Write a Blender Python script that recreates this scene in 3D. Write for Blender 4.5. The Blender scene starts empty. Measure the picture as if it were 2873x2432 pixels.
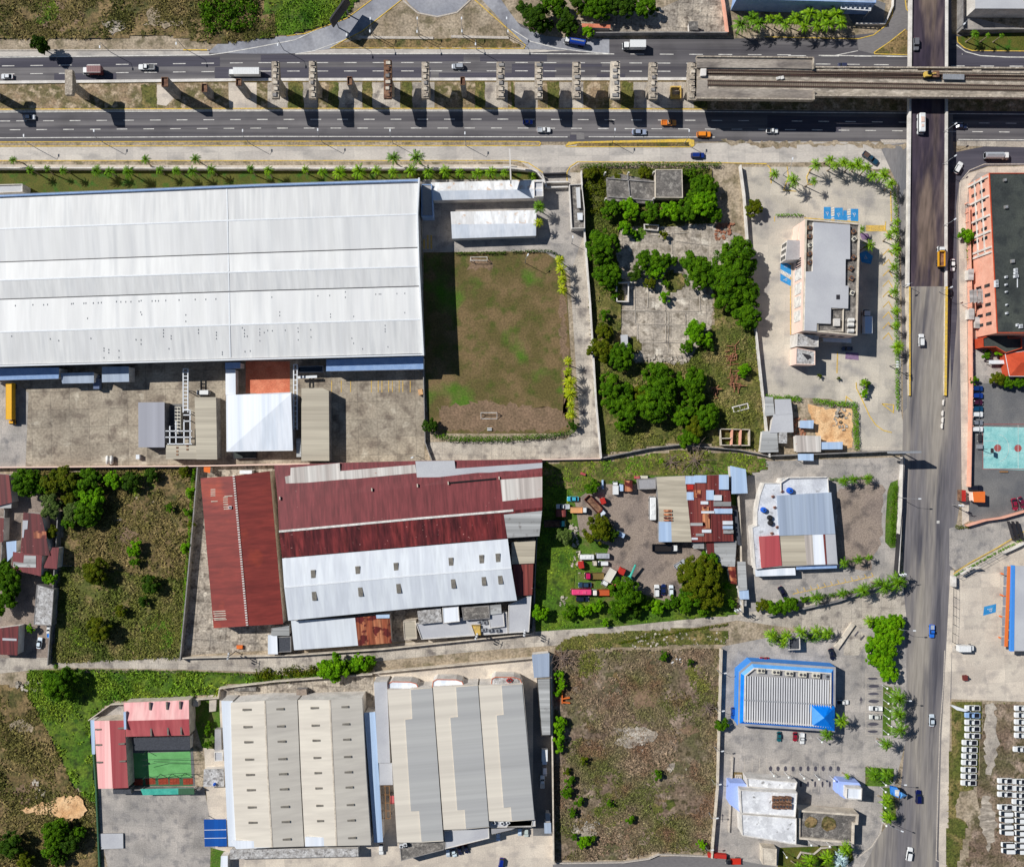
import bpy, math, random
import numpy as np
from mathutils import Vector
random.seed(7); RNG = np.random.default_rng(7)
C = bpy.context.scene.collection
sc = bpy.context.scene
# ---------------------------------------------------------------- camera, sky, sun, exposure
S = 0.13; H = 300.0
cam = bpy.data.cameras.new('camera'); camo = bpy.data.objects.new('camera', cam); C.objects.link(camo)
camo.location = (0, 0, H); cam.sensor_fit = 'HORIZONTAL'; cam.sensor_width = 36
cam.angle = 2*math.atan(2873*S/2/H); cam.clip_end = 9000; cam.clip_start = 1
sc.camera = camo
EL = math.radians(41); AZ = math.atan2(0.477, -0.879)      # direction towards the sun in plan
world = bpy.data.worlds.new('World'); sc.world = world; world.use_nodes = True
wn = world.node_tree; bg = wn.nodes['Background']
sky = wn.nodes.new('ShaderNodeTexSky'); sky.sky_type = 'NISHITA'; sky.sun_disc = False
sky.sun_elevation = EL; sky.sun_rotation = math.pi/2-AZ
sky.air_density = 1.0; sky.dust_density = 0.2; sky.ozone_density = 3.5
wn.links.new(sky.outputs[0], bg.inputs[0]); bg.inputs[1].default_value = 0.05
sun = bpy.data.lights.new('sun', 'SUN'); suno = bpy.data.objects.new('sun', sun); C.objects.link(suno)
sun.energy = 4.6; sun.angle = math.radians(0.5); sun.color = (1, .985, .95)
sd = Vector((math.cos(AZ)*math.cos(EL), math.sin(AZ)*math.cos(EL), math.sin(EL)))
suno.rotation_euler = sd.to_track_quat('Z', 'Y').to_euler()
suno.location = sd*400
sc.view_settings.view_transform = 'Standard'; sc.view_settings.look = 'None'
sc.view_settings.exposure = 0.1; sc.view_settings.gamma = 1
# ---------------------------------------------------------------- picture -> ground coordinates
OX, OY, K = 0., 0., 1.
def T(c, r=None):
    "work in the enlarged sheet (c, r) of the survey, or 'd' for the overview"
    global OX, OY, K
    if c == 'd': OX, OY, K = 0., 0., 2873/2084
    else: OX, OY, K = [0, 718, 1436, 2153][c], 608.*r, 1/2.8944
def P(x, y, z=0.):
    f = (H-z)/H
    return Vector(((OX+x*K-1436.5)*S*f, (1216-OY-y*K)*S*f, z))
def U(px): return px*K*S        # length on the ground
def PL(pts, z=0.): return [P(p[0], p[1], z) for p in pts]
# ---------------------------------------------------------------- materials
MATS = {}
def lin(c):
    return tuple(((v/255)/12.92 if v <= 10 else ((v/255+.055)/1.055)**2.4) for v in c)+(1,)
def M(key, c1, c2=None, c3=None, s=.12, det=5, cont=(.38, .62), rough=.85, fine=.18, fs=2.2, rot=0., st=(1, 1),
      bump=0., bs=2., isl=0., metal=0., joint=None, jd=.6, spots=None, sp=(.66, .72), ss=.5, spec=.3, em=0, b=1.0, blot=.0):
    if key in MATS: return MATS[key]
    m = bpy.data.materials.new(key); m.use_nodes = True; MATS[key] = m
    n = m.node_tree.nodes; L = m.node_tree.links; bs_ = n['Principled BSDF']
    bs_.inputs['Roughness'].default_value = rough; bs_.inputs['Metallic'].default_value = metal
    bs_.inputs['Specular IOR Level'].default_value = spec
    def mx(a, bb, fac, mode='MIX'):
        q = n.new('ShaderNodeMix'); q.data_type = 'RGBA'; q.blend_type = mode
        for i, v in ((0, fac), (6, a), (7, bb)):
            if isinstance(v, (int, float)): q.inputs[i].default_value = v
            elif isinstance(v, tuple): q.inputs[i].default_value = v
            else: L.new(v, q.inputs[i])
        return q.outputs[2]
    geo = n.new('ShaderNodeNewGeometry')
    mp = n.new('ShaderNodeMapping'); mp.vector_type = 'TEXTURE'
    mp.inputs['Rotation'].default_value = (0, 0, math.radians(rot)); mp.inputs['Scale'].default_value = (st[0], st[1], 1)
    L.new(geo.outputs['Position'], mp.inputs[0])
    def nz(scale, detail, lo, hi, v=None):
        t = n.new('ShaderNodeTexNoise'); t.inputs['Scale'].default_value = scale; t.inputs['Detail'].default_value = detail
        L.new(v or mp.outputs[0], t.inputs['Vector'])
        r = n.new('ShaderNodeMapRange'); r.inputs[1].default_value = lo; r.inputs[2].default_value = hi
        L.new(t.outputs[0], r.inputs[0]); return r.outputs[0]
    col = lin(c1)
    if c2: col = mx(lin(c1), lin(c2), nz(s, det, *cont))
    if c3: col = mx(col, lin(c3), nz(s*2.3, det, .5, .68))
    if blot:
        col = mx(col, mx(col, (.45, .45, .45, 1), 1., 'MULTIPLY'), nz(.09, 6, .52, 1.1-blot*.3, geo.outputs['Position']))
    if spots: col = mx(col, lin(spots), nz(ss, 4, sp[0], sp[1], geo.outputs['Position']))
    if joint:
        mj = n.new('ShaderNodeMapping'); mj.vector_type = 'TEXTURE'
        mj.inputs['Rotation'].default_value = (0, 0, math.radians(rot)); L.new(geo.outputs['Position'], mj.inputs[0])
        br = n.new('ShaderNodeTexBrick'); br.offset = 0; br.inputs['Scale'].default_value = 1
        br.inputs['Brick Width'].default_value = joint[0]; br.inputs['Row Height'].default_value = joint[1]
        br.inputs['Mortar Size'].default_value = joint[2]; br.inputs['Color1'].default_value = (.86, .86, .86, 1)
        br.inputs['Color2'].default_value = (1.06, 1.05, 1.03, 1); br.inputs['Mortar'].default_value = (jd, jd, jd, 1)
        L.new(mj.outputs[0], br.inputs['Vector']); col = mx(col, br.outputs[0], 1., 'MULTIPLY')
    if fine:
        g = n.new('ShaderNodeMapRange'); g.inputs[3].default_value = 1-fine*1.6; g.inputs[4].default_value = 1+fine*1.6
        t = n.new('ShaderNodeTexNoise'); t.inputs['Scale'].default_value = fs; t.inputs['Detail'].default_value = 3
        L.new(mp.outputs[0], t.inputs['Vector']); g.inputs[1].default_value = .28; g.inputs[2].default_value = .72
        L.new(t.outputs[0], g.inputs[0])
        cc = n.new('ShaderNodeCombineColor'); [L.new(g.outputs[0], cc.inputs[i]) for i in range(3)]
        col = mx(col, cc.outputs[0], 1., 'MULTIPLY')
    if isl:
        g = n.new('ShaderNodeMapRange'); g.inputs[3].default_value = 1-isl; g.inputs[4].default_value = 1+isl
        L.new(geo.outputs['Random Per Island'], g.inputs[0])
        cc = n.new('ShaderNodeCombineColor'); [L.new(g.outputs[0], cc.inputs[i]) for i in range(3)]
        col = mx(col, cc.outputs[0], 1., 'MULTIPLY')
    if isinstance(col, tuple): bs_.inputs['Base Color'].default_value = col
    else: L.new(col, bs_.inputs['Base Color'])
    if bump:
        t = n.new('ShaderNodeTexNoise'); t.inputs['Scale'].default_value = bs; t.inputs['Detail'].default_value = 5
        L.new(mp.outputs[0], t.inputs['Vector'])
        bm = n.new('ShaderNodeBump'); bm.inputs['Distance'].default_value = bump; bm.inputs['Strength'].default_value = .6
        L.new(t.outputs[0], bm.inputs['Height']); L.new(bm.outputs[0], bs_.inputs['Normal'])
    return m
# roads and pavings
M('asphalt', (88, 85, 88), (116, 112, 112), (76, 73, 78), s=.22, st=(60, 1), det=3, rough=.9, fine=.12, fs=1.2, bump=.02, bs=8, blot=.3)
M('asphalt_patch_or_shade', (66, 64, 74), (84, 81, 90), s=.2, st=(40, 1), fine=.1, bump=.02, bs=8)
M('asphalt_new', (128, 124, 122), (112, 108, 108), s=.05, st=(3, 1), fine=.08)
M('asphalt_ramp', (140, 141, 148), (160, 160, 164), (124, 124, 130), s=.06, fine=.08, fs=1.)
M('asphalt_avenue', (112, 108, 110), (150, 142, 132), (82, 80, 86), s=.12, st=(1, 14), rot=-2.4, fine=.1, fs=1.5, cont=(.42, .6))
M('asphalt_bridge', (66, 56, 66), (112, 96, 86), (54, 46, 60), s=.1, st=(1, 7), rot=-1.5, fine=.22, fs=.8, cont=(.47, .58))
M('asphalt_lane', (112, 112, 116), (134, 130, 128), s=.08, st=(1, 6), fine=.1)
M('asphalt_dark_lot', (98, 98, 100), (120, 118, 116), s=.1, fine=.1, blot=.2)
M('concrete_road', (186, 178, 170), (202, 194, 184), (168, 162, 156), s=.1, st=(2, 1), fine=.07, joint=(6.2, 3.6, .05), jd=.78, rot=1)
M('concrete_lot', (184, 176, 164), (206, 196, 180), (160, 154, 148), s=.07, fine=.07, joint=(7, 6, .05), jd=.85, rot=-2, blot=.25)
M('concrete_yard', (150, 138, 122), (174, 162, 144), (122, 110, 98), s=.1, fine=.16, fs=1.2, joint=(7, 6.5, .12), jd=.72, rot=1.5, blot=.5, spots=(196, 186, 168), ss=.16, sp=(.6, .75))
M('concrete_track', (170, 160, 148), (196, 186, 172), (128, 120, 114), s=.12, fine=.14, joint=(3.6, 4.2, .12), jd=.8, rot=-2, blot=.35)
M('concrete_pale', (196, 184, 170), (212, 200, 184), (176, 166, 156), s=.1, fine=.08, joint=(7, 5, .05), jd=.85, rot=3)
M('concrete_grey', (160, 154, 148), (180, 172, 164), (136, 132, 130), s=.12, fine=.12, joint=(6, 5, .06), jd=.8, rot=-3, blot=.3)
M('concrete_broken', (156, 146, 134), (184, 172, 156), (112, 102, 92), s=.2, fine=.25, fs=1.4, joint=(5.5, 4.6, .18), jd=.7, rot=-4, blot=.6, spots=(206, 196, 180), ss=.3, sp=(.6, .7), bump=.1)
M('concrete_slab', (160, 150, 138), (190, 178, 162), (124, 114, 100), s=.16, fine=.22, fs=1.4, joint=(6.3, 5.1, .16), jd=.72, rot=-2, blot=.5, spots=(214, 204, 188), ss=.22, sp=(.58, .68), bump=.1)
M('kerb', (186, 176, 164), fine=.15); M('kerb_yellow', (222, 184, 66), (200, 170, 92), s=.8, fine=.15)
M('paint_white', (226, 222, 214), (196, 192, 186), s=.6, fine=.12); M('paint_yellow', (214, 176, 84), (190, 160, 96), s=.7, fine=.15)
M('paint_blue', (44, 128, 188), (60, 142, 196), s=.5, fine=.1); M('paint_purple', (122, 96, 128), (140, 116, 142), s=.4, fine=.1)
M('court_teal', (134, 192, 190), (158, 206, 202), (118, 178, 178), s=.2, fine=.08); M('court_red', (160, 84, 82), fine=.1)
M('court_green', (96, 158, 92), (108, 172, 104), s=.3, fine=.05); M('court_orange', (192, 108, 80), (208, 128, 98), s=.3, fine=.12)
M('tile_brown', (150, 62, 42), fine=.15, joint=(1.2, 1.2, .08))
# soils and lawns
M('soil', (148, 132, 110), (172, 156, 134), (112, 102, 78), s=.12, fine=.25, fs=1.3, bump=.15, bs=1.2, blot=.4)
M('median_soil', (146, 124, 98), (96, 90, 54), (184, 164, 138), s=.18, fine=.3, fs=1.5, bump=.15, bs=1.5)
M('soil_dark', (136, 122, 112), (156, 140, 126), (104, 94, 88), s=.09, fine=.2, bump=.1, bs=1.5, blot=.5)
M('sand', (214, 166, 116), (228, 190, 144), (184, 140, 98), s=.2, fine=.15, bump=.2, bs=.8)
M('lawn', (74, 80, 22), (92, 90, 34), (56, 92, 18), s=.15, fine=.25, fs=2.5, bump=.08, bs=3)
M('lawn_green', (66, 98, 22), (84, 112, 32), (104, 104, 56), s=.12, fine=.3, fs=2, bump=.12, bs=2)
M('pitch', (94, 84, 46), (118, 98, 66), (76, 84, 30), s=.09, fine=.2, fs=1.6, cont=(.42, .58), spots=(72, 112, 18), ss=.05, sp=(.54, .66), bump=.06, bs=3)
M('worn_soil', (132, 108, 86), (116, 96, 74), s=.2, fine=.25, fs=1.4)
M('scrub_brown', (105, 88, 55), (135, 113, 77), (74, 77, 34), s=.08, fine=.35, fs=1.5, bump=.3, bs=1.2, spots=(70, 66, 30), ss=.4, sp=(.54, .66))
M('scrub_olive', (100, 96, 46), (80, 88, 34), (141, 122, 80), s=.08, fine=.35, fs=1.5, bump=.3, bs=1.2, spots=(62, 70, 24), ss=.4, sp=(.54, .66))
M('scrub_green', (70, 104, 20), (98, 116, 30), (52, 82, 12), s=.1, fine=.35, fs=1.6, bump=.3, bs=1.2, spots=(44, 62, 14), ss=.4, sp=(.54, .66))
M('scrub_dead', (119, 100, 84), (92, 88, 58), (158, 138, 121), s=.07, fine=.35, fs=1.5, bump=.3, bs=1.3, blot=.4, spots=(78, 70, 46), ss=.4, sp=(.54, .66))
# walls, roofs
M('stone_white', (222, 216, 208), (198, 192, 184), s=.3, fine=.08); M('wall_cream', (212, 200, 182), (186, 174, 158), s=.4, fine=.1)
M('wall_grey', (150, 146, 142), (124, 120, 118), s=.4, fine=.12); M('concrete_pier', (172, 160, 144), (146, 134, 120), (196, 184, 166), s=.6, fine=.2)
M('rusty_formwork', (98, 68, 54), (140, 106, 82), s=.7, fine=.2); M('steel_dark', (52, 50, 54), fine=.1, rough=.5)
M('rail_steel', (92, 70, 62), (70, 56, 52), s=.8, rough=.5); M('sleeper', (120, 106, 92), fine=.1)
M('deck_concrete', (142, 132, 122), (166, 156, 144), (118, 110, 104), s=.14, st=(3, 1), fine=.15, blot=.4)
M('ballast', (168, 156, 140), (140, 130, 118), (196, 184, 168), s=.3, st=(3, 1), fine=.22, blot=.3)
def ribbed(key, c1, c2, rot=0, rib=.9, fine=.08, **k):
    return M(key, c1, c2, s=.4/rib, st=(1, 60), rot=rot, det=4, fine=fine*1.5, fs=1.3/rib, rough=.55, spec=.4, cont=(.42, .58), **k)
ribbed('roof_white', (214, 213, 210), (206, 205, 203), c3=(200, 200, 199), rot=2.2, rib=1.6, fine=.035)
ribbed('roof_white_b', (222, 221, 218), (214, 213, 211), c3=(207, 207, 206), rot=2.2, rib=2.5, fine=.03)
ribbed('roof_brightwhite', (230, 233, 238), (212, 218, 226), rot=1, rib=1.2, fine=.03)
ribbed('roof_rustwhite', (232, 232, 232), (206, 204, 202), rot=1, rib=1., fine=.05, spots=(196, 158, 120), ss=.5, sp=(.6, .74))
ribbed('roof_beige', (214, 205, 190), (206, 197, 183), rot=95, rib=1.6, fine=.03)
ribbed('roof_greige', (200, 193, 181), (192, 185, 174), rot=95, rib=1.6, fine=.03)
ribbed('roof_grey', (174, 173, 170), (167, 166, 164), rot=95, rib=1.6, fine=.03)
ribbed('roof_tan', (188, 178, 158), (170, 160, 142), rot=90, rib=.8, fine=.06)
ribbed('roof_steelgrey', (160, 160, 168), (150, 150, 158), rot=0, rib=2, fine=.02)
ribbed('roof_red_b', (132, 52, 44), (118, 45, 39), rot=94, rib=.9, fine=.08, spots=(168, 70, 44), ss=.08, sp=(.56, .75))
ribbed('roof_maroon', (120, 53, 55), (108, 46, 48), rot=4, rib=.8, fine=.12, spots=(196, 150, 140), ss=1.3, sp=(.72, .78))
ribbed('roof_maroon_b', (114, 44, 43), (86, 32, 34), rot=4, rib=1.1, fine=.25, spots=(206, 150, 140), ss=1.1, sp=(.69, .76))
ribbed('roof_coolwhite', (216, 220, 224), (204, 208, 214), rot=4, rib=1.2, fine=.03)
ribbed('roof_oldwhite', (206, 200, 192), (182, 172, 164), rot=4, rib=1.4, fine=.12, spots=(170, 110, 90), ss=.9, sp=(.7, .78))
ribbed('roof_bluegrey', (150, 162, 180), (166, 178, 194), rot=3, rib=1.2, fine=.05)
ribbed('roof_skyblue', (164, 186, 214), (176, 196, 220), rot=2, rib=1.2, fine=.05)
ribbed('roof_pink', (222, 156, 154), (236, 184, 178), rot=0, rib=1.4, fine=.06); ribbed('roof_rose', (172, 76, 80), (184, 94, 94), rot=0, rib=1.6, fine=.06)
ribbed('roof_rust', (140, 74, 48), (192, 128, 90), rot=4, rib=.8, fine=.25, spots=(92, 30, 26), ss=.35, sp=(.5, .56))
ribbed('roof_rustred', (104, 44, 42), (126, 62, 54), rot=2, rib=.8, fine=.2, spots=(196, 180, 172), ss=.9, sp=(.7, .74))
ribbed('roof_zinc', (176, 176, 174), (150, 150, 148), rot=90, rib=1, fine=.12, spots=(110, 104, 100), ss=.5, sp=(.6, .75))
ribbed('roof_royal', (0, 78, 160), (0, 70, 148), rot=0, rib=1.4, fine=.05)
M('roof_blue', (0, 112, 214), (10, 126, 226), s=.5, fine=.05, rough=.4); M('roof_lightblue', (92, 160, 222), (84, 150, 214), s=.5, fine=.05, rough=.4)
M('roof_felt', (60, 64, 62), (74, 78, 72), (50, 54, 54), s=.1, fine=.15, blot=.3); M('roof_slab', (166, 164, 164), (150, 148, 150), s=.15, fine=.06, blot=.1)
M('roof_lightslab', (188, 188, 190), (176, 176, 180), s=.1, fine=.03); M('roof_oldslab', (122, 116, 110), (96, 92, 88), (150, 144, 136), s=.3, fine=.25, blot=.5)
M('marble', (222, 222, 224), (196, 196, 198), (236, 236, 236), s=.25, fine=.06, spots=(140, 138, 136), ss=.45, sp=(.64, .7))
M('roof_paint', (214, 216, 220), (190, 192, 198), s=.2, fine=.08, spots=(150, 150, 152), ss=.5, sp=(.62, .72))
M('roof_mess', (196, 194, 192), (160, 156, 152), (120, 116, 114), s=.5, fine=.2, blot=.4)
M('wall_pink', (232, 174, 150), (222, 160, 136), s=.3, fine=.05); M('wall_orange', (196, 80, 48), (180, 70, 42), s=.3, fine=.06)
M('wall_peach', (234, 204, 188), fine=.05); M('trim_blue', (66, 136, 214), fine=.05); M('wall_periwinkle', (158, 178, 232), fine=.04)
M('glass', (24, 30, 38), rough=.12, fine=0, spec=.6); M('skylight', (128, 122, 112), (110, 105, 97), s=1, fine=.1, rough=.4)
M('awning_blue', (150, 176, 214), (136, 164, 206), s=.5, fine=.06); M('teal_canopy', (64, 168, 150), (84, 186, 164), s=.5, fine=.08)
M('louver', (70, 72, 78), fine=.2); M('green_strip', (60, 96, 70), fine=.1); M('red_paint', (178, 44, 36), fine=.1); M('orange_paint', (222, 112, 48), fine=.05)
M('steel_white', (222, 224, 226), fine=.05, rough=.5); M('steel_grey', (140, 142, 146), fine=.1, rough=.5); M('wood', (150, 108, 66), fine=.2)
M('ac_beige', (206, 200, 184), fine=.08); M('brick_red', (140, 88, 66), (168, 116, 90), s=1.2, fine=.25); M('rubble', (190, 180, 166), (146, 136, 122), s=1, fine=.3, isl=.25)
M('water_tank', (30, 90, 190), fine=.05, rough=.5); M('black_tank', (34, 34, 36), fine=.1, rough=.5); M('plastic_green', (30, 150, 100), fine=.05)
M('rubber', (22, 22, 24), fine=0); M('rim', (120, 122, 126), fine=0, metal=.6, rough=.4); M('lamp_glass', (230, 232, 226), fine=0, rough=.2)
M('bark', (96, 78, 58), (74, 60, 46), s=3, fine=.2); M('palm_bark', (140, 126, 106), fine=.2); M('deadwood', (128, 110, 100), fine=.2)
# foliage
M('leaf_mid', (56, 92, 4), (80, 116, 8), (40, 72, 4), s=.4, fine=.2, isl=.35, rough=.7, spec=.08)
M('leaf_bright', (80, 128, 4), (106, 150, 10), (58, 104, 4), s=.4, fine=.2, isl=.35, rough=.7, spec=.08)
M('leaf_dark', (42, 70, 8), (60, 86, 12), (32, 56, 6), s=.4, fine=.2, isl=.35, rough=.7, spec=.08)
M('leaf_olive', (84, 90, 8), (66, 82, 6), (94, 98, 12), s=.4, fine=.2, isl=.35, rough=.7, spec=.08)
M('leaf_grey', (92, 108, 54), (76, 96, 40), s=.4, fine=.2, isl=.35, rough=.7, spec=.08)
M('palm_leaf', (96, 134, 8), (124, 158, 16), (70, 112, 6), s=.5, fine=.2, isl=.4, rough=.6, spec=.15)
M('palm_yellow', (168, 172, 20), (136, 156, 16), s=.6, fine=.15, isl=.35, rough=.6, spec=.15)
M('palm_deep', (70, 108, 8), (96, 134, 14), s=.5, fine=.2, isl=.4, rough=.6, spec=.15)
M('palm_silver', (186, 206, 206), (160, 186, 190), s=.6, fine=.15, isl=.25, rough=.6)
M('tuft_brown', (122, 110, 60), (86, 86, 34), (150, 130, 84), s=.045, fine=.3, isl=.5)
M('tuft_olive', (112, 112, 48), (80, 94, 28), (140, 126, 78), s=.05, fine=.3, isl=.5)
M('tuft_green', (92, 132, 22), (124, 140, 34), (66, 108, 14), s=.05, fine=.3, isl=.45)
M('tuft_dead', (134, 114, 92), (96, 98, 50), (116, 88, 66), s=.04, cont=(.42, .56), fine=.3, isl=.5)
# ---------------------------------------------------------------- mesh builder
class MB:
    def __init__(s): s.v = []; s.f = []; s.m = []; s.mats = []
    def mi(s, m):
        m = MATS[m] if isinstance(m, str) else m
        if m not in s.mats: s.mats.append(m)
        return s.mats.index(m)
    def add(s, vs, fs, m):
        o = len(s.v); s.v += [tuple(v) for v in vs]; k = s.mi(m)
        for f in fs: s.f.append([i+o for i in f]); s.m.append(k)
    def poly(s, pts, m): s.add(pts, [list(range(len(pts)))], m)
    def prism(s, pts, z0, z1, m, mtop=None, bottom=False):
        a = [(p[0], p[1]) for p in pts]
        ar = sum(a[i][0]*a[(i+1) % len(a)][1]-a[(i+1) % len(a)][0]*a[i][1] for i in range(len(a)))
        if ar < 0: a = a[::-1]
        n = len(a); vs = [(x, y, z0) for x, y in a]+[(x, y, z1) for x, y in a]
        s.add(vs, [[i, (i+1) % n, n+(i+1) % n, n+i] for i in range(n)], m)
        s.add([(x, y, z1) for x, y in a], [list(range(n))], mtop or m)
        if bottom: s.add([(x, y, z0) for x, y in a], [list(range(n))[::-1]], m)
    def ring(s, pts, w, z0, z1, m):
        "a closed band of width w inside the outline"
        a = [Vector((p[0], p[1])) for p in pts]
        ar = sum(a[i][0]*a[(i+1) % len(a)][1]-a[(i+1) % len(a)][0]*a[i][1] for i in range(len(a)))
        if ar < 0: a = a[::-1]
        n = len(a); b = inset(a, w)
        vs = [(p[0], p[1], z) for z in (z0, z1) for q in (a, b) for p in q]
        fs = []
        for i in range(n):
            j = (i+1) % n
            fs += [[i, j, 2*n+j, 2*n+i], [n+j, n+i, 3*n+i, 3*n+j], [2*n+i, 2*n+j, 3*n+j, 3*n+i], [j, i, n+i, n+j]]
        s.add(vs, fs, m)
    def box(s, c, size, rz=0, m='wall_grey', rx=0):
        cx, cy, cz = c; hx, hy, hz = [q/2 for q in size]; ca, sa = math.cos(rz), math.sin(rz)
        vs = []
        for z in (-hz, hz):
            for x, y in ((-hx, -hy), (hx, -hy), (hx, hy), (-hx, hy)):
                vs.append((cx+x*ca-y*sa, cy+x*sa+y*ca, cz+z))
        s.add(vs, [[3, 2, 1, 0], [4, 5, 6, 7], [0, 1, 5, 4], [1, 2, 6, 5], [2, 3, 7, 6], [3, 0, 4, 7]], m)
    def tube(s, p0, p1, r0, r1=None, m='steel_grey', n=8):
        p0 = Vector(p0); p1 = Vector(p1); r1 = r0 if r1 is None else r1
        d = (p1-p0); q = d.to_track_quat('Z', 'Y'); vs = []
        for p, r in ((p0, r0), (p1, r1)):
            for i in range(n):
                a = 2*math.pi*i/n; vs.append(p+q@Vector((r*math.cos(a), r*math.sin(a), 0)))
        s.add(vs, [[i, (i+1) % n, n+(i+1) % n, n+i] for i in range(n)]+[list(range(n))[::-1], list(range(n, 2*n))], m)
    def loft(s, rings, m, cap=True, capm=None):
        n = len(rings[0]); vs = [p for r in rings for p in r]; fs = []
        for k in range(len(rings)-1):
            for i in range(n): fs.append([k*n+i, k*n+(i+1) % n, (k+1)*n+(i+1) % n, (k+1)*n+i])
        s.add(vs, fs, m)
        if cap: s.add(rings[-1], [list(range(n))], capm or m)
    def path(s, pts, w, z0, z1, m):
        "a band of width w following a line, from z0 to z1 (z0 None: flat sheet)"
        a = [Vector((p[0], p[1])) for p in pts]; Lf = []; Rt = []
        for i, p in enumerate(a):
            d0 = (a[i]-a[i-1]).normalized() if i > 0 else (a[1]-a[0]).normalized()
            d1 = (a[i+1]-a[i]).normalized() if i < len(a)-1 else d0
            d = (d0+d1).normalized(); k = max(.4, d.dot(d1)); nn = Vector((-d.y, d.x))*(w/2/k)
            Lf.append(p+nn); Rt.append(p-nn)
        for i in range(len(a)-1):
            q = [Rt[i], Rt[i+1], Lf[i+1], Lf[i]]
            if z0 is None: s.poly([(p.x, p.y, z1) for p in q], m); continue
            vs = [(p.x, p.y, z) for z in (z0, z1) for p in q]
            fs = [[4, 5, 6, 7], [0, 1, 5, 4], [2, 3, 7, 6]]
            if i == 0: fs.append([3, 0, 4, 7])
            if i == len(a)-2: fs.append([1, 2, 6, 5])
            s.add(vs, fs, m)
    def data(s, name, loc=(0, 0, 0), smooth=False):
        me = bpy.data.meshes.new(name); l = Vector(loc)
        me.from_pydata([(v[0]-l[0], v[1]-l[1], v[2]-l[2]) for v in s.v], [], s.f)
        for m in s.mats: me.materials.append(m)
        me.polygons.foreach_set('material_index', s.m)
        if smooth: me.polygons.foreach_set('use_smooth', [True]*len(s.f))
        me.update(); return me
def inset(a, w):
    n = len(a); b = []
    for i in range(n):
        d0 = (a[i]-a[i-1]).normalized(); d1 = (a[(i+1) % n]-a[i]).normalized()
        n0 = Vector((-d0.y, d0.x)); n1 = Vector((-d1.y, d1.x)); nn = (n0+n1)
        nn = nn.normalized() if nn.length > 1e-4 else n0
        b.append(a[i]+nn*(w/max(.35, nn.dot(n1))))
    return b
def npmesh(name, V, F, mat):
    me = bpy.data.meshes.new(name); nv, nf, k = len(V), len(F), F.shape[1]
    me.vertices.add(nv); me.vertices.foreach_set('co', V.astype(np.float32).ravel())
    me.loops.add(nf*k); me.loops.foreach_set('vertex_index', F.astype(np.int32).ravel())
    me.polygons.add(nf); me.polygons.foreach_set('loop_start', np.arange(0, nf*k, k, dtype=np.int32))
    me.materials.append(MATS[mat]); me.update(calc_edges=True); me.validate(); return me
# ---------------------------------------------------------------- objects
def tag(o, label=None, cat=None, group=None, kind=None):
    for k, v in (('label', label), ('category', cat), ('group', group), ('kind', kind)):
        if v: o[k] = v
    return o
def link(name, me, parent=None, loc=(0, 0, 0), rz=0):
    o = bpy.data.objects.new(name, me); C.objects.link(o); o.location = loc; o.rotation_euler = (0, 0, rz)
    if parent: o.parent = parent
    return o
def thing(name, label, cat, loc, rz=0, group=None):
    return tag(link(name, None, None, loc, rz), label, cat, group)
ON_ROOF = {'ridge_cap', 'skylight', 'roof_slot', 'gutter', 'patched_roofing', 'roof_seam', 'roof_vent_or_mark', 'ridge_clip', 'patch_sheet', 'roof_hatch', 'end_sheet', 'rusty_strip', 'seam', 'roof_gutter'}
ON_WALL = {'window', 'window_bay', 'pilaster', 'cornice'}
def part(name, mb, t, smooth=False, kids=None, label=None):
    "mb holds world coordinates; t is an unrotated thing"
    o = link(name, mb.data(name, t.location, smooth), t)
    if name in ON_ROOF:
        for ch in t.children:
            if ch.name.split('.')[0] == 'roof': o.parent = ch
    if name in ON_WALL:
        for ch in t.children:
            if ch.name.split('.')[0] == 'wall': o.parent = ch
    if label: o['label'] = label
    return o
def solo(name, mb, label, cat, group=None, kind=None, smooth=False):
    c = Vector(mb.v[0]); c.z = 0
    return tag(link(name, mb.data(name, c, smooth), None, c), label, cat if kind != 'structure' else None, group, kind)
def copy_tree(o, parent=None):
    c = o.copy(); C.objects.link(c); c.parent = parent
    for ch in o.children: copy_tree(ch, c)
    return c
ZL = [0.0]
def ragged(pts, amp):
    out = []; n = len(pts)
    for i in range(n):
        a, b = pts[i], pts[(i+1) % n]; d = math.dist(a, b); k = max(1, int(d*K*S/1.3))
        for j in range(k): w = amp/(K*S); out.append((a[0]+(b[0]-a[0])*j/k+random.uniform(-w, w), a[1]+(b[1]-a[1])*j/k+random.uniform(-w, w)))
    return out
RAG = dict(stained_paving=.8, sand_patch=.6, bare_patch=.9, foundation_slab=.5, asphalt_edge=.9, sand_lot=.4, verge=.4, track=.8, concrete_patch=.2, grass_verge=.4, shoulder=.1, grass_patch=.35, worn_patch=1.2, clearing=1)
def ground(name, pts, m, lv, label=None, kind='structure'):
    "a flat sheet; lv is its layer"
    up = mb_area(pts) > 0
    if name in RAG: pts = ragged(pts, RAG[name])
    mb = MB(); z = .012*lv; mb.poly(PL(pts, z), m)
    if up: mb.f[0].reverse()
    ZL[0] += 1
    for i, v in enumerate(mb.v): mb.v[i] = (v[0], v[1], z+.00035*(ZL[0] % 30))
    o = solo(name, mb, label, None, kind='structure'); return o
def mb_area(p): return sum(p[i][0]*p[(i+1) % len(p)][1]-p[(i+1) % len(p)][0]*p[i][1] for i in range(len(p)))
def kerb(pts, label=None, m='kerb_yellow', w=.3, h=.15, name='kerb'):
    mb = MB(); mb.path(PL(pts), w, 0, h, m)
    return solo(name, mb, label, None, kind='structure')
ORD = 'zeroth first second third fourth fifth sixth seventh eighth ninth tenth eleventh twelfth thirteenth fourteenth fifteenth sixteenth seventeenth eighteenth nineteenth'.split()
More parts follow.
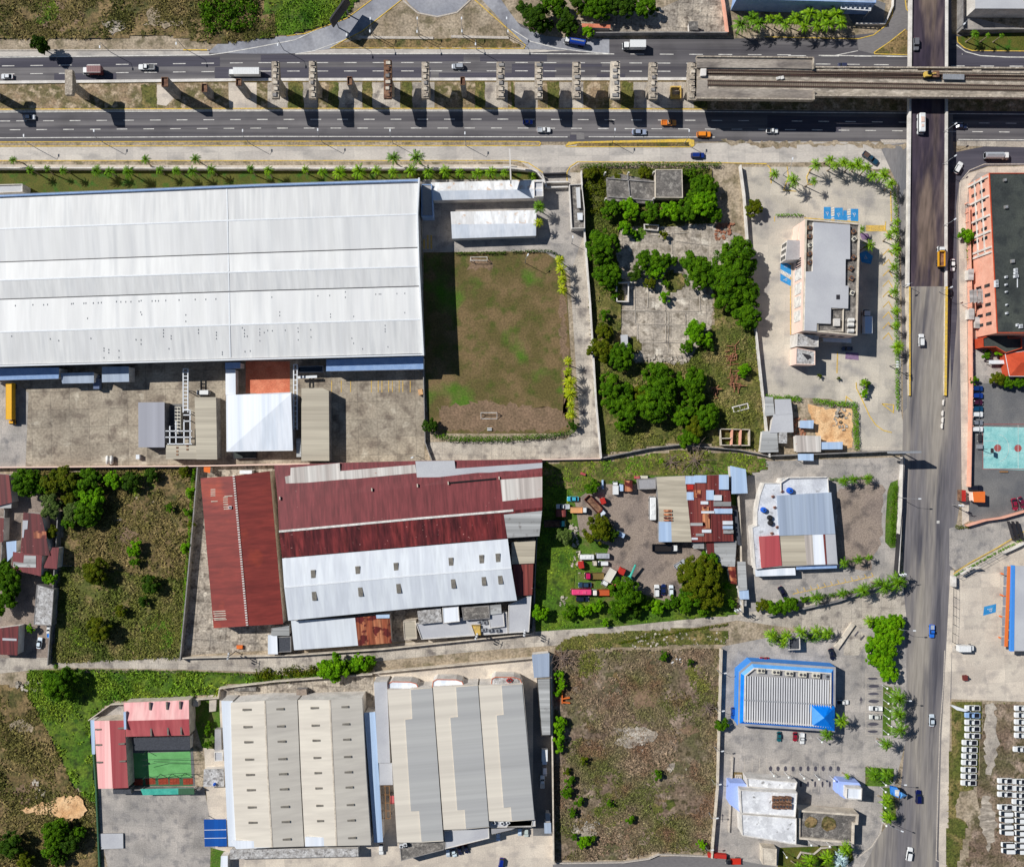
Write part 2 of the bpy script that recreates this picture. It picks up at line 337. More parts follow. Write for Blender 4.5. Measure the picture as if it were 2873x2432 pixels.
def ordn(n):
    if n < 20: return ORD[n]
    t = {2: 'twent', 3: 'thirt', 4: 'fort', 5: 'fift', 6: 'sixt', 7: 'sevent', 8: 'eight', 9: 'ninet'}[n//10]
    return t+'ieth' if n % 10 == 0 else t+'y-'+ORD[n % 10]
# ---------------------------------------------------------------- noise, scatter
def vnoise(x, y, sc_, seed):
    r = np.random.default_rng(seed).random((256, 256)); u = x/sc_+1000; v = y/sc_+1000
    i = np.floor(u).astype(int); j = np.floor(v).astype(int); fu = u-i; fv = v-j
    fu = fu*fu*(3-2*fu); fv = fv*fv*(3-2*fv); g = lambda a, b_: r[a % 256, b_ % 256]
    return (g(i, j)*(1-fu)+g(i+1, j)*fu)*(1-fv)+(g(i, j+1)*(1-fu)+g(i+1, j+1)*fu)*fv
def fbm(x, y, sc_=8, seed=1): return .5*vnoise(x, y, sc_, seed)+.28*vnoise(x, y, sc_/2.3, seed+1)+.22*vnoise(x, y, sc_/5.5, seed+2)
def inside(X, Y, poly):
    r = np.zeros(X.shape, bool); n = len(poly)
    for i in range(n):
        x0, y0 = poly[i][0], poly[i][1]; x1, y1 = poly[(i+1) % n][0], poly[(i+1) % n][1]
        if y0 == y1: continue
        c = ((y0 > Y) != (y1 > Y)) & (X < (x1-x0)*(Y-y0)/(y1-y0)+x0); r ^= c
    return r
SEED = [100]
def scrub(pts, gm, tm, label, dens=4., hgt=.8, bl=.9, bare=.25, lump=.6, name='scrub', ground_name='overgrown_ground', g=None, step=1.0):
    "rough vegetated ground: a lumpy soil sheet (structure) and a mass of tufts on it (stuff)"
    SEED[0] += 10; sd_ = SEED[0]; poly = [tuple(p)[:2] for p in PL(pts)]
    xs = [p[0] for p in poly]; ys = [p[1] for p in poly]
    hf = lambda X, Y: lump*np.clip(fbm(X, Y, 7, sd_)-.3, 0, 1)*1.6
    gx = np.arange(min(xs), max(xs)+step, step); gy = np.arange(min(ys), max(ys)+step, step)
    X, Y = np.meshgrid(gx, gy); ins = inside(X, Y, poly)
    Z = np.where(ins, hf(X, Y)+.16, .13)
    cell = inside(X[:-1, :-1]+step/2, Y[:-1, :-1]+step/2, poly)
    nx = len(gx); idx = np.arange(X.size).reshape(X.shape)
    F = np.stack([idx[:-1, :-1][cell], idx[:-1, 1:][cell], idx[1:, 1:][cell], idx[1:, :-1][cell]], 1)
    used, inv = np.unique(F, return_inverse=True); V = np.stack([X.ravel(), Y.ravel(), Z.ravel()], 1)[used]
    o = link(ground_name, npmesh(ground_name, V, inv.reshape(F.shape), gm)); o['kind'] = 'structure'
    area = cell.sum()*step*step; n = int(area*dens)
    x = RNG.uniform(min(xs), max(xs), int(n*(max(xs)-min(xs))*(max(ys)-min(ys))/area)); y = RNG.uniform(min(ys), max(ys), len(x))
    k = inside(x, y, poly) & (fbm(x, y, 9, sd_+5) > bare+.1+.3*RNG.random(len(x))); x = x[k]; y = y[k]; n = len(x)
    z = hf(x, y)+.1; dn = .5+1.0*fbm(x, y, 6, sd_+7)
    Vs = []; Fs = []; base = 0
    for b in range(3):
        a = RNG.uniform(0, 2*np.pi, n); l = bl*RNG.uniform(.5, 1.3, n)*dn; h = hgt*RNG.uniform(.3, 1.2, n)*dn; w = .11*l+.05
        dx = np.cos(a); dy = np.sin(a)
        p0 = np.stack([x-dy*w, y+dx*w, z], 1); p1 = np.stack([x+dy*w, y-dx*w, z], 1)
        h = h*.6; p2 = np.stack([x+dx*l*.6+dy*w*.9, y+dy*l*.6-dx*w*.9, z+h], 1); p3 = np.stack([x+dx*l+0*w, y+dy*l, z+h*.8], 1)
        Vs.append(np.stack([p0, p1, p2, p3], 1).reshape(-1, 3)); Fs.append(np.arange(4*n).reshape(n, 4)+base); base += 4*n
    me = npmesh(name, np.concatenate(Vs), np.concatenate(Fs), tm)
    o = link(name, me); tag(o, label, 'vegetation', None, 'stuff'); return o
def leaf_cloud(lobes, n, leaf, up=.25, rng=RNG, inner=.18):
    "leaf-sized quads over the surfaces of many lobes (x,y,z,r)"
    lobes = np.array(lobes); w = lobes[:, 3]**2; k = rng.choice(len(lobes), n, p=w/w.sum()); L_ = lobes[k]
    d = rng.normal(size=(n, 3)); d /= np.linalg.norm(d, axis=1)[:, None]; d[:, 2] = np.where(d[:, 2] < -.35, -d[:, 2], d[:, 2])
    rr = L_[:, 3]*(1+rng.normal(0, .08, n)-inner*rng.random(n)); c = L_[:, :3]+d*rr[:, None]*np.array([1, 1, .85])
    nm = d+rng.normal(0, .55, (n, 3)); nm[:, 2] += up; nm /= np.linalg.norm(nm, axis=1)[:, None]
    t = np.cross(nm, rng.normal(size=(n, 3))); t /= np.linalg.norm(t, axis=1)[:, None]; b_ = np.cross(nm, t)
    s1 = (leaf*rng.uniform(.6, 1.4, n))[:, None]; s2 = s1*rng.uniform(.45, .8, n)[:, None]
    V = np.stack([c-t*s1, c-b_*s2, c+t*s1, c+b_*s2], 1).reshape(-1, 3)
    return V, np.arange(4*n).reshape(n, 4)
# ---------------------------------------------------------------- trees, palms, hedges
TREES = {}
def tree_mesh(mat, var, R):
    "crown and trunk meshes for a tree of crown radius R (3 sizes), cached"
    sz = 1.6 if R < 2.2 else (3.4 if R < 4.6 else 6.5)
    key = (mat, var, sz)
    if key in TREES: return TREES[key], sz
    r = np.random.default_rng(hash((var, int(sz*10))) % 9999); lb = []
    nl = {1.6: 12, 3.4: 32, 6.5: 80}[sz]; hz = sz*.85+1
    for i in range(nl):
        a = r.uniform(0, 2*np.pi); q = np.sqrt(r.random())*r.choice([.78, .9]); rad = sz*r.uniform(.13, .34)*(1 if sz < 3 else .8 if sz < 5 else .6)
        top = hz+sz*.4*(1-q*q)+r.normal(0, sz*.06)
        lb.append((q*sz*np.cos(a), q*sz*np.sin(a), top, rad))
        if i % 2 == 0: lb.append((q*sz*.8*np.cos(a), q*sz*.8*np.sin(a), hz-sz*.18, rad*1.1))
    for i in range(nl//3):
        a = r.uniform(0, 2*np.pi); lb.append((sz*r.uniform(.85, 1.)*np.cos(a), sz*r.uniform(.85, 1.)*np.sin(a), hz-sz*.1, sz*r.uniform(.1, .18)))
    V, F = leaf_cloud(lb, {1.6: 1500, 3.4: 6000, 6.5: 17000}[sz], {1.6: .19, 3.4: .22, 6.5: .26}[sz], up=.6, rng=r)
    V[:, 2] = np.maximum(V[:, 2], .15)
    cr = npmesh('crown', V, F, mat); tb = MB(); tr = max(.12, sz*.06)
    tb.tube((0, 0, 0), (0, 0, hz*.75), tr, tr*.7, 'bark')
    for k in range(5):
        a = k*1.257+.4; tb.tube((0, 0, hz*(.45+.05*k)), (sz*.6*math.cos(a), sz*.6*math.sin(a), hz+.1*sz), tr*.5, tr*.15, 'bark', 5)
    TREES[key] = (cr, tb.data('trunk')); return TREES[key], sz
def tree(x, y, r, mat='leaf_mid', label='', cat='tree', group=None, h=None, name=None, sq=1.):
    "x, y picture centre of the crown, r its picture radius"
    R = U(r); h = h or R*1.25+.6; (cr, tk), sz = tree_mesh(mat, random.randrange(2), R); k = R/sz
    c = P(x, y, h*.75); t = thing(name or ('bush' if R < 1.5 else 'broadleaf_tree'), label, cat, (c.x, c.y, 0), random.uniform(0, 6.28), group)
    a = link('crown', cr, t); b = link('trunk', tk, t); kz = h/(sz*.85+1+sz*.5)
    for o in (a, b): o.scale = (k*sq, k/sq, kz)
    return t
PALMS = {}
def palm_mesh(mat, var):
    key = (mat, var)
    if key in PALMS: return PALMS[key]
    r = np.random.default_rng(50+var); Vs = []; Fs = []; b = 0
    nf = [12, 11, 14][var % 3]
    for i in range(nf):
        a = 2*np.pi*i/nf+r.normal(0, .14); L = r.uniform(.8, 1.1); up = r.uniform(.1, .5); n = 9
        prev = None
        for j in range(n+1):
            t = j/n; rad = L*t*(1-.12*t); z = up*math.sin(t*2.2)*.55-.42*t*t
            c = np.array([rad*math.cos(a), rad*math.sin(a), z]); sd_ = np.array([-math.sin(a), math.cos(a), 0])
            wd = .19*math.sin(math.pi*min(1, t*.85+.12))**.7*(1 if j % 2 else .75)
            if j:
                dirn = np.array([math.cos(a), math.sin(a), -.2])
                for s_ in (-1, 1):
                    # leaflets: a jagged half blade hanging to each side of the rib
                    q0 = prev; q1 = prev+(c-prev)*.8
                    q2 = q1+s_*sd_*wd*r.uniform(.8, 1.2)+dirn*.11+np.array([0, 0, -wd*.45]); q3 = q0+s_*sd_*wd*.7*r.uniform(.7, 1.1)+dirn*.06+np.array([0, 0, -wd*.3])
                    Vs += [q0, q1, q2, q3]; Fs.append([b, b+1, b+2, b+3] if s_ < 0 else [b+3, b+2, b+1, b]); b += 4
            prev = c
    for i in range(6):
        a = r.uniform(0, 6.28); Vs += [np.array([0, 0, .1]), np.array([.12*math.cos(a), .12*math.sin(a), .3]), np.array([.3*math.cos(a+.2), .3*math.sin(a+.2), .42]), np.array([.16*math.cos(a+.5), .16*math.sin(a+.5), .1])]
        Fs.append([b, b+1, b+2, b+3]); b += 4
    cr = npmesh('crown', np.array(Vs), np.array(Fs), mat); tb = MB(); k = 7
    for i in range(k): tb.tube((0, 0, i/k), (0, 0, (i+1)/k), .035-.012*i/k if i else .05, (.035-.012*(i+1)/k), 'palm_bark', 8)
    PALMS[key] = (cr, tb.data('trunk')); return PALMS[key]
def palm(x, y, r, h, label, mat='palm_leaf', group=None, lean=(0, 0), cat='palm tree'):
    cr, tk = palm_mesh(mat, random.randrange(3)); lean = (random.uniform(-.9, .9), random.uniform(-.9, .9)); r *= random.uniform(.88, 1.12); c = P(x, y, h); R = U(r)
    t = thing('palm_tree', label, cat, (c.x-lean[0], c.y-lean[1], 0), 0, group)
    a = link('crown', cr, t, (lean[0], lean[1], h), random.uniform(0, 6.28)); a.scale = (R, R, R)
    b = link('trunk', tk, t); b.scale = (6.5, 6.5, h)
    if lean[0] or lean[1]:
        d = Vector((lean[0], lean[1], h)); b.rotation_euler = d.to_track_quat('Z', 'Y').to_euler(); b.scale = (6.5, 6.5, d.length)
    return t
def row(items, fmt, order='x', fn=None, **kw):
    "build a row of look-alikes; each label takes its place in the row"
    key = (lambda q: q[0]) if order == 'x' else (lambda q: q[1])
    it = sorted(items, key=key)
    for i, q in enumerate(it):
        L_ = fmt.format(ordn(i+1) if i < len(it)-1 or len(it) < 3 else 'last'); fn(*q, label=L_, **kw)
def hedge(pts, w, h, mat, label, dens=26, leaf=.2, group=None, cat='hedge', name='hedge'):
    a = [np.array([p[0], p[1]]) for p in PL(pts)]; lb = []
    for i in range(len(a)-1):
        d = a[i+1]-a[i]; L = np.linalg.norm(d); n = max(2, int(L/(w*.45)))
        for k in range(n):
            p = a[i]+d*(k+.5)/n; lb.append((p[0]+RNG.normal(0, .06*w), p[1]+RNG.normal(0, .06*w), h*.62*RNG.uniform(.85, 1.1), w*.5*RNG.uniform(.85, 1.15)))
    ar = sum(np.linalg.norm(a[i+1]-a[i]) for i in range(len(a)-1))*w
    V, F = leaf_cloud(lb, int(ar*dens), leaf); V[:, 2] = np.clip(V[:, 2], .05, h*1.1)
    V[:, 2] = np.where(V[:, 2] > h*.9, h*.9+(V[:, 2]-h*.9)*.4, V[:, 2])
    c = V[0].copy(); c[2] = 0
    return tag(link(name, npmesh(name, V-c, F, mat), None, c), label, cat, group)
def thicket(pts, mat, h, label, dens=9, leaf=.35, lobe=(1., 2.), name='thicket', cat='bushes', kind='stuff'):
    "a mass of growth without countable plants"
    poly = [tuple(p)[:2] for p in PL(pts)]; xs = [p[0] for p in poly]; ys = [p[1] for p in poly]
    A = (max(xs)-min(xs))*(max(ys)-min(ys)); n = int(A/1.6)+6
    X = RNG.uniform(min(xs), max(xs), n); Y = RNG.uniform(min(ys), max(ys), n); k = inside(X, Y, poly); X = X[k]; Y = Y[k]
    if len(X) == 0: X = np.array([np.mean(xs)]); Y = np.array([np.mean(ys)])
    hh = h*(.35+.9*fbm(X, Y, 6, 77)); R = RNG.uniform(lobe[0], lobe[1], len(X))
    lb = np.stack([X, Y, np.maximum(hh-R*.6, .3), R], 1)
    V, F = leaf_cloud(lb, int(len(X)*1.6*dens), leaf); V[:, 2] = np.maximum(V[:, 2], .1); c = V[0].copy(); c[2] = 0
    return tag(link(name, npmesh(name, V-c, F, mat), None, c), label, cat, None, kind)
# ---------------------------------------------------------------- vehicles (nose towards +x)
PAINT = {}
def paint(c):
    if c not in PAINT:
        k = 'car_paint_%d_%d_%d' % c; PAINT[c] = M(k, c, fine=.03, rough=.3, spec=.5); PAINT[c].node_tree.nodes['Principled BSDF'].inputs['Coat Weight'].default_value = .4
    return PAINT[c]
def rrect(z, x0, x1, y, r):
    p = []
    for cx, cy, a0 in ((x1-r, y-r, 0), (x0+r, y-r, 90), (x0+r, -y+r, 180), (x1-r, -y+r, 270)):
        for k in range(4):
            a = math.radians(a0+30*k); p.append((cx+r*math.cos(a), cy+r*math.sin(a), z))
    return p
WHITE = (226, 226, 224); SILVER = (168, 172, 178); BLACK = (28, 28, 34); BLUE = (20, 66, 170); RED = (170, 24, 30); GREY = (108, 108, 112)
VEH = {}
def vehicle_parts(kind, c1, c2=None):
    key = (kind, c1, c2)
    if key in VEH: return VEH[key]
    m1 = paint(c1); m2 = paint(c2 or c1); out = []
    def cabin(x0, x1, xt0, xt1, w, wt, z0, z1, roofc):
        g = MB(); g.loft([rrect(z0, x0, x1, w, .2), rrect(z1, xt0, xt1, wt, .18)], 'glass'); out.append(('windows', g))
        r = MB(); r.loft([rrect(z1, xt0, xt1, wt, .18), rrect(z1+.05, xt0+.05, xt1-.05, wt-.05, .15)], roofc); out.append(('roof_panel', r))
    def wheels(xs, y, r=.34, w=.24):
        for x in xs:
            for s in (-1, 1):
                g = MB(); g.tube((x, s*(y-w), r), (x, s*y, r), r, r, 'rubber', 14); out.append(('wheel', g)); g = MB(); g.tube((x, s*(y-.02), r), (x, s*(y+.01), r), r*.55, r*.5, 'rim', 10); out.append(('rim', g))
    def lights(x, y, z, xr=None, zr=None):
        for s in (-1, 1):
            g = MB(); g.box((x, s*y, z), (.16, .34, .14), 0, 'lamp_glass'); out.append(('headlight', g))
        if xr is not None:
            for s in (-1, 1):
                g = MB(); g.box((xr, s*y, zr or z), (.1, .22, .16), 0, 'red_paint'); out.append(('tail_light', g))
    b = MB()
    if kind in ('sedan', 'suv', 'pickup', 'van'):
        L = {'sedan': 2.2, 'suv': 2.25, 'pickup': 2.6, 'van': 2.4}[kind]; w = .9 if kind != 'sedan' else .87; zb = .82 if kind == 'sedan' else .95
        b.loft([rrect(.28, -L+.1, L-.08, w-.06, .3), rrect(.5, -L, L, w, .35), rrect(zb-.1, -L+.03, L-.08, w, .35), rrect(zb, -L+.12, L-.3, w-.08, .32)], m1)
        if kind == 'sedan': cabin(-1.75, 1.0, -1.05, .35, .76, .62, zb, 1.38, m1)
        if kind == 'suv': cabin(-2.1, 1.0, -1.85, .5, .8, .7, zb, 1.62, m1)
        if kind == 'van': cabin(-2.3, 1.9, -2.2, 1.1, .84, .76, zb, 1.9, m1)
        if kind == 'pickup':
            cabin(-.55, 1.15, -.35, .55, .8, .66, zb, 1.62, m1)
            bed = MB()
            for (cx, cy, sx, sy) in ((-1.55, .82, 1.8, .08), (-1.55, -.82, 1.8, .08), (-2.47, 0, .08, 1.72), (-.63, 0, .08, 1.6)): bed.box((cx, cy, 1.06), (sx, sy, .3), 0, m1)
            bed.box((-1.55, 0, .96), (1.78, 1.56, .03), 0, paint(c2) if c2 else 'steel_dark'); out.append(('cargo_bed', bed))
        wheels((-L+.85, L-.85), w+.02); lights(L-.13, .58, .66, -L+.02, .72)
        mr = MB()
        for s in (-1, 1): mr.box((.75, s*(w+.1), zb+.1), (.14, .2, .14), 0, m1)
        out.append(('side_mirrors', mr))
    else:
        LL = {'box': 3.4, 'boxbig': 5.6, 'dump': 3.7, 'tanker': 3.9, 'bus': 4.2, 'minibus': 3.1, 'flat': 3.3, 'semi': 8.6}[kind]; w = 1.15
        if kind in ('bus', 'minibus'):
            w = 1.15 if kind == 'bus' else 1.05; zt = 2.9 if kind == 'bus' else 2.4
            b.loft([rrect(.35, -LL, LL, w, .3), rrect(1.3, -LL, LL, w, .3)], m1)
            g = MB(); g.loft([rrect(1.3, -LL+.02, LL-.02, w-.01, .3), rrect(zt-.5, -LL+.08, LL-.25, w-.05, .3)], 'glass'); out.append(('windows', g))
            g = MB(); g.loft([rrect(zt-.5, -LL+.08, LL-.25, w-.05, .3), rrect(zt-.1, -LL+.12, LL-.4, w-.08, .3), rrect(zt, -LL+.3, LL-.7, w-.25, .25)], m1); g.box((-LL*.3, 0, zt+.08), (1.6, 1.1, .2), 0, m2); g.box((LL*.3, 0, zt+.05), (.8, .8, .12), 0, m2); out.append(('roof_panel', g))
            wheels((-LL+1.6, LL-1.4), w+.02, .45); lights(LL-.05, .8, .7, -LL+.02, .9)
        else:
            cab = MB(); cab.loft([rrect(.45, LL-1.9, LL, w-.08, .2), rrect(1.35, LL-1.9, LL, w-.08, .25)], m2)
            g = MB(); g.loft([rrect(1.35, LL-1.88, LL-.03, w-.1, .25), rrect(2.15, LL-1.8, LL-.4, w-.2, .25)], 'glass'); out.append(('windows', g))
            cab.loft([rrect(2.15, LL-1.8, LL-.4, w-.2, .25), rrect(2.3, LL-1.75, LL-.55, w-.28, .2)], m2)
            out.append(('cab', cab)); b.box(((-LL+LL-1.9)/2, 0, .7), (2*LL-1.9, .9, .3), 0, 'steel_dark')
            x0, x1 = -LL, LL-2.05; cg = MB()
            if kind in ('box', 'boxbig', 'semi'):
                cg.box(((x0+x1)/2, 0, 2.05 if kind != 'semi' else 2.4), (x1-x0, 2*w+.1, 2.2 if kind != 'semi' else 2.7), 0, m1); zt = 3.15 if kind != 'semi' else 3.75
                for i in range(int((x1-x0)/.6)): cg.box((x0+.4+i*.6, 0, zt+.015), (.06, 2*w, .03), 0, m1)
                for s_ in (-1, 1): cg.box(((x0+x1)/2, s_*(w+.02), zt+.02), (x1-x0, .08, .05), 0, m2)
                out.append(('cargo_box', cg))
            elif kind == 'dump':
                for (cx, cy, sx, sy) in (((x0+x1)/2, w-.04, x1-x0, .1), ((x0+x1)/2, -w+.04, x1-x0, .1), (x0, 0, .1, 2*w), (x1, 0, .12, 2*w)): cg.box((cx, cy, 1.6), (sx, sy, 1.2), 0, m1)
                cg.box(((x0+x1)/2, 0, 1.15), (x1-x0-.1, 2*w-.2, .2), 0, paint((44, 40, 38)) if c1 == BLACK else 'rusty_formwork'); cg.box((x1+.25, 0, 2.25), (.6, 1.6, .1), 0, m1)
                out.append(('tipper_body', cg))
            elif kind == 'flat':
                cg.box(((x0+x1)/2, 0, 1.05), (x1-x0, 2*w, .16), 0, m1)
                for s_ in (-1, 1): cg.box(((x0+x1)/2, s_*(w-.04), 1.3), (x1-x0, .08, .4), 0, m1)
                cg.box((x1, 0, 1.4), (.1, 2*w, .7), 0, m1); out.append(('flatbed', cg))
            else:
                cg.box(((x0+x1)/2, 0, 1.75), (x1-x0, 1.6, 1.3), 0, m1); cg.tube((x0, 0, 1.75), (x1, 0, 1.75), 1.1, 1.1, m1, 16); cg.box(((x0+x1)/2, 0, 2.86), (x1-x0-.8, .5, .12), 0, 'steel_grey'); out.append(('tank', cg))
            wheels((LL-1.1, -LL+1.9, -LL+.8), w, .5, .35); lights(LL, .8, .8)
    out.insert(0, ('chassis' if kind in ('box', 'boxbig', 'dump', 'flat', 'tanker', 'semi') else 'body', b))
    VEH[key] = [(n_, m_.data(n_)) for n_, m_ in out]; return VEH[key]
CATS = {'sedan': ('parked_car', 'car'), 'suv': ('parked_car', 'car'), 'pickup': ('pickup_truck', 'pickup truck'), 'van': ('van', 'van'), 'box': ('box_truck', 'truck'), 'boxbig': ('box_truck', 'truck'),
        'dump': ('dump_truck', 'truck'), 'tanker': ('tank_truck', 'truck'), 'bus': ('bus', 'bus'), 'minibus': ('minibus', 'bus'), 'flat': ('flatbed_truck', 'truck'), 'semi': ('semi_trailer_truck', 'truck')}
LEN = {'sedan': 4.4, 'suv': 4.5, 'pickup': 5.2, 'van': 4.8, 'box': 6.8, 'boxbig': 11.2, 'dump': 7.4, 'tanker': 7.8, 'bus': 8.4, 'minibus': 6.2, 'flat': 6.6, 'semi': 17.2}
def car(x, y, deg, kind, c1, label='', c2=None, z=0., group=None, L=None, moving=False, cat=None):
    p = P(x, y, z+.9); nm, ct = CATS[kind]
    if nm == 'parked_car' and moving: nm = 'car'
    t = thing(nm, label, cat or ct, (p.x, p.y, z+.02), math.radians(deg), group); k = (L/LEN[kind]) if L else 1
    t.scale = (k, k if .85 < k < 1.1 else (k+1)/2, 1 if k > .9 else k)
    for n_, me in vehicle_parts(kind, c1, c2): o = link(n_, me, o if n_ == 'rim' else t)
    return t
# ---------------------------------------------------------------- buildings
def centre(pts, z=0):
    q = PL(pts, z); c = sum(q, Vector((0, 0, 0)))/len(q); c.z = 0; return c
def block(pts, z, label, wall='stone_white', roof='roof_slab', par=.5, name='building', cat='building', z0=0, pw=.25, eave=0, windows=None, pm=None, group=None):
    "flat-roofed block; pts is its roof outline in the picture at height z"
    q = PL(pts, z); t = thing(name, label, cat, centre(pts, z), group=group)
    w = MB(); w.prism(q, z0, z-.02, wall); part('wall', w, t)
    r = MB(); a = [Vector((p.x, p.y)) for p in q]
    if mb_area([(p.x, p.y) for p in a]) < 0: a = a[::-1]
    if eave: a = inset(a, -eave)
    elif par: a = inset(a, .01)
    r.prism(a, z-.02, z+.1, roof, bottom=True); part('roof', r, t)
    if par:
        pp = MB(); pp.ring([(p.x, p.y) for p in q], pw, z, z+par, pm or wall); part('parapet', pp, t)
    if windows: wall_windows(t, q, z0, z, *windows)
    return t
def wall_windows(t, q, z0, z, sides, nper, nrow, ww=1.4, wh=1.3, m='glass'):
    for i in sides:
        a = Vector((q[i].x, q[i].y)); b = Vector((q[(i+1) % len(q)].x, q[(i+1) % len(q)].y)); d = (b-a); L = d.length; d = d.normalized()
        cen = sum((Vector((p.x, p.y)) for p in q), Vector((0, 0)))/len(q); n = Vector((-d.y, d.x))
        if ((a+b)/2-cen).dot(n) < 0: n = -n
        for r in range(nrow):
            for k in range(nper):
                c = a+d*L*(k+.5)/nper+n*.03; g = MB()
                g.box((c.x, c.y, z0+(z-z0)*(r+.55)/nrow), (ww, .1, wh), math.atan2(d.y, d.x), m); part('window', g, t)
def loft_roof(lines, mats, label, name='warehouse', wall='stone_white', ridge=None, cap='steel_white', th=.12, eave=.15, group=None, gutter=None, cat='warehouse', wallpts=None):
    """lines: rows of picture points with a height each, [(pts, z), ...] from one eave to the other;
    mats: roofing between one line and the next"""
    W = [[P(p[0], p[1], z) for p in pts] for pts, z in lines]
    c = (W[0][0]+W[0][-1]+W[-1][0]+W[-1][-1])/4; c.z = 0; t = thing(name, label, cat, c, group=group)
    r = MB(); n = len(W[0])
    for k in range(len(W)-1):
        for i in range(n-1):
            q = [W[k][i], W[k][i+1], W[k+1][i+1], W[k+1][i]]
            if mb_area([(p.x, p.y) for p in q]) < 0: q = q[::-1]
            r.poly(q, mats[k]); r.poly([p-Vector((0, 0, th)) for p in q[::-1]], mats[k])
    rim = [p for p in W[0]]+[w_[-1] for w_ in W[1:]]+[p for p in W[-1][::-1][1:]]+[w_[0] for w_ in W[::-1][1:-1]]
    for i in range(len(rim)):
        a, b = rim[i], rim[(i+1) % len(rim)]; r.poly([a, b, b-Vector((0, 0, th)), a-Vector((0, 0, th))], mats[0])
    part('roof', r, t)
    w = MB(); base = [Vector((p.x, p.y)) for p in rim]; rz = [p.z for p in rim]
    if mb_area([(p.x, p.y) for p in base]) < 0: base = base[::-1]; rz = rz[::-1]
    ib = inset(base, eave)
    for i in range(len(ib)):
        j = (i+1) % len(ib); w.poly([(ib[i].x, ib[i].y, 0), (ib[j].x, ib[j].y, 0), (ib[j].x, ib[j].y, rz[j]-th), (ib[i].x, ib[i].y, rz[i]-th)], wall)
    part('wall', w, t)
    for k in (ridge or []):
        g = MB(); g.path(W[k], .5, W[k][0].z-.02, W[k][0].z+.07, cap); part('ridge_cap', g, t)
    for k in (gutter or []):
        g = MB(); g.path(W[k], .35, W[k][0].z+.0, W[k][0].z+.03, 'steel_dark'); part('gutter', g, t)
    return t
def on_roof(t, pts, z, m, name='roof_patch', th=.04, label=None):
    g = MB(); g.prism(PL(pts, z), z-.1, z+th, m); return part(name, g, t, label=label)
def rect(x0, y0, x1, y1): return [(x0, y0), (x1, y0), (x1, y1), (x0, y1)]
def wall(pts, h=2.4, w=.25, m='stone_white', label='', cat='wall', name='boundary_wall', cap=None, group=None):
    q = PL(pts, 0); mb = MB(); mb.path(q, w, 0, h, m)
    if cap:
        c = q[0]; t = thing(name, label, cat, c, group=group); part('masonry', mb, t); g = MB(); g.path(q, w+.12, h, h+.1, cap); part('coping', g, t); return t
    return solo(name, mb, label, cat, group=group)
def fence(pts, h=2., step=2.5, label='', m='steel_grey', cat='fence', wall_m=None, name='fence', piers=None):
    q = PL(pts, 0); t = thing(name, label, cat, q[0]); r = MB()
    for zz in (.3, h*.55, h): r.path(q, .06, zz-.05, zz, m)
    part('rails', r, t)
    if wall_m: g = MB(); g.path(q, .25, 0, .6, wall_m); part('base_wall', g, t)
    k = 0
    for i in range(len(q)-1):
        d = q[i+1]-q[i]; n = max(1, int(d.length/step))
        for j in range(n+(i == len(q)-2)):
            k += 1
            if k > 95: break
            p = q[i]+d*j/n; g = MB(); g.box((p.x, p.y, h/2), (.3 if piers else .1, .3 if piers else .1, h+.1), 0, piers or m); part('post', g, t)
    return t
def lamp(x, y, h, deg, label='', arm=1.8, group='street lamps', cat='street lamp', x2=None):
    "x, y: the lamp head in the picture; deg: the way the arm points"
    p = P(x, y, h); a = math.radians(deg); bx, by = p.x-arm*math.cos(a), p.y-arm*math.sin(a)
    t = thing('street_lamp', label, cat, (bx, by, 0), group=group)
    g = MB(); g.tube((bx, by, 0), (bx, by, h-.6), .12, .08, 'steel_grey'); g.tube((bx, by, h-.6), (p.x-.3*math.cos(a), p.y-.3*math.sin(a), h), .06, .05, 'steel_grey', 6); part('pole', g, t)
    g = MB(); g.box((p.x, p.y, h), (.95, .42, .16), a, 'steel_white'); part('lamp_head', g, t); return t
def dome_lamp(x, y, label='', h=4.5, group='globe lamps of the lots'):
    p = P(x, y, h); t = thing('lamp_post', label, 'lamp post', (p.x, p.y, 0), group=group)
    g = MB(); g.tube((p.x, p.y, 0), (p.x, p.y, h-.3), .09, .06, 'steel_white'); part('pole', g, t)
    g = MB(); g.loft([[(p.x+r_*math.cos(a*.785), p.y+r_*math.sin(a*.785), h+z_) for a in range(8)] for r_, z_ in ((.15, -.35), (.38, -.15), (.38, .1), (.15, .3))], 'lamp_glass'); part('lamp_globe', g, t); return t
def util_pole(x, y, h, label, deg=0, n=3):
    p = P(x, y, h); t = thing('utility_pole', label, 'utility pole', (p.x, p.y, 0)); a = math.radians(deg)
    g = MB(); g.tube((p.x, p.y, 0), (p.x, p.y, h), .18, .12, 'wall_grey'); part('pole', g, t)
    g = MB(); g.box((p.x, p.y, h-.4), (2.4, .15, .15), a, 'steel_grey'); g.box((p.x, p.y, h-1.5), (1.8, .12, .12), a, 'steel_grey'); part('crossarm', g, t)
    for k in range(n):
        g = MB(); s_ = (k-(n-1)/2)*.9; cx, cy = p.x+s_*math.cos(a), p.y+s_*math.sin(a)
        g.tube((cx-.35*math.sin(a), cy+.35*math.cos(a), h-2.6), (cx-.35*math.sin(a), cy+.35*math.cos(a), h-1.6), .28, .28, 'steel_white', 10); part('transformer', g, t)
    return t
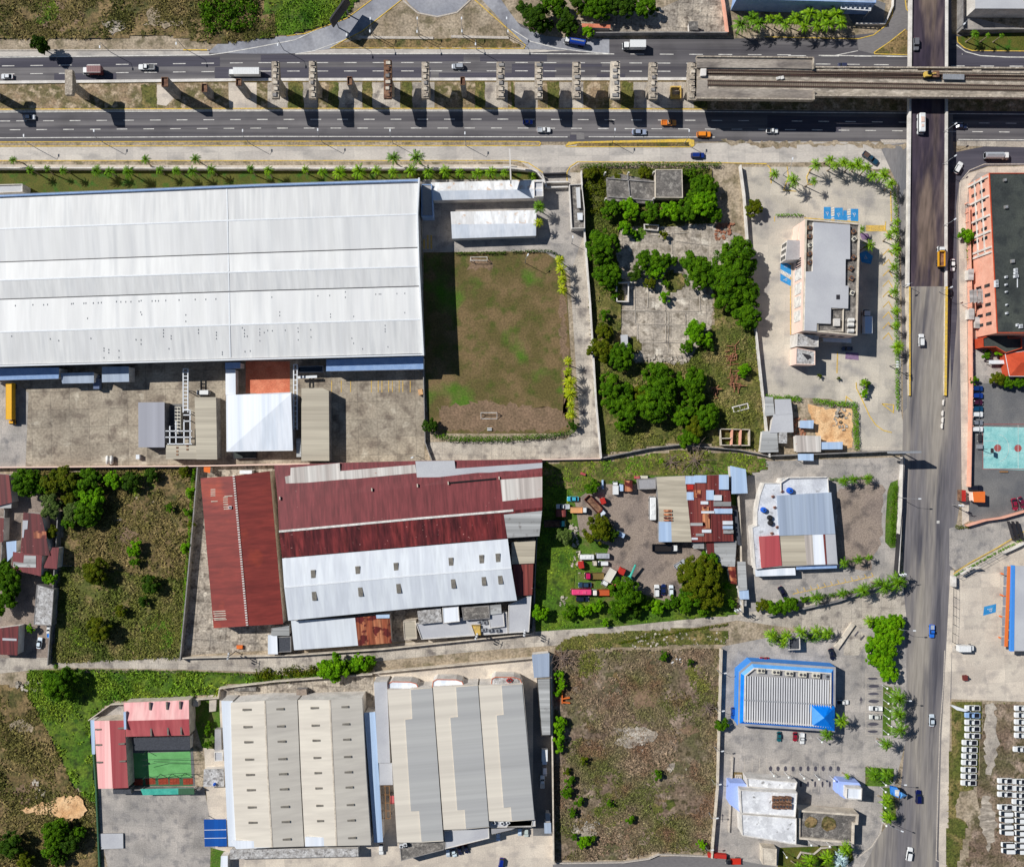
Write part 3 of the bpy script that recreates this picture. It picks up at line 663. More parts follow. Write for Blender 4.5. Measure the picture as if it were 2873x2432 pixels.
def ac(x, y, z, label, s=(1.2, 1.2, .9), fans=1, deg=0, m='ac_beige', group='rooftop air conditioners'):
    p = P(x, y, z+s[2]); t = thing('air_conditioner', label, 'air conditioner', (p.x, p.y, z+.1), math.radians(deg), group)
    g = MB(); g.box((0, 0, s[2]/2), s, 0, m); g.box((0, 0, -.03), (s[0]*.9, s[1]*.9, .08), 0, 'steel_dark'); link('casing', g.data('casing'), t)
    for k in range(fans):
        f = MB(); cx = (k-(fans-1)/2)*s[0]/fans; r_ = min(s[0]/fans, s[1])*.38
        f.tube((cx, 0, s[2]), (cx, 0, s[2]+.08), r_, r_, 'steel_dark', 14); f.tube((cx, 0, s[2]+.08), (cx, 0, s[2]+.1), r_*.25, r_*.2, 'steel_grey', 8); link('fan', f.data('fan'), t)
    return t
def tank(x, y, z, r, h, m, label, cat='water tank'):
    p = P(x, y, z+h); t = thing('water_tank', label, cat, (p.x, p.y, z)); g = MB()
    g.loft([[(p.x+q*math.cos(a*.3927), p.y+q*math.sin(a*.3927), z+zz) for a in range(16)] for q, zz in ((r, 0), (r, h*.8), (r*.8, h*.95), (r*.35, h))], m); part('tank_body', g, t)
    g = MB(); g.tube((p.x, p.y, z+h), (p.x, p.y, z+h+.08), r*.3, r*.3, 'steel_dark', 12); part('lid', g, t); return t
def rubble(pts, n, size, label, m='rubble', name='rubble', cat='debris'):
    poly = [tuple(p)[:2] for p in PL(pts)]; xs = [p[0] for p in poly]; ys = [p[1] for p in poly]; mb = MB(); k = 0
    while k < n:
        x, y = random.uniform(min(xs), max(xs)), random.uniform(min(ys), max(ys))
        if not inside(np.array([x]), np.array([y]), poly)[0]: continue
        s_ = size*random.uniform(.3, 1.3); mb.box((x, y, s_*.2), (s_, s_*random.uniform(.3, .9), s_*.4), random.uniform(0, 3), m); k += 1
    return solo(name, mb, label, cat, kind='stuff')
# ================================================================ GROUND, ROADS, PAVING
T('d')
ground('ground', [(-12000, -12000), (14000, -12000), (14000, 14000), (-12000, 14000)], 'soil', -1, 'dry tan soil between the plots')
# --- highway: northern and southern carriageways, the verge and the service road
ground('road', [(-80, 113), (425, 106), (445, 92), (522, 78), (600, 74), (671, 99), (1069, 100), (1041, 60), (1041, 40), (1110, 74), (1200, 80), (1480, 79), (1700, 76), (1850, 60), (2200, 100), (2200, 176), (1041, 164), (521, 163), (0, 172), (-80, 172)], 'asphalt', 2, 'northern carriageway of the highway')
ground('road', [(-80, 226), (521, 224), (1041, 223), (1600, 225), (2200, 232), (2200, 292), (1850, 288), (1041, 289), (521, 287), (-80, 290)], 'asphalt', 2, 'southern carriageway of the highway')
ground('road_ramp', [(422, 108), (445, 88), (522, 79), (583, 74), (621, 69), (671, 51), (706, 38), (775, -14), (836, -14), (736, 64), (706, 80), (673, 99), (620, 109), (520, 110)], 'asphalt_ramp', 3, 'pale slip road climbing to the roundabout')
ground('road_ramp', [(968, -14), (1010, -14), (1041, 30), (1060, 55), (1110, 74), (1170, 80), (1240, 79), (1240, 110), (1150, 103), (1069, 100), (1045, 70)], 'asphalt_ramp', 3, 'pale slip road coming down from the roundabout')
mb = MB(); T('d'); mb.poly(PL([(890+76*math.cos(a*.2618), -42+77*math.sin(a*.2618)) for a in range(24)][::-1], .05), 'asphalt_ramp'); solo('roundabout', mb, 'roundabout cut by the top edge', None, kind='structure')
ground('median', [(-80, 171), (521, 166), (1041, 165), (1412, 163), (2200, 172), (2200, 228), (1600, 223), (1041, 222), (521, 222), (-80, 224)], 'median_soil', 3, 'earth median between the carriageways')
ground('traffic_island', [(818, 2), (832, 14), (850, 28), (890, 36), (930, 27), (952, 12), (962, 2), (1045, 72), (1067, 94), (1066, 99), (676, 98), (700, 84), (736, 66)], 'soil', 4, 'triangular earth island below the roundabout')
ground('grass_verge', [(690, 90), (740, 80), (1030, 78), (1062, 95), (1060, 97.5), (682, 97.5)], 'scrub_brown', 5)
ground('verge', [(-80, 80), (200, 82), (330, 72), (420, 82), (440, 92), (424, 103), (-80, 110)], 'soil', 1, 'bare roadside verge')
ground('shoulder', [(-80, 104), (425, 104), (425, 113), (-80, 116)], 'concrete_road', 3)
ground('shoulder', [(673, 100), (1069, 101), (1155, 103), (1041, 110), (610, 110), (640, 104)], 'concrete_road', 4)
ground('grass_strip', [(-80, 288), (521, 288), (1041, 288), (1100, 289), (1098, 297), (521, 297), (-80, 298)], 'soil', 3)
ground('road', [(-80, 297), (1100, 296), (1150, 296), (1410, 299), (1420, 292), (1561, 288), (1760, 290), (1850, 290), (1852, 345), (1780, 345), (1720, 330), (1500, 332), (1180, 332), (1160, 345), (1100, 360), (1060, 330), (-80, 328)], 'concrete_road', 2, 'concrete service road beside the highway')
ground('asphalt_edge', [(1470, 287), (1860, 292), (1850, 302), (1700, 296), (1560, 300), (1490, 294)], 'soil', 4)
ground('road', [(1790, 296), (1852, 290), (1850, 480), (1830, 480), (1828, 380), (1812, 345)], 'asphalt_lane', 3, 'lane beside the overpass')
ground('verge', [(-80, 328), (1060, 330), (1100, 360), (1100, 400), (-80, 400)], 'soil', 1)
ground('sidewalk', [(-80, 335), (521, 337), (1041, 335), (1085, 345), (1095, 358), (-80, 344)], 'concrete_pale', 3, 'strip of pale paving along the white wall')
ground('lawn', [(-80, 347), (521, 346), (850, 346), (1090, 350), (1100, 372), (870, 372), (850, 366), (0, 398), (-80, 400)], 'lawn', 3, 'lawn between wall and warehouse')
# --- big industrial compound
ground('yard', [(-80, 740), (868, 730), (864, 780), (864, 940), (-80, 950)], 'concrete_yard', 2, 'stained concrete truck yard south of the warehouse')
ground('yard', [(-80, 780), (30, 775), (58, 800), (52, 950), (-80, 950)], 'concrete_grey', 3)
ground('driveway', [(850, 366), (1100, 350), (1120, 350), (1185, 352), (1192, 470), (1208, 700), (1222, 936), (880, 936), (864, 900), (1150, 895), (1180, 870), (1160, 560), (1120, 516), (862, 520)], 'concrete_track', 2, 'concrete drive round the football pitch')
ground('driveway', [(1095, 340), (1160, 340), (1160, 385), (1190, 470), (1160, 560), (1090, 510), (860, 512), (860, 366), (1100, 366)], 'concrete_grey', 3)
ground('football_pitch', [(862, 514), (1060, 512), (1110, 514), (1135, 530), (1152, 560), (1168, 850), (1168, 870), (1150, 882), (900, 882), (872, 870), (862, 700)], 'pitch', 4, 'worn brown football pitch')
T(1, 1); ground('paving_red', rect(0, 1180, 270, 1440), 'court_orange', 4, 'terracotta paved courtyard')
T('d'); ground('paving_red', [(500, 735), (590, 735), (590, 800), (500, 800)], 'court_orange', 4)
ground('worn_patch', [(885, 830), (960, 815), (1150, 835), (1160, 868), (1140, 876), (900, 876)], 'worn_soil', 5); ground('worn_patch', [(955, 528), (995, 526), (1005, 545), (950, 548)], 'worn_soil', 5); ground('worn_patch', [(1138, 600), (1148, 600), (1158, 740), (1150, 850)], 'worn_soil', 5)
# --- middle ruined lot
ground('foundation_slab', [(1262, 465), (1450, 455), (1510, 480), (1500, 560), (1450, 590), (1450, 660), (1430, 690), (1400, 740), (1290, 735), (1262, 690), (1268, 600), (1250, 500)], 'concrete_slab', 3, 'cracked foundation slab of a demolished hall')
# --- hotel lot
ground('parking_lot', [(1512, 340), (1720, 340), (1800, 352), (1826, 380), (1834, 700), (1834, 840), (1850, 916), (1750, 918), (1745, 830), (1690, 812), (1600, 808), (1553, 805), (1545, 700), (1520, 480)], 'concrete_lot', 2, 'pale concrete car park round the hotel')
# --- avenue
ground('road', [(1850, -20), (1936, -20), (1940, 300), (1960, 420), (1958, 800), (1956, 1010), (1945, 1075), (1936, 1150), (1940, 1160), (1936, 1420), (1916, 1500), (1914, 1690), (1935, 1790), (1745, 1790), (1790, 1700), (1830, 1640), (1843, 1500), (1845, 1380), (1838, 1150), (1836, 950), (1838, 830), (1846, 600)], 'asphalt_avenue', 3, 'wide avenue running down the right side')
ground('road', [(1925, 100), (2200, 96), (2200, 232), (1930, 232)], 'asphalt_patch_or_shade', 3, 'dark new asphalt east of the overpass')
ground('road', [(1930, 330), (1945, 310), (2010, 297), (2200, 302), (2200, 335), (2010, 338), (1970, 352), (1952, 372), (1946, 420), (1948, 640), (1936, 800), (1930, 500)], 'asphalt_patch_or_shade', 4, 'dark side road curving under the overpass')
ground('sidewalk', [(1950, 420), (1953, 372), (1972, 353), (2010, 340), (2200, 338), (2200, 352), (1990, 352), (1972, 375), (1966, 430), (1972, 1060), (1958, 1068), (1955, 800)], 'concrete_pale', 5, 'pavement along the pink building')
ground('sidewalk', [(1832, 400), (1846, 400), (1846, 830), (1838, 840)], 'asphalt_new', 4)
ground('parking_lot', [(1970, 780), (2200, 780), (2200, 1040), (2000, 1062), (1972, 1060)], 'asphalt_dark_lot', 2, 'dark asphalt car park of the pink building')
ground('plaza', [(1960, 352), (2200, 352), (2200, 790), (1972, 790)], 'concrete_grey', 1)
ground('road', [(1932, 1075), (1960, 1068), (2084, 1045), (2200, 1030), (2200, 1065), (2084, 1085), (1945, 1160), (1932, 1150)], 'concrete_grey', 4, 'side street by the orange wall')
ground('forecourt', [(1942, 1165), (2084, 1090), (2200, 1050), (2200, 1432), (1934, 1422)], 'concrete_pale', 2, 'pale forecourt of the fuel station')
ground('sidewalk', [(1934, 1160), (1942, 1160), (1934, 1420), (1928, 1790), (1912, 1790), (1910, 1730), (1916, 1500)], 'concrete_pale', 5)
ground('court', [(2001, 868), (2200, 872), (2200, 960), (2001, 954)], 'court_teal', 5, 'teal painted basketball court')
# --- red warehouse plot, junkyard, restaurant
ground('yard', [(372, 950), (420, 950), (1100, 935), (1090, 1288), (370, 1334)], 'concrete_broken', 1, 'rough concrete round the red warehouses')
ground('yard', [(1215, 985), (1330, 985), (1500, 1030), (1500, 1140), (1400, 1200), (1360, 1225), (1220, 1180), (1240, 1110), (1180, 1090), (1170, 1020)], 'soil_dark', 2, 'oily dirt yard of the scrap vehicles')
ground('grass_plot', [(1098, 945), (1500, 930), (1500, 1260), (1090, 1285)], 'lawn_green', 1)
ground('yard', [(1500, 940), (1836, 930), (1830, 1180), (1560, 1250), (1505, 1255)], 'concrete_grey', 2, 'concrete lot of the white restaurant')
ground('stained_paving', [(1700, 1000), (1760, 975), (1800, 990), (1792, 1100), (1770, 1160), (1702, 1150)], 'soil_dark', 3)
ground('lane', [(-80, 1338), (372, 1338), (600, 1330), (900, 1300), (1090, 1285), (1250, 1275), (1500, 1250), (1680, 1215), (1838, 1190), (1845, 1260), (1700, 1290), (1500, 1262), (1250, 1305), (1000, 1322), (770, 1345), (560, 1368), (380, 1362), (120, 1358), (-80, 1378)], 'concrete_track', 3, 'cracked concrete lane crossing the middle')
# --- lower left
ground('yard', [(195, 1590), (270, 1610), (415, 1600), (450, 1790), (225, 1790), (205, 1700)], 'concrete_grey', 2, 'crazed concrete yard below the green court')
ground('yard', [(410, 1420), (470, 1400), (780, 1390), (1100, 1340), (1125, 1330), (1125, 1800), (430, 1800)], 'concrete_pale', 1, 'pale concrete between the beige warehouses')
ground('yard', [(764, 1365), (1090, 1340), (1092, 1400), (764, 1400)], 'concrete_pale', 3)
ground('yard', [(1085, 1400), (1122, 1390), (1124, 1700), (1085, 1700)], 'asphalt_dark_lot', 3, 'alley between the long roofs and the shed')
ground('yard', [(455, 1395), (760, 1370), (760, 1425), (455, 1425)], 'concrete_broken', 2)
# --- lower right plots
ground('parking_lot', [(1470, 1315), (1700, 1270), (1760, 1260), (1845, 1260), (1845, 1500), (1820, 1600), (1790, 1700), (1745, 1790), (1455, 1750), (1462, 1330)], 'concrete_grey', 2, 'grey parking lot round the blue restaurant')
ground('road', [(1125, 1758), (1270, 1752), (1340, 1742), (1450, 1740), (1560, 1760), (1700, 1790), (1125, 1800)], 'asphalt_new', 4, 'street along the bottom edge')
ground('car_lot', [(1934, 1424), (2200, 1434), (2200, 1790), (1925, 1790)], 'soil', 1, 'grassy dirt lot holding rows of white vehicles')
# ---------------------------------------------------------------- road patches
T(0, 0)
for a, b, c, d in ((440, 598, 945, 655), (1745, 548, 2100, 655)): ground('asphalt_patch_or_shade', rect(a, b, c, d), 'asphalt_patch_or_shade', 3)
ground('asphalt_patch_or_shade', [(0, 478), (1785, 462), (1785, 540), (0, 552)], 'asphalt_patch_or_shade', 3)
T(1, 0); ground('asphalt_patch_or_shade', [(40, 448), (1685, 446), (1685, 500), (40, 506)], 'asphalt_patch_or_shade', 3); ground('asphalt_patch_or_shade', rect(0, 550, 1420, 636), 'asphalt_patch_or_shade', 3); ground('asphalt_patch_or_shade', rect(1485, 592, 2100, 636), 'asphalt_patch_or_shade', 3); ground('asphalt_patch_or_shade', [(1820, 446), (2090, 446), (2090, 500), (1820, 500)], 'asphalt_patch_or_shade', 3)
T(2, 0); ground('asphalt_patch_or_shade', [(0, 446), (285, 446), (285, 500), (0, 500)], 'asphalt_patch_or_shade', 3); ground('asphalt_patch_or_shade', [(0, 520), (730, 520), (730, 545), (350, 548), (350, 630), (0, 636)], 'asphalt_patch_or_shade', 4); ground('asphalt_patch_or_shade', rect(690, 600, 920, 636), 'asphalt_patch_or_shade', 4)
ground('concrete_patch', rect(480, 1078, 590, 1135), 'asphalt_new', 4); ground('asphalt_patch_or_shade', rect(472, 1095, 525, 1140), 'asphalt_patch_or_shade', 5)
T(3, 0); ground('asphalt_patch_or_shade', [(0, 940), (1150, 960), (1150, 1020), (598, 1020), (598, 1075), (0, 1075)], 'asphalt_patch_or_shade', 3); ground('road_ramp', [(730, 320), (860, 285), (960, 210), (1010, 130), (1030, 40), (1030, -50), (1120, -50), (1125, 70), (1160, 110), (1160, 240), (860, 440), (740, 410)], 'asphalt_new', 4, 'pale slip road curving up beside the overpass')  # first sheet: the viaduct's cast shadow painted as darker asphalt
ground('grass_island', [(1120, 240), (1158, 255), (1158, 447), (870, 440), (866, 428), (990, 345)], 'scrub_brown', 5); ground('grass_island', [(1120, -20), (1160, -20), (1160, 105), (1128, 75)], 'soil', 5)
ground('lawn', [(1540, 300), (2100, 255), (2100, 412), (1660, 412), (1600, 390), (1545, 340)], 'lawn', 5); ground('plaza', [(1540, 0), (1640, 0), (1640, 140), (2100, 240), (2100, 262), (1545, 270)], 'concrete_grey', 4)
ground('road_island', [(915, 1135), (1150, 1135), (1150, 1160), (930, 1160)], 'kerb', 5)
ground('traffic_island', [(1540, 1145), (2100, 1150), (2100, 1198), (1540, 1185)], 'concrete_track', 5)
# concrete pads in the median
T(0, 0); ground('slab', [(1275, 690), (1330, 690), (1410, 800), (1350, 862), (1275, 850)], 'concrete_pale', 4); ground('slab', [(1855, 672), (2084, 672), (2084, 880), (1860, 880)], 'concrete_pale', 4)
T(0, 0); [ground('grass_patch', [(a, 690), (b, 700), (b, 875), (a, 870)], 'scrub_olive', 5) for a, b in ((1150, 1270),)]
T(1, 0)
for a, b in ((95, 262), (380, 500), (670, 862), (944, 1172), (1270, 1450), (1860, 2045)): ground('slab', rect(a, 668, b, 878), 'concrete_track', 4)
for a, b in ((262, 385), (590, 670), (865, 944), (1176, 1268), (1780, 1860)): ground('grass_patch', rect(a, 668, b, 878), 'scrub_olive', 5)
T(2, 0)
for a, b in ((25, 210), (385, 580), (985, 1110), (1110, 1480)): ground('slab', rect(a, 668, b, 878), 'concrete_track', 4)
for a, b in ((0, 20), (290, 385), (885, 990), (1480, 1590)): ground('grass_patch', rect(a, 668, b, 878), 'scrub_olive', 5)
# hotel lot paint
def paint_(pts, m, name='road_marking', lv=6): return ground(name, pts, m, lv)
T(3, 0); [paint_(rect(*q), 'paint_blue') for q in ((458, 1682, 515, 1800), (545, 1688, 612, 1800), (615, 1710, 645, 1800), (678, 1697, 738, 1800))]
for i in range(5): paint_([(518, 1690+i*20), (543, 1684+i*20), (543, 1694+i*20), (518, 1700+i*20)], 'paint_white', lv=7); paint_([(650, 1700+i*20), (676, 1696+i*20), (676, 1706+i*20), (650, 1710+i*20)], 'paint_white', lv=7)
T(3, 1); paint_([(458, -10), (738, -10), (738, 25), (640, 30), (458, 8)], 'paint_blue')
paint_([(108, 350), (192, 395), (192, 490), (105, 425)], 'paint_blue'); paint_([(105, 460), (192, 515), (190, 565), (105, 520)], 'paint_blue')
for i in range(8): paint_([(108+i*11, 428+i*6), (116+i*11, 432+i*6), (106+i*11, 456+i*6), (99+i*11, 451+i*6)], 'paint_white', lv=7)
paint_([(745, 300), (800, 275), (858, 320), (840, 385), (765, 370)], 'paint_blue'); paint_([(636, 1100), (740, 1105), (742, 1165), (632, 1155)], 'paint_purple'); paint_([(745, 130), (820, 140), (835, 180), (770, 190)], 'paint_purple')
paint_([(565, 1095), (575, 1095), (570, 1270), (560, 1270)], 'paint_yellow'); paint_(rect(800, 70, 960, 120), 'paint_yellow', lv=4); paint_(rect(185, 380, 192, 960), 'paint_yellow'); paint_(rect(55, 0, 62, 40), 'paint_yellow')
for i in range(9):
    y = 250+i*85; paint_([(935, y+60), (985, y+8), (1020, y+70), (1012, y+74), (983, y+20), (940, y+66)], 'paint_yellow')
T(3, 2)
for i in range(12): x = 205+i*55; y = 1300-i*12; paint_([(x, y), (x+45, y-12), (x+30, y-38), (x+36, y-40), (x+54, y-8), (x+2, y+6)], 'paint_yellow')
paint_([(1760, 1405), (1858, 1382), (1855, 1450), (1752, 1478)], 'paint_blue'); paint_(rect(1375, 708, 1398, 730), 'paint_white', lv=7)
# wheelchair signs painted on blue bays
def wheelchair(x, y, s, deg=0):
    mb = MB(); c = P(x, y, .12); a0 = math.radians(deg); q = lambda u, v: (c.x+(u*math.cos(a0)-v*math.sin(a0))*s, c.y+(u*math.sin(a0)+v*math.cos(a0))*s)
    arc = [(-.1+.42*math.cos(t), -.25+.42*math.sin(t)) for t in [math.radians(130+k*24) for k in range(11)]]
    for ln in (arc, [(-.05, .55), (-.05, -.05), (.35, -.05), (.55, -.55), (.75, -.5)], [(-.05, .25), (.3, .25)]): mb.path([q(*p) for p in ln], .12*s, None, .12, 'paint_white')
    mb.poly([q(-.05+.14*math.cos(k*.785), .72+.14*math.sin(k*.785))+(.12,) for k in range(8)], 'paint_white'); solo('road_marking', mb, 'white wheelchair sign painted on a blue bay', None, kind='structure')
T(3, 0); wheelchair(487, 1735, .9, 180); wheelchair(578, 1745, .9, 180); wheelchair(706, 1745, .9, 180)
T(3, 1); wheelchair(150, 405, .8, 90); wheelchair(146, 512, .8, 90); wheelchair(800, 330, .9)
T(3, 2); wheelchair(1808, 1430, 1.1, 75)
T(3, 3); wheelchair(348, 703, .9)
# basketball court lines
T(3, 2)
def lines(pts, w, m, z=.1, name='court_line', closed=False):
    mb = MB(); q = PL(pts+(pts[:1] if closed else [])); mb.path(q, w, None, z+.0004*(ZL[0] % 25), m); ZL[0] += 1; solo(name, mb, None, None, kind='structure')
def disc(x, y, r, m, lv=7): ground('court_line', [(x+r*math.cos(k*.3927), y+r*math.sin(k*.3927)) for k in range(16)], m, lv)
disc(1870, 118, 30, 'court_red'); disc(2035, 120, 30, 'court_red')
lines([(2035, -70), (2035, 290)], .12, 'paint_white'); lines([(1870+90*math.cos(a), 118+110*math.sin(a)) for a in [math.radians(-80+k*16) for k in range(11)]], .1, 'paint_white')
lines([(1752, 60), (1870, 60), (1870, 178), (1752, 178)], .1, 'paint_white'); lines([(1750, -75), (2300, -75), (2300, 288), (1750, 288)], .2, 'court_red', closed=True)
# parking stripes
T(3, 3)
for y in (215, 262, 320, 382, 440, 500, 570, 630, 690): paint_([(800, y-2), (935, y), (935, y+4), (800, y+3)], 'kerb')
paint_(rect(798, 150, 803, 692), 'kerb')
for i in range(10): x = -5+i*61; paint_(rect(x, 905, x+4, 1015), 'kerb')
for i, x in enumerate((250, 300, 355, 412, 470, 525)): paint_(rect(x, 1050, x+4, 1150), 'kerb')
paint_([(760, 372), (775, 410), (765, 405), (763, 430), (757, 430), (757, 405), (748, 410)], 'asphalt_patch_or_shade')
T(2, 3)
for x in (1835, 1890, 1950, 2010, 2070): paint_(rect(x, 870, x+4, 985), 'kerb')
paint_([(1712, 1325), (1722, 1345), (1715, 1342), (1714, 1390), (1710, 1390), (1709, 1342), (1702, 1345)], 'asphalt_patch_or_shade')
T(3, 3)
oil = [(863, 290, 46, 14), (863, 352, 46, 12), (863, 412, 44, 14), (860, 598, 46, 14), (858, 658, 44, 12), (855, 228, 40, 12)]+[(26+i*61, 960, 14, 22) for i in range(10)]+[(x, 1085, 9, 26) for x in (272, 330, 388, 448, 507)]
for x, y, a, b in oil: ground('oil_stain', [(x+a*math.cos(k*.52)*random.uniform(.85, 1.1), y+b*math.sin(k*.52)*random.uniform(.85, 1.1)) for k in range(12)], 'asphalt_patch_or_shade', 5)
T(1, 1)
for x in (612, 690, 766, 935, 990, 1020, 1075, 1105, 1160, 1190, 1250): paint_([(x, 1330), (x+6, 1330), (x+6, 1425), (x, 1425)], 'paint_yellow')
for x in (1358, 1388, 1416): paint_([(x, 150 if x > 1370 else 185), (x+14, 150 if x > 1370 else 185), (x+16, 262), (x+2, 262)], 'paint_yellow')
# ---------------------------------------------------------------- highway markings
def dashes(pts, step, L, w=.28, m='paint_white', skip=()):
    q = PL(pts); mb = MB(); pos = 0.; seg = 0; s0 = 0.
    for i in range(len(q)-1):
        d = q[i+1]-q[i]; n = d.length; u = d.normalized()
        while s0 < n:
            if s0+L < n+L*.5:
                a = q[i]+u*s0; b = a+u*L
                if not any(lo < a.x < hi for lo, hi in skip): mb.path([a, b], w, None, .085, m)
            s0 += step
        s0 -= n
    solo('road_marking', mb, 'broken white lane line', None, kind='structure')
T('d'); g = 14.05
dashes([(3-115, 137), (0, 135), (521, 128.3), (1041, 128), (1410, 129.5)], 10.4, 4.6); dashes([(3-115, 153), (0, 151.5), (521, 145.5), (1041, 145), (1410, 146)], 10.4, 4.6)
dashes([(1283, 110.8), (1620, 112.5)], 10.7, 5); dashes([(1604, 114), (1850, 116)], 12, 6.5); dashes([(1660, 131), (1850, 133)], 10.6, 5.4); dashes([(1935, 135), (2200, 136)], 10.7, 5)
dashes([(21, 247), (0, 247), (521, 243.8), (1041, 243.2), (1561, 246.5), (2200, 253)], 9.75, 3.9); dashes([(20, 264.8), (521, 261.5), (1041, 261.2), (1561, 264), (2200, 271)], 9.75, 3.9)
def solid(pts, w=.28, m='paint_white'): lines(pts, w, m, .088, 'road_marking')
solid([(-60, 118), (0, 117.3), (425, 112.7), (460, 108), (522, 97), (600, 82), (705, 34)], .3); solid([(601, 110.6), (1041, 109.7), (1250, 110.8)], .3); solid([(601, 110.6), (640, 104), (706, 80)], .25); solid([(1041, 60), (1080, 85), (1130, 98), (1180, 105), (1250, 110.8)], .3)
solid([(1666, 113.5), (1850, 115.5)], .3); solid([(1700, 113.5), (1746, 104)], .25); solid([(1946, 92), (1965, 106), (1995, 114), (2050, 117), (2200, 118)], .35)
solid([(-60, 229), (0, 228.8), (521, 226.4), (1041, 226.6), (1440, 228), (1850, 231), (2200, 234)], .3); solid([(-60, 282), (0, 281.3), (521, 278.3), (1155, 279.3)], .3); solid([(1198, 279), (1455, 279.7)], .3); solid([(1950, 284.5), (2200, 286)], .3)
solid([(1958, 110), (1958, 112)], .2)
# kerbs: white barrier and yellow edges
kerb([(-60, 171), (0, 169), (200, 167), (521, 163.5), (1041, 162.5), (1398, 162)], 'pale raised edge of the median', 'stone_white', 1.0, .5, 'median_barrier')
kerb([(-60, 173.5), (0, 171.5), (521, 166.6), (1041, 165.6), (1398, 165)], None, 'kerb_yellow', .3, .2)
kerb([(-60, 223.5), (521, 221.5), (1041, 221.5), (1438, 223)], None, 'kerb_yellow', .35, .2); kerb([(-60, 225.5), (521, 223.7), (1041, 224), (1438, 225.5)], None, 'kerb', .6, .15)
kerb([(-60, 104), (0, 103.2), (425, 102.5)], None, 'kerb', .45, .25); kerb([(373, 102.6), (422, 102.7)], None, 'kerb_yellow', .4, .26)
kerb([(-60, 290), (521, 288), (1041, 288.3), (1098, 289), (1100, 292), (1098, 297), (521, 297.2), (-60, 298.5)], None, 'kerb_yellow', .3)
kerb([(-60, 327.5), (1050, 327.5), (1075, 332), (1095, 345), (1105, 352)], None, 'kerb_yellow', .3); kerb([(1154, 372), (1154, 350), (1160, 340), (1175, 330), (1440, 331), (1560, 334)], None, 'kerb_yellow', .3)
T(2, 0); mb = MB(); mb.prism(PL([(430, 1190), (462, 1155), (1440, 1130), (1480, 1140), (1482, 1185), (1460, 1198), (1435, 1170), (1440, 1160), (540, 1168), (520, 1190), (1440, 1188), (1440, 1196)][:7]+[(1440, 1158), (540, 1164)]), 0, .16, 'kerb_yellow'); solo('kerb', mb, 'fat yellow kerb of the slip island', None, kind='structure')
ground('grass_strip', [(540, 1164), (1440, 1160), (1440, 1192), (520, 1192)], 'scrub_brown', 6); kerb([(440, 1193), (1450, 1196)])
T('d'); kerb([(583, 74), (621, 69), (671, 51), (706, 38), (768, -8)]); kerb([(828, -8), (736, 65), (700, 83), (673, 98.6), (900, 99.2), (1066, 99.6), (1069, 93), (1045, 70), (960, -5)]); kerb([(820, 2), (850, 27), (890, 35), (930, 26), (958, 0)], None, 'kerb', .5)
mb = MB(); [mb.path(PL(q), .9, 0, .3, 'kerb') for q in ([(730, 77), (882, 78.5)], [(918, 75.5), (1036, 78)])]; solo('low_wall', mb, 'two long low kerb walls on the triangular island', 'wall')
T(3, 0); kerb([(-20, 302), (300, 310), (740, 318), (860, 288), (960, 212), (1012, 130), (1030, -40)]); kerb([(1158, 110), (1128, 78), (1118, 0)]); kerb([(866, 428), (990, 345), (1120, 240)]); kerb([(866, 428), (872, 441), (1158, 449)])
kerb([(1540, 300), (1545, 345), (1600, 392), (1660, 414), (2100, 418)]); kerb([(2090, 1335), (1760, 1335), (1640, 1385), (1570, 1470), (1550, 1800)], None, 'kerb', .3)
kerb([(160, 1355), (170, 1440), (130, 1545), (232, 1555)]); kerb([(350, 1370), (318, 1440), (330, 1500), (365, 1500)]); kerb([(0, 1345), (25, 1370), (30, 1490)]); kerb([(1000, 1550), (1006, 1800)])
T(3, 1); kerb([(960, 40), (955, 100), (1005, 190)]); kerb([(720, 1345), (722, 1390), (780, 1510), (830, 1620), (880, 1690), (940, 1735), (1010, 1752)]); kerb([(635, 1510), (640, 1460), (690, 1500)]); kerb([(930, 1520), (1025, 1528), (1022, 1590), (930, 1520)]); kerb([(300, 12), (740, 45)], None); kerb([(-20, 1700), (-20, 1760)])
T(3, 2); kerb([(1510, 1140), (1640, 1050), (1860, 930), (2090, 790)]); T(3, 3); kerb([(748, 1670), (850, 1590), (920, 1480), (935, 1380)], None, 'kerb', .4)
T(3, 3); kerb([(1440, 0), (1430, 260), (1400, 640), (1385, 1100), (1370, 1700), (1480, 1760)], None, 'kerb', .3)
# ================================================================ LARGE STRUCTURES
# --- big white warehouse (three shallow bays)
T('d')
wl = [([(-90, 399.5), (0, 396), (521, 374.5), (853, 364)], 11.2), ([(-90, 407), (0, 403), (521, 382), (853, 372)], 10.3), ([(-90, 471), (0, 466), (521, 447), (849.5, 436)], 11.2), ([(-90, 537), (0, 533.7), (521, 515), (851.5, 504)], 10.3),
      ([(-90, 573.5), (0, 570.6), (521, 552.5), (853, 542.5)], 11.1), ([(-90, 612), (0, 609.4), (521, 592), (854.5, 582.6)], 10.3), ([(-90, 680), (0, 676), (521, 659.6), (856.5, 650)], 11.2), ([(-90, 746), (0, 742.5), (521, 728.5), (860, 719)], 10.2)]
wh = loft_roof(wl, ['roof_coolwhite', 'roof_white', 'roof_white_b', 'roof_white_b', 'roof_white', 'roof_white_b', 'roof_white'], 'huge white ribbed metal warehouse filling the left of the picture', 'warehouse', 'stone_white', ridge=(2, 4, 6), cap='steel_white', gutter=(1, 3, 5))
T('d'); f = MB(); f.path(PL([(853.5, 364), (850, 436), (853, 542), (862, 724)], 10.6), .5, 9.6, 11.75, 'steel_white'); part('gable_trim', f, wh)
f = MB(); f.path(PL([(-90, 748), (0, 745), (521, 731), (862, 722)], 10.4), .45, 9.2, 10.9, 'steel_white'); part('eave_fascia', f, wh)
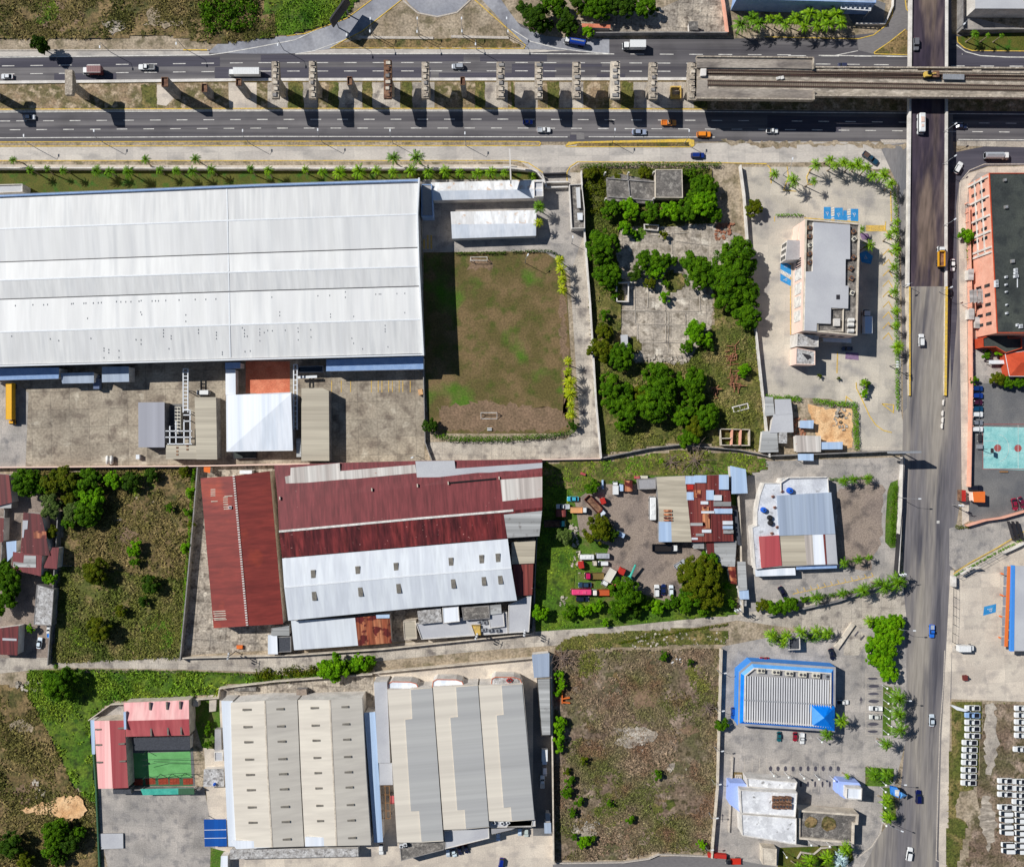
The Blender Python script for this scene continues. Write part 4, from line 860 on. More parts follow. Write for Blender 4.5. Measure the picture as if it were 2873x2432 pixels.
f = MB(); f.path(PL([(-90, 402.5), (0, 399), (521, 377.5), (853, 367)], 10.9), .5, 10.2, 11.0, 'awning_blue'); part('roof_gutter', f, wh)
for q in ([(461.5, 385, 10.4), (463, 447.5, 11.3)], [(463, 449.5, 11.3), (464, 515, 10.4)], [(464.5, 518, 10.4), (465, 552.5, 11.2)], [(465, 555, 11.2), (466, 592, 10.4)], [(466, 595, 10.4), (467, 660, 11.3)], [(467, 662, 11.3), (468.5, 727, 10.4)]):
    a, b = [P(*k) for k in q]; f = MB(); d_ = Vector((.22, 0, 0)); f.poly([a-d_, b-d_, b+d_, a+d_], 'steel_white'); part('roof_seam', f, wh)
random.seed(3)
def wz(x, y):
    "roof height of the warehouse under a picture point"
    X, Y = (OX+x*K)*2084/2873, (OY+y*K)*2084/2873; f_ = min(1, X/521) if X < 521 else 1+(X-521)/332; prev = None
    for pts, z in wl:
        a, b, c_ = pts[1][1], pts[2][1], pts[3][1]; yy = a+(b-a)*f_ if f_ <= 1 else b+(c_-b)*(f_-1)
        if prev and Y <= yy: return prev[1]+(z-prev[1])*(Y-prev[0])/(yy-prev[0])
        prev = (yy, z)
    return 10.2
T(0, 1); g = MB()
for x, y in [(124, 723), (266, 716), (353, 716), (385, 714), (580, 708), (594, 706), (680, 704), (697, 703), (757, 702), (797, 700), (822, 698), (945, 690), (980, 692), (1020, 692), (1062, 691), (1128, 687), (1145, 682), (1234, 685), (1262, 684), (1286, 684), (1345, 681), (1453, 677), (1584, 673), (1670, 672), (1752, 669), (710, 826), (1508, 798), (1508, 850), (1142, 775), (1150, 795), (94, 970), (407, 992), (476, 1006), (737, 988), (843, 1068), (843, 1088), (843, 1145), (882, 1080), (882, 1104), (965, 1088), (965, 1142), (1103, 998), (1144, 1000), (1144, 1034), (1326, 920), (1326, 945), (1326, 972), (1388, 968), (1388, 990), (1371, 1072), (1610, 918), (1610, 944), (1756, 940), (1756, 962), (1756, 990), (1804, 1100), (1804, 1118), (1966, 902), (1984, 920), (1984, 948), (1984, 972), (2006, 970), (1988, 1095), (2031, 1090)]:
    z_ = wz(x, y); c = P(x, y, z_); g = MB(); g.box((c.x, c.y, z_), (.24, .55, .22), 0, 'steel_grey'); part('roof_vent_or_mark', g, wh)  # marks in the roofing (holes, rust dots) built as small grey boxes
T(1, 1); g = MB()
for x, y in [(128, 654), (192, 775), (192, 803), (502, 643), (598, 640), (725, 612), (725, 655), (605, 792), (605, 815), (793, 810), (972, 630), (1000, 629), (1013, 629), (1144, 625), (1208, 623), (30, 912), (30, 940), (30, 960), (31, 1008), (66, 940), (94, 924), (132, 926), (237, 922), (340, 905), (342, 934), (342, 1000), (444, 918), (446, 977), (778, 987), (792, 1028), (865, 1073), (1048, 884), (1048, 912), (1048, 932), (1071, 1057), (1208, 780)]:
    z_ = wz(x, y); c = P(x, y, z_); g = MB(); g.box((c.x, c.y, z_), (.2, .5, .22), 0, 'steel_grey'); part('roof_vent_or_mark', g, wh)  # more of the roofing's holes and rust dots, as boxes
# lean-to awnings on its south side
T(0, 1)
def shed(pts, z, label, roof, wall_='stone_white', name='shed', cat='shed', z2=None, posts=False, group=None, th=.12):
    "mono-pitch roof: first two corners at z, last two at z2"
    z2 = z if z2 is None else z2; q = [P(p[0], p[1], z if i < 2 else z2) for i, p in enumerate(pts)]; c = sum(q, Vector((0, 0, 0)))/len(q); c.z = 0
    t = thing(name, label, cat, c, group=group); r = MB()
    if mb_area([(p.x, p.y) for p in q]) < 0: q = q[::-1]
    dn = Vector((0, 0, th)); r.poly(q, roof); r.poly([p-dn for p in q[::-1]], roof)
    for i in range(len(q)): a, b = q[i], q[(i+1) % len(q)]; r.poly([a-dn, b-dn, b, a], roof)
    part('roof', r, t); v = [Vector((p.x, p.y)) for p in q]; v = inset(v, .25)
    if posts:
        for i, p in enumerate(v): g = MB(); g.box((p.x, p.y, (q[i].z-th)/2), (.18, .18, q[i].z-th), 0, wall_); part('post', g, t)
    else:
        w = MB()
        for i in range(len(v)): j = (i+1) % len(v); w.poly([(v[i].x, v[i].y, 0), (v[j].x, v[j].y, 0), (v[j].x, v[j].y, q[j].z-th), (v[i].x, v[i].y, q[i].z-th)], wall_)
        part('wall', w, t)
    return t
shed([(-80, 1232), (480, 1225), (475, 1315), (-80, 1330)], 6.5, 'long blue-grey loading awning at the left edge below the warehouse', 'awning_blue', name='awning', cat='awning', z2=5.5)
shed([(490, 1270), (762, 1262), (762, 1350), (505, 1355)], 5, 'dark grey loading dock roof beside the long awning', 'roof_bluegrey', name='awning', cat='awning', z2=4.4)
shed([(828, 1220), (1045, 1215), (1048, 1340), (828, 1345)], 5.5, 'grey loading dock roof standing alone under the warehouse', 'roof_bluegrey', name='awning', cat='awning', z2=5)
shed([(1828, 1185), (1952, 1182), (1952, 1230), (1828, 1238)], 5, 'small pale canopy by the red courtyard', 'awning_blue', name='awning', cat='awning')
shed([(1832, 1240), (1912, 1240), (1914, 1445), (1832, 1447)], 4, 'narrow white passage roof left of the red courtyard', 'roof_brightwhite', name='covered_passage', cat='passage')
T(1, 1); shed([(572, 1160), (1360, 1135), (1360, 1238), (570, 1255)], 7, 'long blue-tinted awning at the warehouse corner by the pitch', 'awning_blue', name='awning', cat='awning', z2=6)
# pipe bridges
T(0, 1)
def pipe_rack(x0, x1, y0, y1, label, z=4.5, step=30):
    t = thing('pipe_rack', label, 'pipe rack', P((x0+x1)/2, (y0+y1)/2)); 
    for x in (x0, x1): g = MB(); g.path(PL([(x, y0), (x, y1)], z), .35, z, z+.35, 'steel_white'); part('beam', g, t)
    y = y0
    while y < y1: g = MB(); g.path(PL([(x0, y), (x1, y)], z), .3, z, z+.3, 'steel_white'); part('rung', g, t); y += step
    for y in (y0+5, (y0+y1)/2, y1-5):
        for x in (x0, x1): p = P(x, y, z); g = MB(); g.box((p.x, p.y, z/2), (.25, .25, z), 0, 'steel_grey'); part('post', g, t)
pipe_rack(1490, 1528, 1235, 1590, 'white ladder-like pipe rack left of the tan roof'); T(1, 1); pipe_rack(308, 336, 1200, 1730, 'white ladder-like pipe rack between hipped roof and tan shed', step=42)
T(0, 1); t = thing('equipment_gantry', 'white steel frame with pipes over the chiller pit', 'steel frame', P(1500, 1700)); T(0, 2); g = MB()
for a, b in (((1345, -20), (1560, -20)), ((1345, 30), (1560, 30)), ((1360, 85), (1560, 85)), ((1380, -60), (1380, 85)), ((1430, -100), (1430, 85)), ((1495, -110), (1495, 85)), ((1545, -190), (1545, 85)), ((1490, -100), (1550, -100)), ((1490, -150), (1550, -150)), ((1490, -190), (1550, -190))): g.path(PL([a, b], 5), .35, 4.9, 5.2, 'steel_white')
part('beams', g, t)
for x, y in ((1380, 80), (1545, 80), (1495, -110), (1380, -60)): p = P(x, y, 5); g = MB(); g.box((p.x, p.y, 2.5), (.25, .25, 5), 0, 'steel_grey'); part('post', g, t)
T(0, 1)
mb = MB(); c0 = P(1440, 1650, 2.5)
t = thing('chiller', 'white chiller block with two columns of dark fans', 'chiller', (c0.x, c0.y, 0)); g = MB(); g.prism(PL([(1414, 1545), (1466, 1545), (1466, 1762), (1414, 1762)], 2.5), .3, 2.5, 'ac_beige', bottom=True); part('casing', g, t)
for i in range(8):
    for x in (1428, 1452): p = P(x, 1560+i*27, 2.5); g = MB(); g.tube((p.x, p.y, 2.5), (p.x, p.y, 2.62), .42, .42, 'steel_dark', 12); part('fan', g, t)
ground('plinth', rect(1335, 1520, 1480, 1800), 'asphalt_dark_lot', 5)
T(0, 1); block([(1128, 1512), (1332, 1510), (1333, 1868), (1130, 1868)], 5, 'plain light grey flat shed beside the chiller', 'wall_grey', 'roof_steelgrey', 0, 'shed', 'shed', eave=.2)
block([(1585, 1470), (1750, 1470), (1760, 1965), (1600, 1965)], 5, 'tan ribbed shed with a tall shadow on its right', 'wall_grey', 'roof_tan', 0, 'shed', 'shed', eave=.2)
T(0, 2); block([(1350, 95), (1600, 100), (1600, 205), (1350, 205)], 4.6, 'low tan annex with missing sheets below the white frame', 'wall_grey', 'roof_tan', 0, 'shed', 'shed', eave=.1)
for i, (x, y) in enumerate([(1440, 115), (1440, 145), (1522, 102), (1522, 130), (1440, 172)]):
    mb = MB(); mb.prism(PL(rect(x-9, y-7, x+9, y+7), 4.75), 4.7, 4.8, 'rusty_formwork', bottom=True); solo('loose_sheet', mb, f'rust-brown square patch on the tan annex, {ordn(i+1)} of five', 'metal sheet', group='rusty patches on the tan annex')
# hipped white building
def hipped(pts, z, zr, label, roof, apex=None, wall_='stone_white', name='building', cat='building', ridge=None, eave=.3, m2=None):
    "pts: four eave corners at z; ridge: two picture points at zr (or one apex)"
    q = PL(pts, z); t = thing(name, label, cat, centre(pts, z)); w = MB(); v = [Vector((p.x, p.y)) for p in q]
    if mb_area([(p.x, p.y) for p in v]) < 0: v = v[::-1]; q = q[::-1]
    w.prism(inset(v, eave), 0, z-.01, wall_); part('wall', w, t); r = MB()
    R_ = PL(ridge, zr); mm = m2 or [roof]*4
    for i in range(4):
        a, b = q[i], q[(i+1) % 4]
        if len(R_) == 1: r.poly([a, b, R_[0]], mm[i])
        else:
            d = [(R_[0]-a).length < (R_[1]-a).length, (R_[0]-b).length < (R_[1]-b).length]
            ra, rb = R_[0 if d[0] else 1], R_[0 if d[1] else 1]
            r.poly([a, b, ra] if (ra-rb).length < .01 else [a, b, rb, ra], mm[i])
    r.poly([(p.x, p.y, p.z-.02) for p in q[::-1]], roof); part('roof', r, t)
    g = MB(); g.ring([(p.x, p.y) for p in v], .35, z-.15, z+.04, 'steel_white'); part('eave_trim', g, t); return t
T('d'); hipped([(460, 804), (594, 798), (596, 917), (461, 919)], 6, 8.2, 'bright white hipped roof building beside the red courtyard', 'roof_brightwhite', ridge=[(592, 801)], m2=['roof_brightwhite']*4)
T(1, 1); block([(372, 1395), (538, 1392), (590, 1415), (594, 1980), (372, 1980)], 5, 'long beige ribbed shed right of the pipe rack', 'wall_grey', 'roof_tan', 0, 'shed', 'shed', eave=.1)
T(1, 2); block([(328, 40), (365, 38), (368, 190), (330, 190)], 4, 'narrow lean-to against the long beige shed', 'wall_grey', 'roof_zinc', 0, 'shed', 'shed')
T(1, 1); block([(342, 1215), (548, 1210), (548, 1262), (342, 1265)], 3, 'row of blue-lit cooling units under the warehouse wall', 'steel_grey', 'glass', .3, 'cooling_unit', 'cooling unit')
mb = MB(); mb.path(PL([(340, 1305), (495, 1298)], 2.5), .9, 1.8, 2.5, 'steel_white'); solo('duct', mb, 'white horizontal duct left of the striped parking bays', 'duct')
# pump room frames in pit
T(0, 2); block([(1890, 150), (2080, 148), (2080, 200), (1900, 205)], 1.5, 'dark low plant row below the hipped roof', 'steel_dark', 'roof_felt', .2, 'plant_shed', 'shed')
# --- white entrance buildings
T('d')
loft_roof([([(877, 372), (1060, 367), (1107, 366)], 4.4), ([(879, 389), (1060, 386), (1105, 385)], 5.6), ([(881, 408), (1060, 404), (1105, 403)], 4.4)], ['roof_rustwhite', 'roof_brightwhite'], 'upper white gabled office with rust streaks', 'office_building', cat='building')
T(2, 0); block([(178, 1478), (252, 1476), (256, 1600), (180, 1605)], 5.2, 'small open white box at the end of the upper office', 'stone_white', 'roof_lightslab', .7)
T('d'); loft_roof([([(917, 431), (1092, 428)], 4.2), ([(918.5, 457), (1091, 455)], 5.6), ([(920, 486), (1091, 480)], 4.2)], ['roof_rustwhite', 'roof_brightwhite'], 'lower white gabled office with blue-grey rust stains', 'office_building', cat='building')
T(1, 0); block([(1345, 1500), (1430, 1500), (1440, 1760), (1345, 1760)], 5.5, 'blue-grey shaded annex between warehouse and offices', 'awning_blue', 'roof_slab', .4)
T(0, 0); block([(-80, 1505), (190, 1498), (190, 1562), (-80, 1575)], 4.5, 'small white flat building at the left edge above the warehouse', 'stone_white', 'roof_lightslab', .6)
# entrance canopy and guard strip
T(2, 0); block([(465, 1505), (568, 1500), (590, 1700), (592, 1860), (484, 1862)], 3.4, 'long narrow roofless white guard block by the compound gate', 'stone_white', 'roof_oldslab', .9, 'guard_house', 'building')
T(2, 1); shed([(530, -30), (575, -30), (575, 28), (535, 28)], 4.6, 'tiny white canopy on the guard block', 'steel_white', name='canopy', cat='canopy')
T(2, 0); shed([(520, 1525), (552, 1520), (560, 1690), (530, 1690)], 4.7, 'slim white roof strip along the guard block', 'roof_white', name='canopy', cat='canopy')
mb = MB(); [mb.path(PL(q, 2), .5, 0, 1.8, m_) for q, m_ in (([(255, 1410), (445, 1405)], 'steel_dark'), ([(280, 1478), (460, 1475)], 'stone_white'), ([(285, 1520), (455, 1515)], 'stone_white'), ([(250, 1420), (285, 1520)], 'stone_white'))]; solo('gate', mb, 'entrance gate with white side walls leading to the offices', 'gate')
# --- elevated rail viaduct
def slab(q, z0, z1, m): g = MB(); g.prism(q, z0, z1, m, bottom=True); return g
ZV = 11.
T('d'); c = P(1700, 170, 0); via = thing('rail_viaduct', 'unfinished elevated concrete railway with two tracks over the avenue', 'viaduct', (c.x, c.y, 0))
deck = [(1414, 140), (1655, 141), (2250, 146), (2250, 201), (1960, 197.5), (1655, 192), (1414, 197)]
part('deck', slab(PL(deck, ZV), ZV-1.2, ZV, 'ballast'), via)
T(2, 0); part('platform', slab(PL([(1500, 466), (2200, 472), (2445, 476), (2445, 562), (2200, 556), (1505, 550)], ZV+.9), ZV-.4, ZV+.9, 'deck_concrete'), via)
part('platform', slab(PL([(1500, 720), (2200, 726), (2448, 735), (2448, 808), (2200, 804), (1500, 798)], ZV+.5), ZV-.6, ZV+.5, 'deck_concrete'), via)
part('platform', slab(PL([(1505, 650), (1590, 650), (1590, 720), (1505, 720)], ZV+.4), ZV, ZV+.4, 'deck_concrete'), via)
for ys, nm in (([462, 468, 472], 'x'), ([800, 806, 810], 'y')):
    g = MB(); g.path(PL([(1500, ys[0]), (2200, ys[1]), (2447, ys[2])], ZV+1.2), .45, ZV-.5, ZV+1.5, 'concrete_pier'); part('parapet', g, via)
T(3, 0)
for y0, y1 in ((548, 556), (778, 792)):
    g = MB(); g.path(PL([(375, y0), (2300, y1)], ZV+.6), .5, ZV-.6, ZV+.9, 'concrete_pier'); part('parapet', g, via)
T(3, 0); g = MB(); g.path(PL([(372, 470), (372, 565)], ZV+1.2), .45, ZV-.4, ZV+1.6, 'concrete_pier'); part('parapet', g, via)
g = MB(); g.path(PL([(380, 735), (378, 812)], ZV+1), .45, ZV-.4, ZV+1.2, 'concrete_pier'); part('parapet', g, via)
def rail_track(x0, y0, x1, y1, gauge, z, sl, label=None, sleepers=True):
    g = MB()
    for o in (-1, 1): g.path(PL([(x0, y0+o*gauge), (x1, y1+o*gauge)], z), .28, z+.25, z+.42, 'rail_steel')
    part('rails', g, via)
    if sleepers:
        g = MB(); n = int((x1-x0)/sl)
        for i in range(n):
            x = x0+(i+.5)*sl; y = y0+(y1-y0)*(i+.5)/n; p = P(x, y, z); g.box((p.x, p.y, z+.13), (.35, 2.3, .2), 0, 'sleeper')
        part('sleepers', g, via)
T(3, 0); rail_track(-490, 676, 2250, 722, 17, ZV, 15); rail_track(-490, 588, 2250, 640, 15, ZV, 15)
rail_track(-490, 602, 2250, 626, 1, ZV, 999, sleepers=False)
g = MB(); g.path(PL([(-490, 560), (300, 572), (2250, 596)], ZV), .6, ZV, ZV+.35, 'concrete_pier'); part('walkway', g, via)
for x in (-60, 330, 700, 1080, 1530, 1900):
    c = P(x, 660, 0)
    if 1100 < x < 1450: continue
    g = MB(); c = P(x, 665, ZV-1.3); g.prism([(c.x-1, c.y-4.5), (c.x+1, c.y-4.5), (c.x+1, c.y+4.5), (c.x-1, c.y+4.5)], ZV-2.6, ZV-1.2, 'concrete_pier', bottom=True); g.box((c.x, c.y, (ZV-2.6)/2), (1.8, 3, ZV-2.6), 0, 'concrete_pier'); part('pier', g, via)
T(2, 0); g = MB(); g.prism(PL([(1535, 558), (1580, 558), (1578, 615), (1532, 618)], ZV+1), ZV, ZV+1, 'stone_white'); part('cabinet', g, via)
T(3, 0); mb = MB()
for (x, y, a, b) in ((90, 636, 1.6, .9), (120, 632, 1.2, 1.1)): p = P(x, y, ZV+.4); mb.box((p.x, p.y, ZV+.4), (a, b, .3), .3, 'paint_white')
solo('tarpaulin', mb, 'crumpled white sheet lying between the rails', 'tarpaulin')
for x, y, a, b in ((500, 562, 3, 1), (620, 565, 4, .9), (910, 568, 3, .8), (1150, 575, 6, .9), (1700, 578, 3, .8)):
    mb = MB(); p = P(x, y, ZV+.2); mb.box((p.x, p.y, ZV+.25), (a, b, .35), .02, 'concrete_pier'); solo('concrete_beam', mb, f'loose pale concrete beam on the viaduct edge, {a} by {b} metres', 'concrete beam')
# free-standing piers of the unfinished part
def pier(x0, x1, y0, y1, label, z=11.2, cap='concrete_pier', base=None, rough=True):
    "x0..x1, y0..y1: top of the hammerhead in the picture"
    q = PL([(x0, y0), (x1, y0), (x1, y1), (x0, y1)], z); c = sum(q, Vector((0, 0, 0)))/4; full = (y1-y0) > 150
    t = thing('viaduct_pier', label, 'concrete pier', (c.x, c.y, 0), group='piers of the unfinished railway')
    hx = (q[1].x-q[0].x)/2; hy = abs(q[0].y-q[2].y)/2; g = MB(); s_ = hy*.28 if full else hy*.95
    g.loft([[(c.x-hx*.7, c.y-s_, 0), (c.x+hx*.7, c.y-s_, 0), (c.x+hx*.7, c.y+s_, 0), (c.x-hx*.7, c.y+s_, 0)], [(c.x-hx*.75, c.y-s_, z-2.4), (c.x+hx*.75, c.y-s_, z-2.4), (c.x+hx*.75, c.y+s_, z-2.4), (c.x-hx*.75, c.y+s_, z-2.4)]] if full else
           [[(c.x-hx, c.y-s_, 0), (c.x+hx, c.y-s_, 0), (c.x+hx, c.y+s_, 0), (c.x-hx, c.y+s_, 0)], [(c.x-hx, c.y-s_, z), (c.x+hx, c.y-s_, z), (c.x+hx, c.y+s_, z), (c.x-hx, c.y+s_, z)]], 'concrete_pier' if full else 'wall_grey', capm='rusty_formwork' if not full else None); part('shaft', g, t)
    if full:
        g = MB(); R4 = lambda a, b, zz: [(c.x-a, c.y-b, zz), (c.x+a, c.y-b, zz), (c.x+a, c.y+b, zz), (c.x-a, c.y+b, zz)]
        g.add([p for p in R4(hx, s_*1.1, z-2.6)+R4(hx, hy, z-1.4)+R4(hx, hy, z)], [[3, 2, 1, 0]]+[[i, (i+1) % 4, 4+(i+1) % 4, 4+i] for i in range(4)]+[[4+i, 4+(i+1) % 4, 8+(i+1) % 4, 8+i] for i in range(4)]+[[8, 9, 10, 11]], cap); part('hammerhead', g, t)
        if rough:
            for k in range(6):
                g = MB(); yy = c.y-hy+hy*2*(k+.5)/6; g.box((c.x+random.uniform(-.3, .3), yy, z+.2), (hx*random.uniform(.8, 1.3), hy*.16, .45), 0, random.choice(['wall_cream', cap, 'wall_grey', 'wall_cream'])); g.box((c.x+hx*.5, yy+hy*.12, z+.15), (hx*.5, hy*.05, .5), 0, 'steel_dark'); part('bearing_block', g, t)
    else:
        g = MB(); g.ring([(c.x-hx, c.y-hy), (c.x+hx, c.y-hy), (c.x+hx, c.y+hy), (c.x-hx, c.y+hy)], .18, z, z+.5, 'rusty_formwork'); part('formwork', g, t)
    return t
T(0, 0); pier(-225, -165, 568, 770, 'short-headed pier just outside the left edge', 12.5, rough=False)
pier(527, 587, 568, 770, 'leftmost hammerhead pier, grey and short-headed', 12.5, rough=False)
pier(1315, 1368, 632, 708, 'bare shaft with rusty top, leftmost of the shafts without a head', 11); pier(1640, 1685, 685, 752, 'shortest bare shaft beside the rubble patch', 6.5); pier(1918, 1962, 645, 700, 'bare grey shaft on the pale slab', 11)
T(1, 0); pier(127, 186, 500, 798, 'hammerhead pier just right of the long white truck', 11.2); pier(430, 488, 498, 800, 'hammerhead pier second from the left with a full length head'); pier(1038, 1100, 488, 798, 'rust-brown edged hammerhead pier', cap='rusty_formwork'); pier(1345, 1405, 505, 798, 'smooth pale hammerhead pier right of the rust-edged one'); pier(1953, 2020, 505, 800, 'hammerhead pier standing right of the silver jeep')
pier(743, 783, 628, 695, 'bare shaft with dark rusty top between two headed piers', 11); pier(1660, 1698, 630, 695, 'bare shaft with rusty top near the sand patch', 11)
T(2, 0); pier(187, 250, 505, 800, 'hammerhead pier seventh from the left in the row'); pier(493, 560, 505, 800, 'hammerhead pier eighth from the left in the row'); pier(803, 878, 500, 800, 'hammerhead pier with brown beam stubs, ninth from the left', cap='wall_cream'); pier(1115, 1183, 508, 805, 'hammerhead pier nearest the yellow crane base'); pier(1430, 1500, 508, 812, 'last pier, carrying the end of the viaduct', 11.0)
mb = MB(); q = PL([(1290, 700), (1375, 700), (1375, 798), (1290, 798)], 1.2); mb.ring(q, .5, 0, 1.3, 'paint_yellow')
for i in range(6): p = P(1300+i*13, 785, 1.2); mb.box((p.x, p.y, 1.1), (.25, 1.4, .5), .4, 'paint_yellow')
solo('yellow_stand', mb, 'yellow square steel frame on the median', 'steel frame')
# --- road bridge (overpass)
T('d'); zb = lambda y: 5.5 if y < 300 else max(0.06, 5.5*(1-((y-300)/535))) if y < 835 else .06
YS = [-40, 60, 140, 200, 260, 300, 380, 460, 540, 583]; c = P(1890, 300)
ov = thing('road_bridge', 'dark asphalt overpass with white parapets under the railway', 'bridge', (c.x, c.y, 0)); xl = lambda y: 1855-(y)*.0105; xr = lambda y: 1928-y*.003
def strip(ys, m, name, t, fl, fr, dz=0, skirt=True):
    g = MB(); Lq = [P(fl(y), y, zb(y)+dz) for y in ys]; Rq = [P(fr(y), y, zb(y)+dz) for y in ys]
    for i in range(len(ys)-1):
        g.poly([Lq[i], Lq[i+1], Rq[i+1], Rq[i]], m)
        if skirt:
            for e in (Lq, Rq): a, b = e[i], e[i+1]; zl = 0 if ys[i] >= 380 else None; g.poly([a, b, (b.x, b.y, 0 if zl == 0 else b.z-1), (a.x, a.y, 0 if zl == 0 else a.z-1)], 'wall_grey')
    if skirt and len(Lq) > 6: g.poly([(p.x, p.y, p.z-1) for p in (Lq[0], Rq[0], Rq[6], Lq[6])], 'wall_grey')
    return part(name, g, t)
strip(YS, 'asphalt_bridge', 'deck', ov, xl, xr)
for f_ in (lambda y: xl(y), lambda y: xr(y)):
    g = MB()
    for i in range(len(YS)-1):
        a = P(f_(YS[i]), YS[i], zb(YS[i])+.9); b = P(f_(YS[i+1]), YS[i+1], zb(YS[i+1])+.9); w_ = .35
        for (o0, o1) in ((-w_, w_),): g.poly([(a.x+o0, a.y, a.z), (b.x+o0, b.y, b.z), (b.x+o1, b.y, b.z), (a.x+o1, a.y, a.z)], 'stone_white')
        for o in (-w_, w_): g.poly([(a.x+o, a.y, a.z), (b.x+o, b.y, b.z), (b.x+o, b.y, b.z-1.8), (a.x+o, a.y, a.z-1.8)], 'stone_white')
    part('parapet', g, ov)
for y in (60, 140, 262, 340):
    g = MB(); a = P(1890, y, 4.4); g.box((a.x, a.y, 2.2), (9, 1.2, 4.4), 0, 'concrete_pier'); part('pier', g, ov)
YR = [583, 640, 700, 760, 805, 845]; c = P(1888, 700)
rp = thing('road_ramp', 'brown asphalt ramp of the overpass with yellow parapets', 'ramp', (c.x, c.y, 0)); r2 = lambda y: 1926.5-(y-583)*.01; l2 = lambda y: 1851.5+(y-583)*.001
strip(YR, 'asphalt_avenue', 'deck', rp, l2, r2)
for f_, ye in ((l2, 4), (r2, 4)):
    g = MB()
    for i in range(ye):
        a = P(f_(YR[i]), YR[i], zb(YR[i])+.8); b = P(f_(YR[i+1]), YR[i+1], zb(YR[i+1])+.8)
        w_ = .28 if f_ is l2 else .45; g.poly([(a.x-w_, a.y, a.z), (b.x-w_, b.y, b.z), (b.x+w_, b.y, b.z), (a.x+w_, a.y, a.z)], 'kerb_yellow')
        for o in (-w_, w_): g.poly([(a.x+o, a.y, a.z), (b.x+o, b.y, b.z), (b.x+o, b.y, 0), (a.x+o, a.y, 0)], 'wall_cream')
    part('parapet', g, rp)
T(3, 1)
for i, (x, y) in enumerate([(1432, 1508), (1427, 1595), (1427, 1650), (1422, 1698)]):
    p = P(x, y, .8); mb = MB(); mb.loft([rrect(0, -.55, .55, .3, .05), rrect(.5, -1, 1, .22, .05), rrect(.85, -1, 1, .12, .05)], 'stone_white'); o = link('road_barrier', mb.data('road_barrier'), None, (p.x, p.y, .06), 1.5); tag(o, f'short white concrete barrier below the ramp, {ordn(i+1)} from the top', 'road barrier', 'concrete barriers in the avenue')
# --- buildings along the top edge
T(3, 0); block([(-230, -120), (520, -120), (590, -120), (880, -90), (880, 28), (-250, -5)], 8, 'blue-grey metal hall cut by the top edge, with a roof truss', 'awning_blue', 'roof_bluegrey', .3, 'hall')
c = P(720, 52); t = thing('roof_truss', 'white zigzag steel truss jutting from the hall at the top edge', 'truss', (c.x, c.y, 0))
g = MB(); [g.path(PL(q, 6.5), .3, 6.3, 6.6, 'steel_white') for q in ([(600, 22), (880, 28)], [(600, 72), (840, 88)], [(840, 30), (838, 88)], [(600, 22), (600, 72)])]
for i in range(6): x = 620+i*38; g.path(PL([(x, 24), (x+19, 78)], 6.5), .22, 6.3, 6.6, 'steel_white'); g.path(PL([(x+19, 78), (x+38, 26)], 6.5), .22, 6.3, 6.6, 'steel_white')
part('lattice', g, t)
for x, y in ((605, 70), (835, 85)): p = P(x, y, 6.5); g = MB(); g.box((p.x, p.y, 3.2), (.3, .3, 6.4), 0, 'steel_grey'); part('post', g, t)
block([(1690, -160), (2300, -160), (2300, 72), (1690, 70)], 6.5, 'white-roofed hall in the top right corner', 'stone_white', 'roof_lightslab', .0, 'hall', eave=.1)
ground('yard', [(-240, 0), (880, 0), (960, 30), (940, 190), (700, 195), (640, 90), (-240, 60)], 'asphalt_dark_lot', 2)
wall([(710, 203), (945, 205), (1010, 60), (1015, -60)], 1.2, .4, 'stone_white', 'low white wall curving beside the slip road at the top')
wall([(1545, 275), (1545, -80)], 3.4, .5, 'wall_grey', 'tall grey wall right of the overpass top'); wall([(1545, 268), (2200, 262)], 2.6, .35, 'wall_grey', 'grey wall above the small lawn in the top right')
T(2, 0); wall([(1690, -60), (1712, 60), (1728, 180), (1742, 290)], 2.6, .5, 'wall_pink', 'pinkish plot wall descending from the top edge')
wall([(600, 292), (1230, 288), (1742, 290)], 2.4, .35, 'wall_grey', 'long dark-shadowed wall along the top road')
T(2, 0); shed([(568, 192), (800, 200), (802, 232), (572, 222)], 3, 'small orange-roofed shed in the rubble plot at the top', 'court_orange', name='shed'); shed([(1435, 175), (1510, 175), (1516, 248), (1440, 245)], 3, 'small dark grey hut at the right of the rubble plot', 'roof_oldslab', name='hut', cat='hut'); shed([(378, 112), (458, 112), (460, 158), (410, 158)], 3, 'little grey hut among the trees at the top', 'roof_zinc', name='hut', cat='hut')
ground('yard', [(640, 130), (1180, 80), (1500, -60), (1720, -60), (1740, 285), (950, 280), (640, 230)], 'concrete_broken', 2)
T(1, 0); c = P(2065, 1350, 9); t = thing('billboard', 'tall narrow rusty billboard seen edge-on above the offices', 'billboard', (c.x, c.y, 0)); g = MB(); g.path(PL([(2060, 1225), (2070, 1480)], 10), .45, 8, 12, 'roof_oldwhite'); part('panel', g, t); g = MB(); g.box((c.x, c.y, 4), (.6, .6, 8), 0, 'steel_grey'); part('post', g, t); g = MB(); g.box((c.x, c.y, 8), (5, .2, .2), 0, 'steel_white'); part('outrigger', g, t)
T(1, 0); t = thing('billboard', 'large dark billboard leaning over the slip road, casting a slanted shadow', 'billboard', P(680, 100)); g = MB(); g.path(PL([(612, 190), (750, -5)], 7), .6, 4, 9.5, 'steel_dark'); part('panel', g, t)
for x, y in ((640, 150), (720, 40)): p = P(x, y, 7); g = MB(); g.tube((p.x, p.y, 0), (p.x, p.y, 4.2), .25, .25, 'steel_grey'); part('post', g, t)
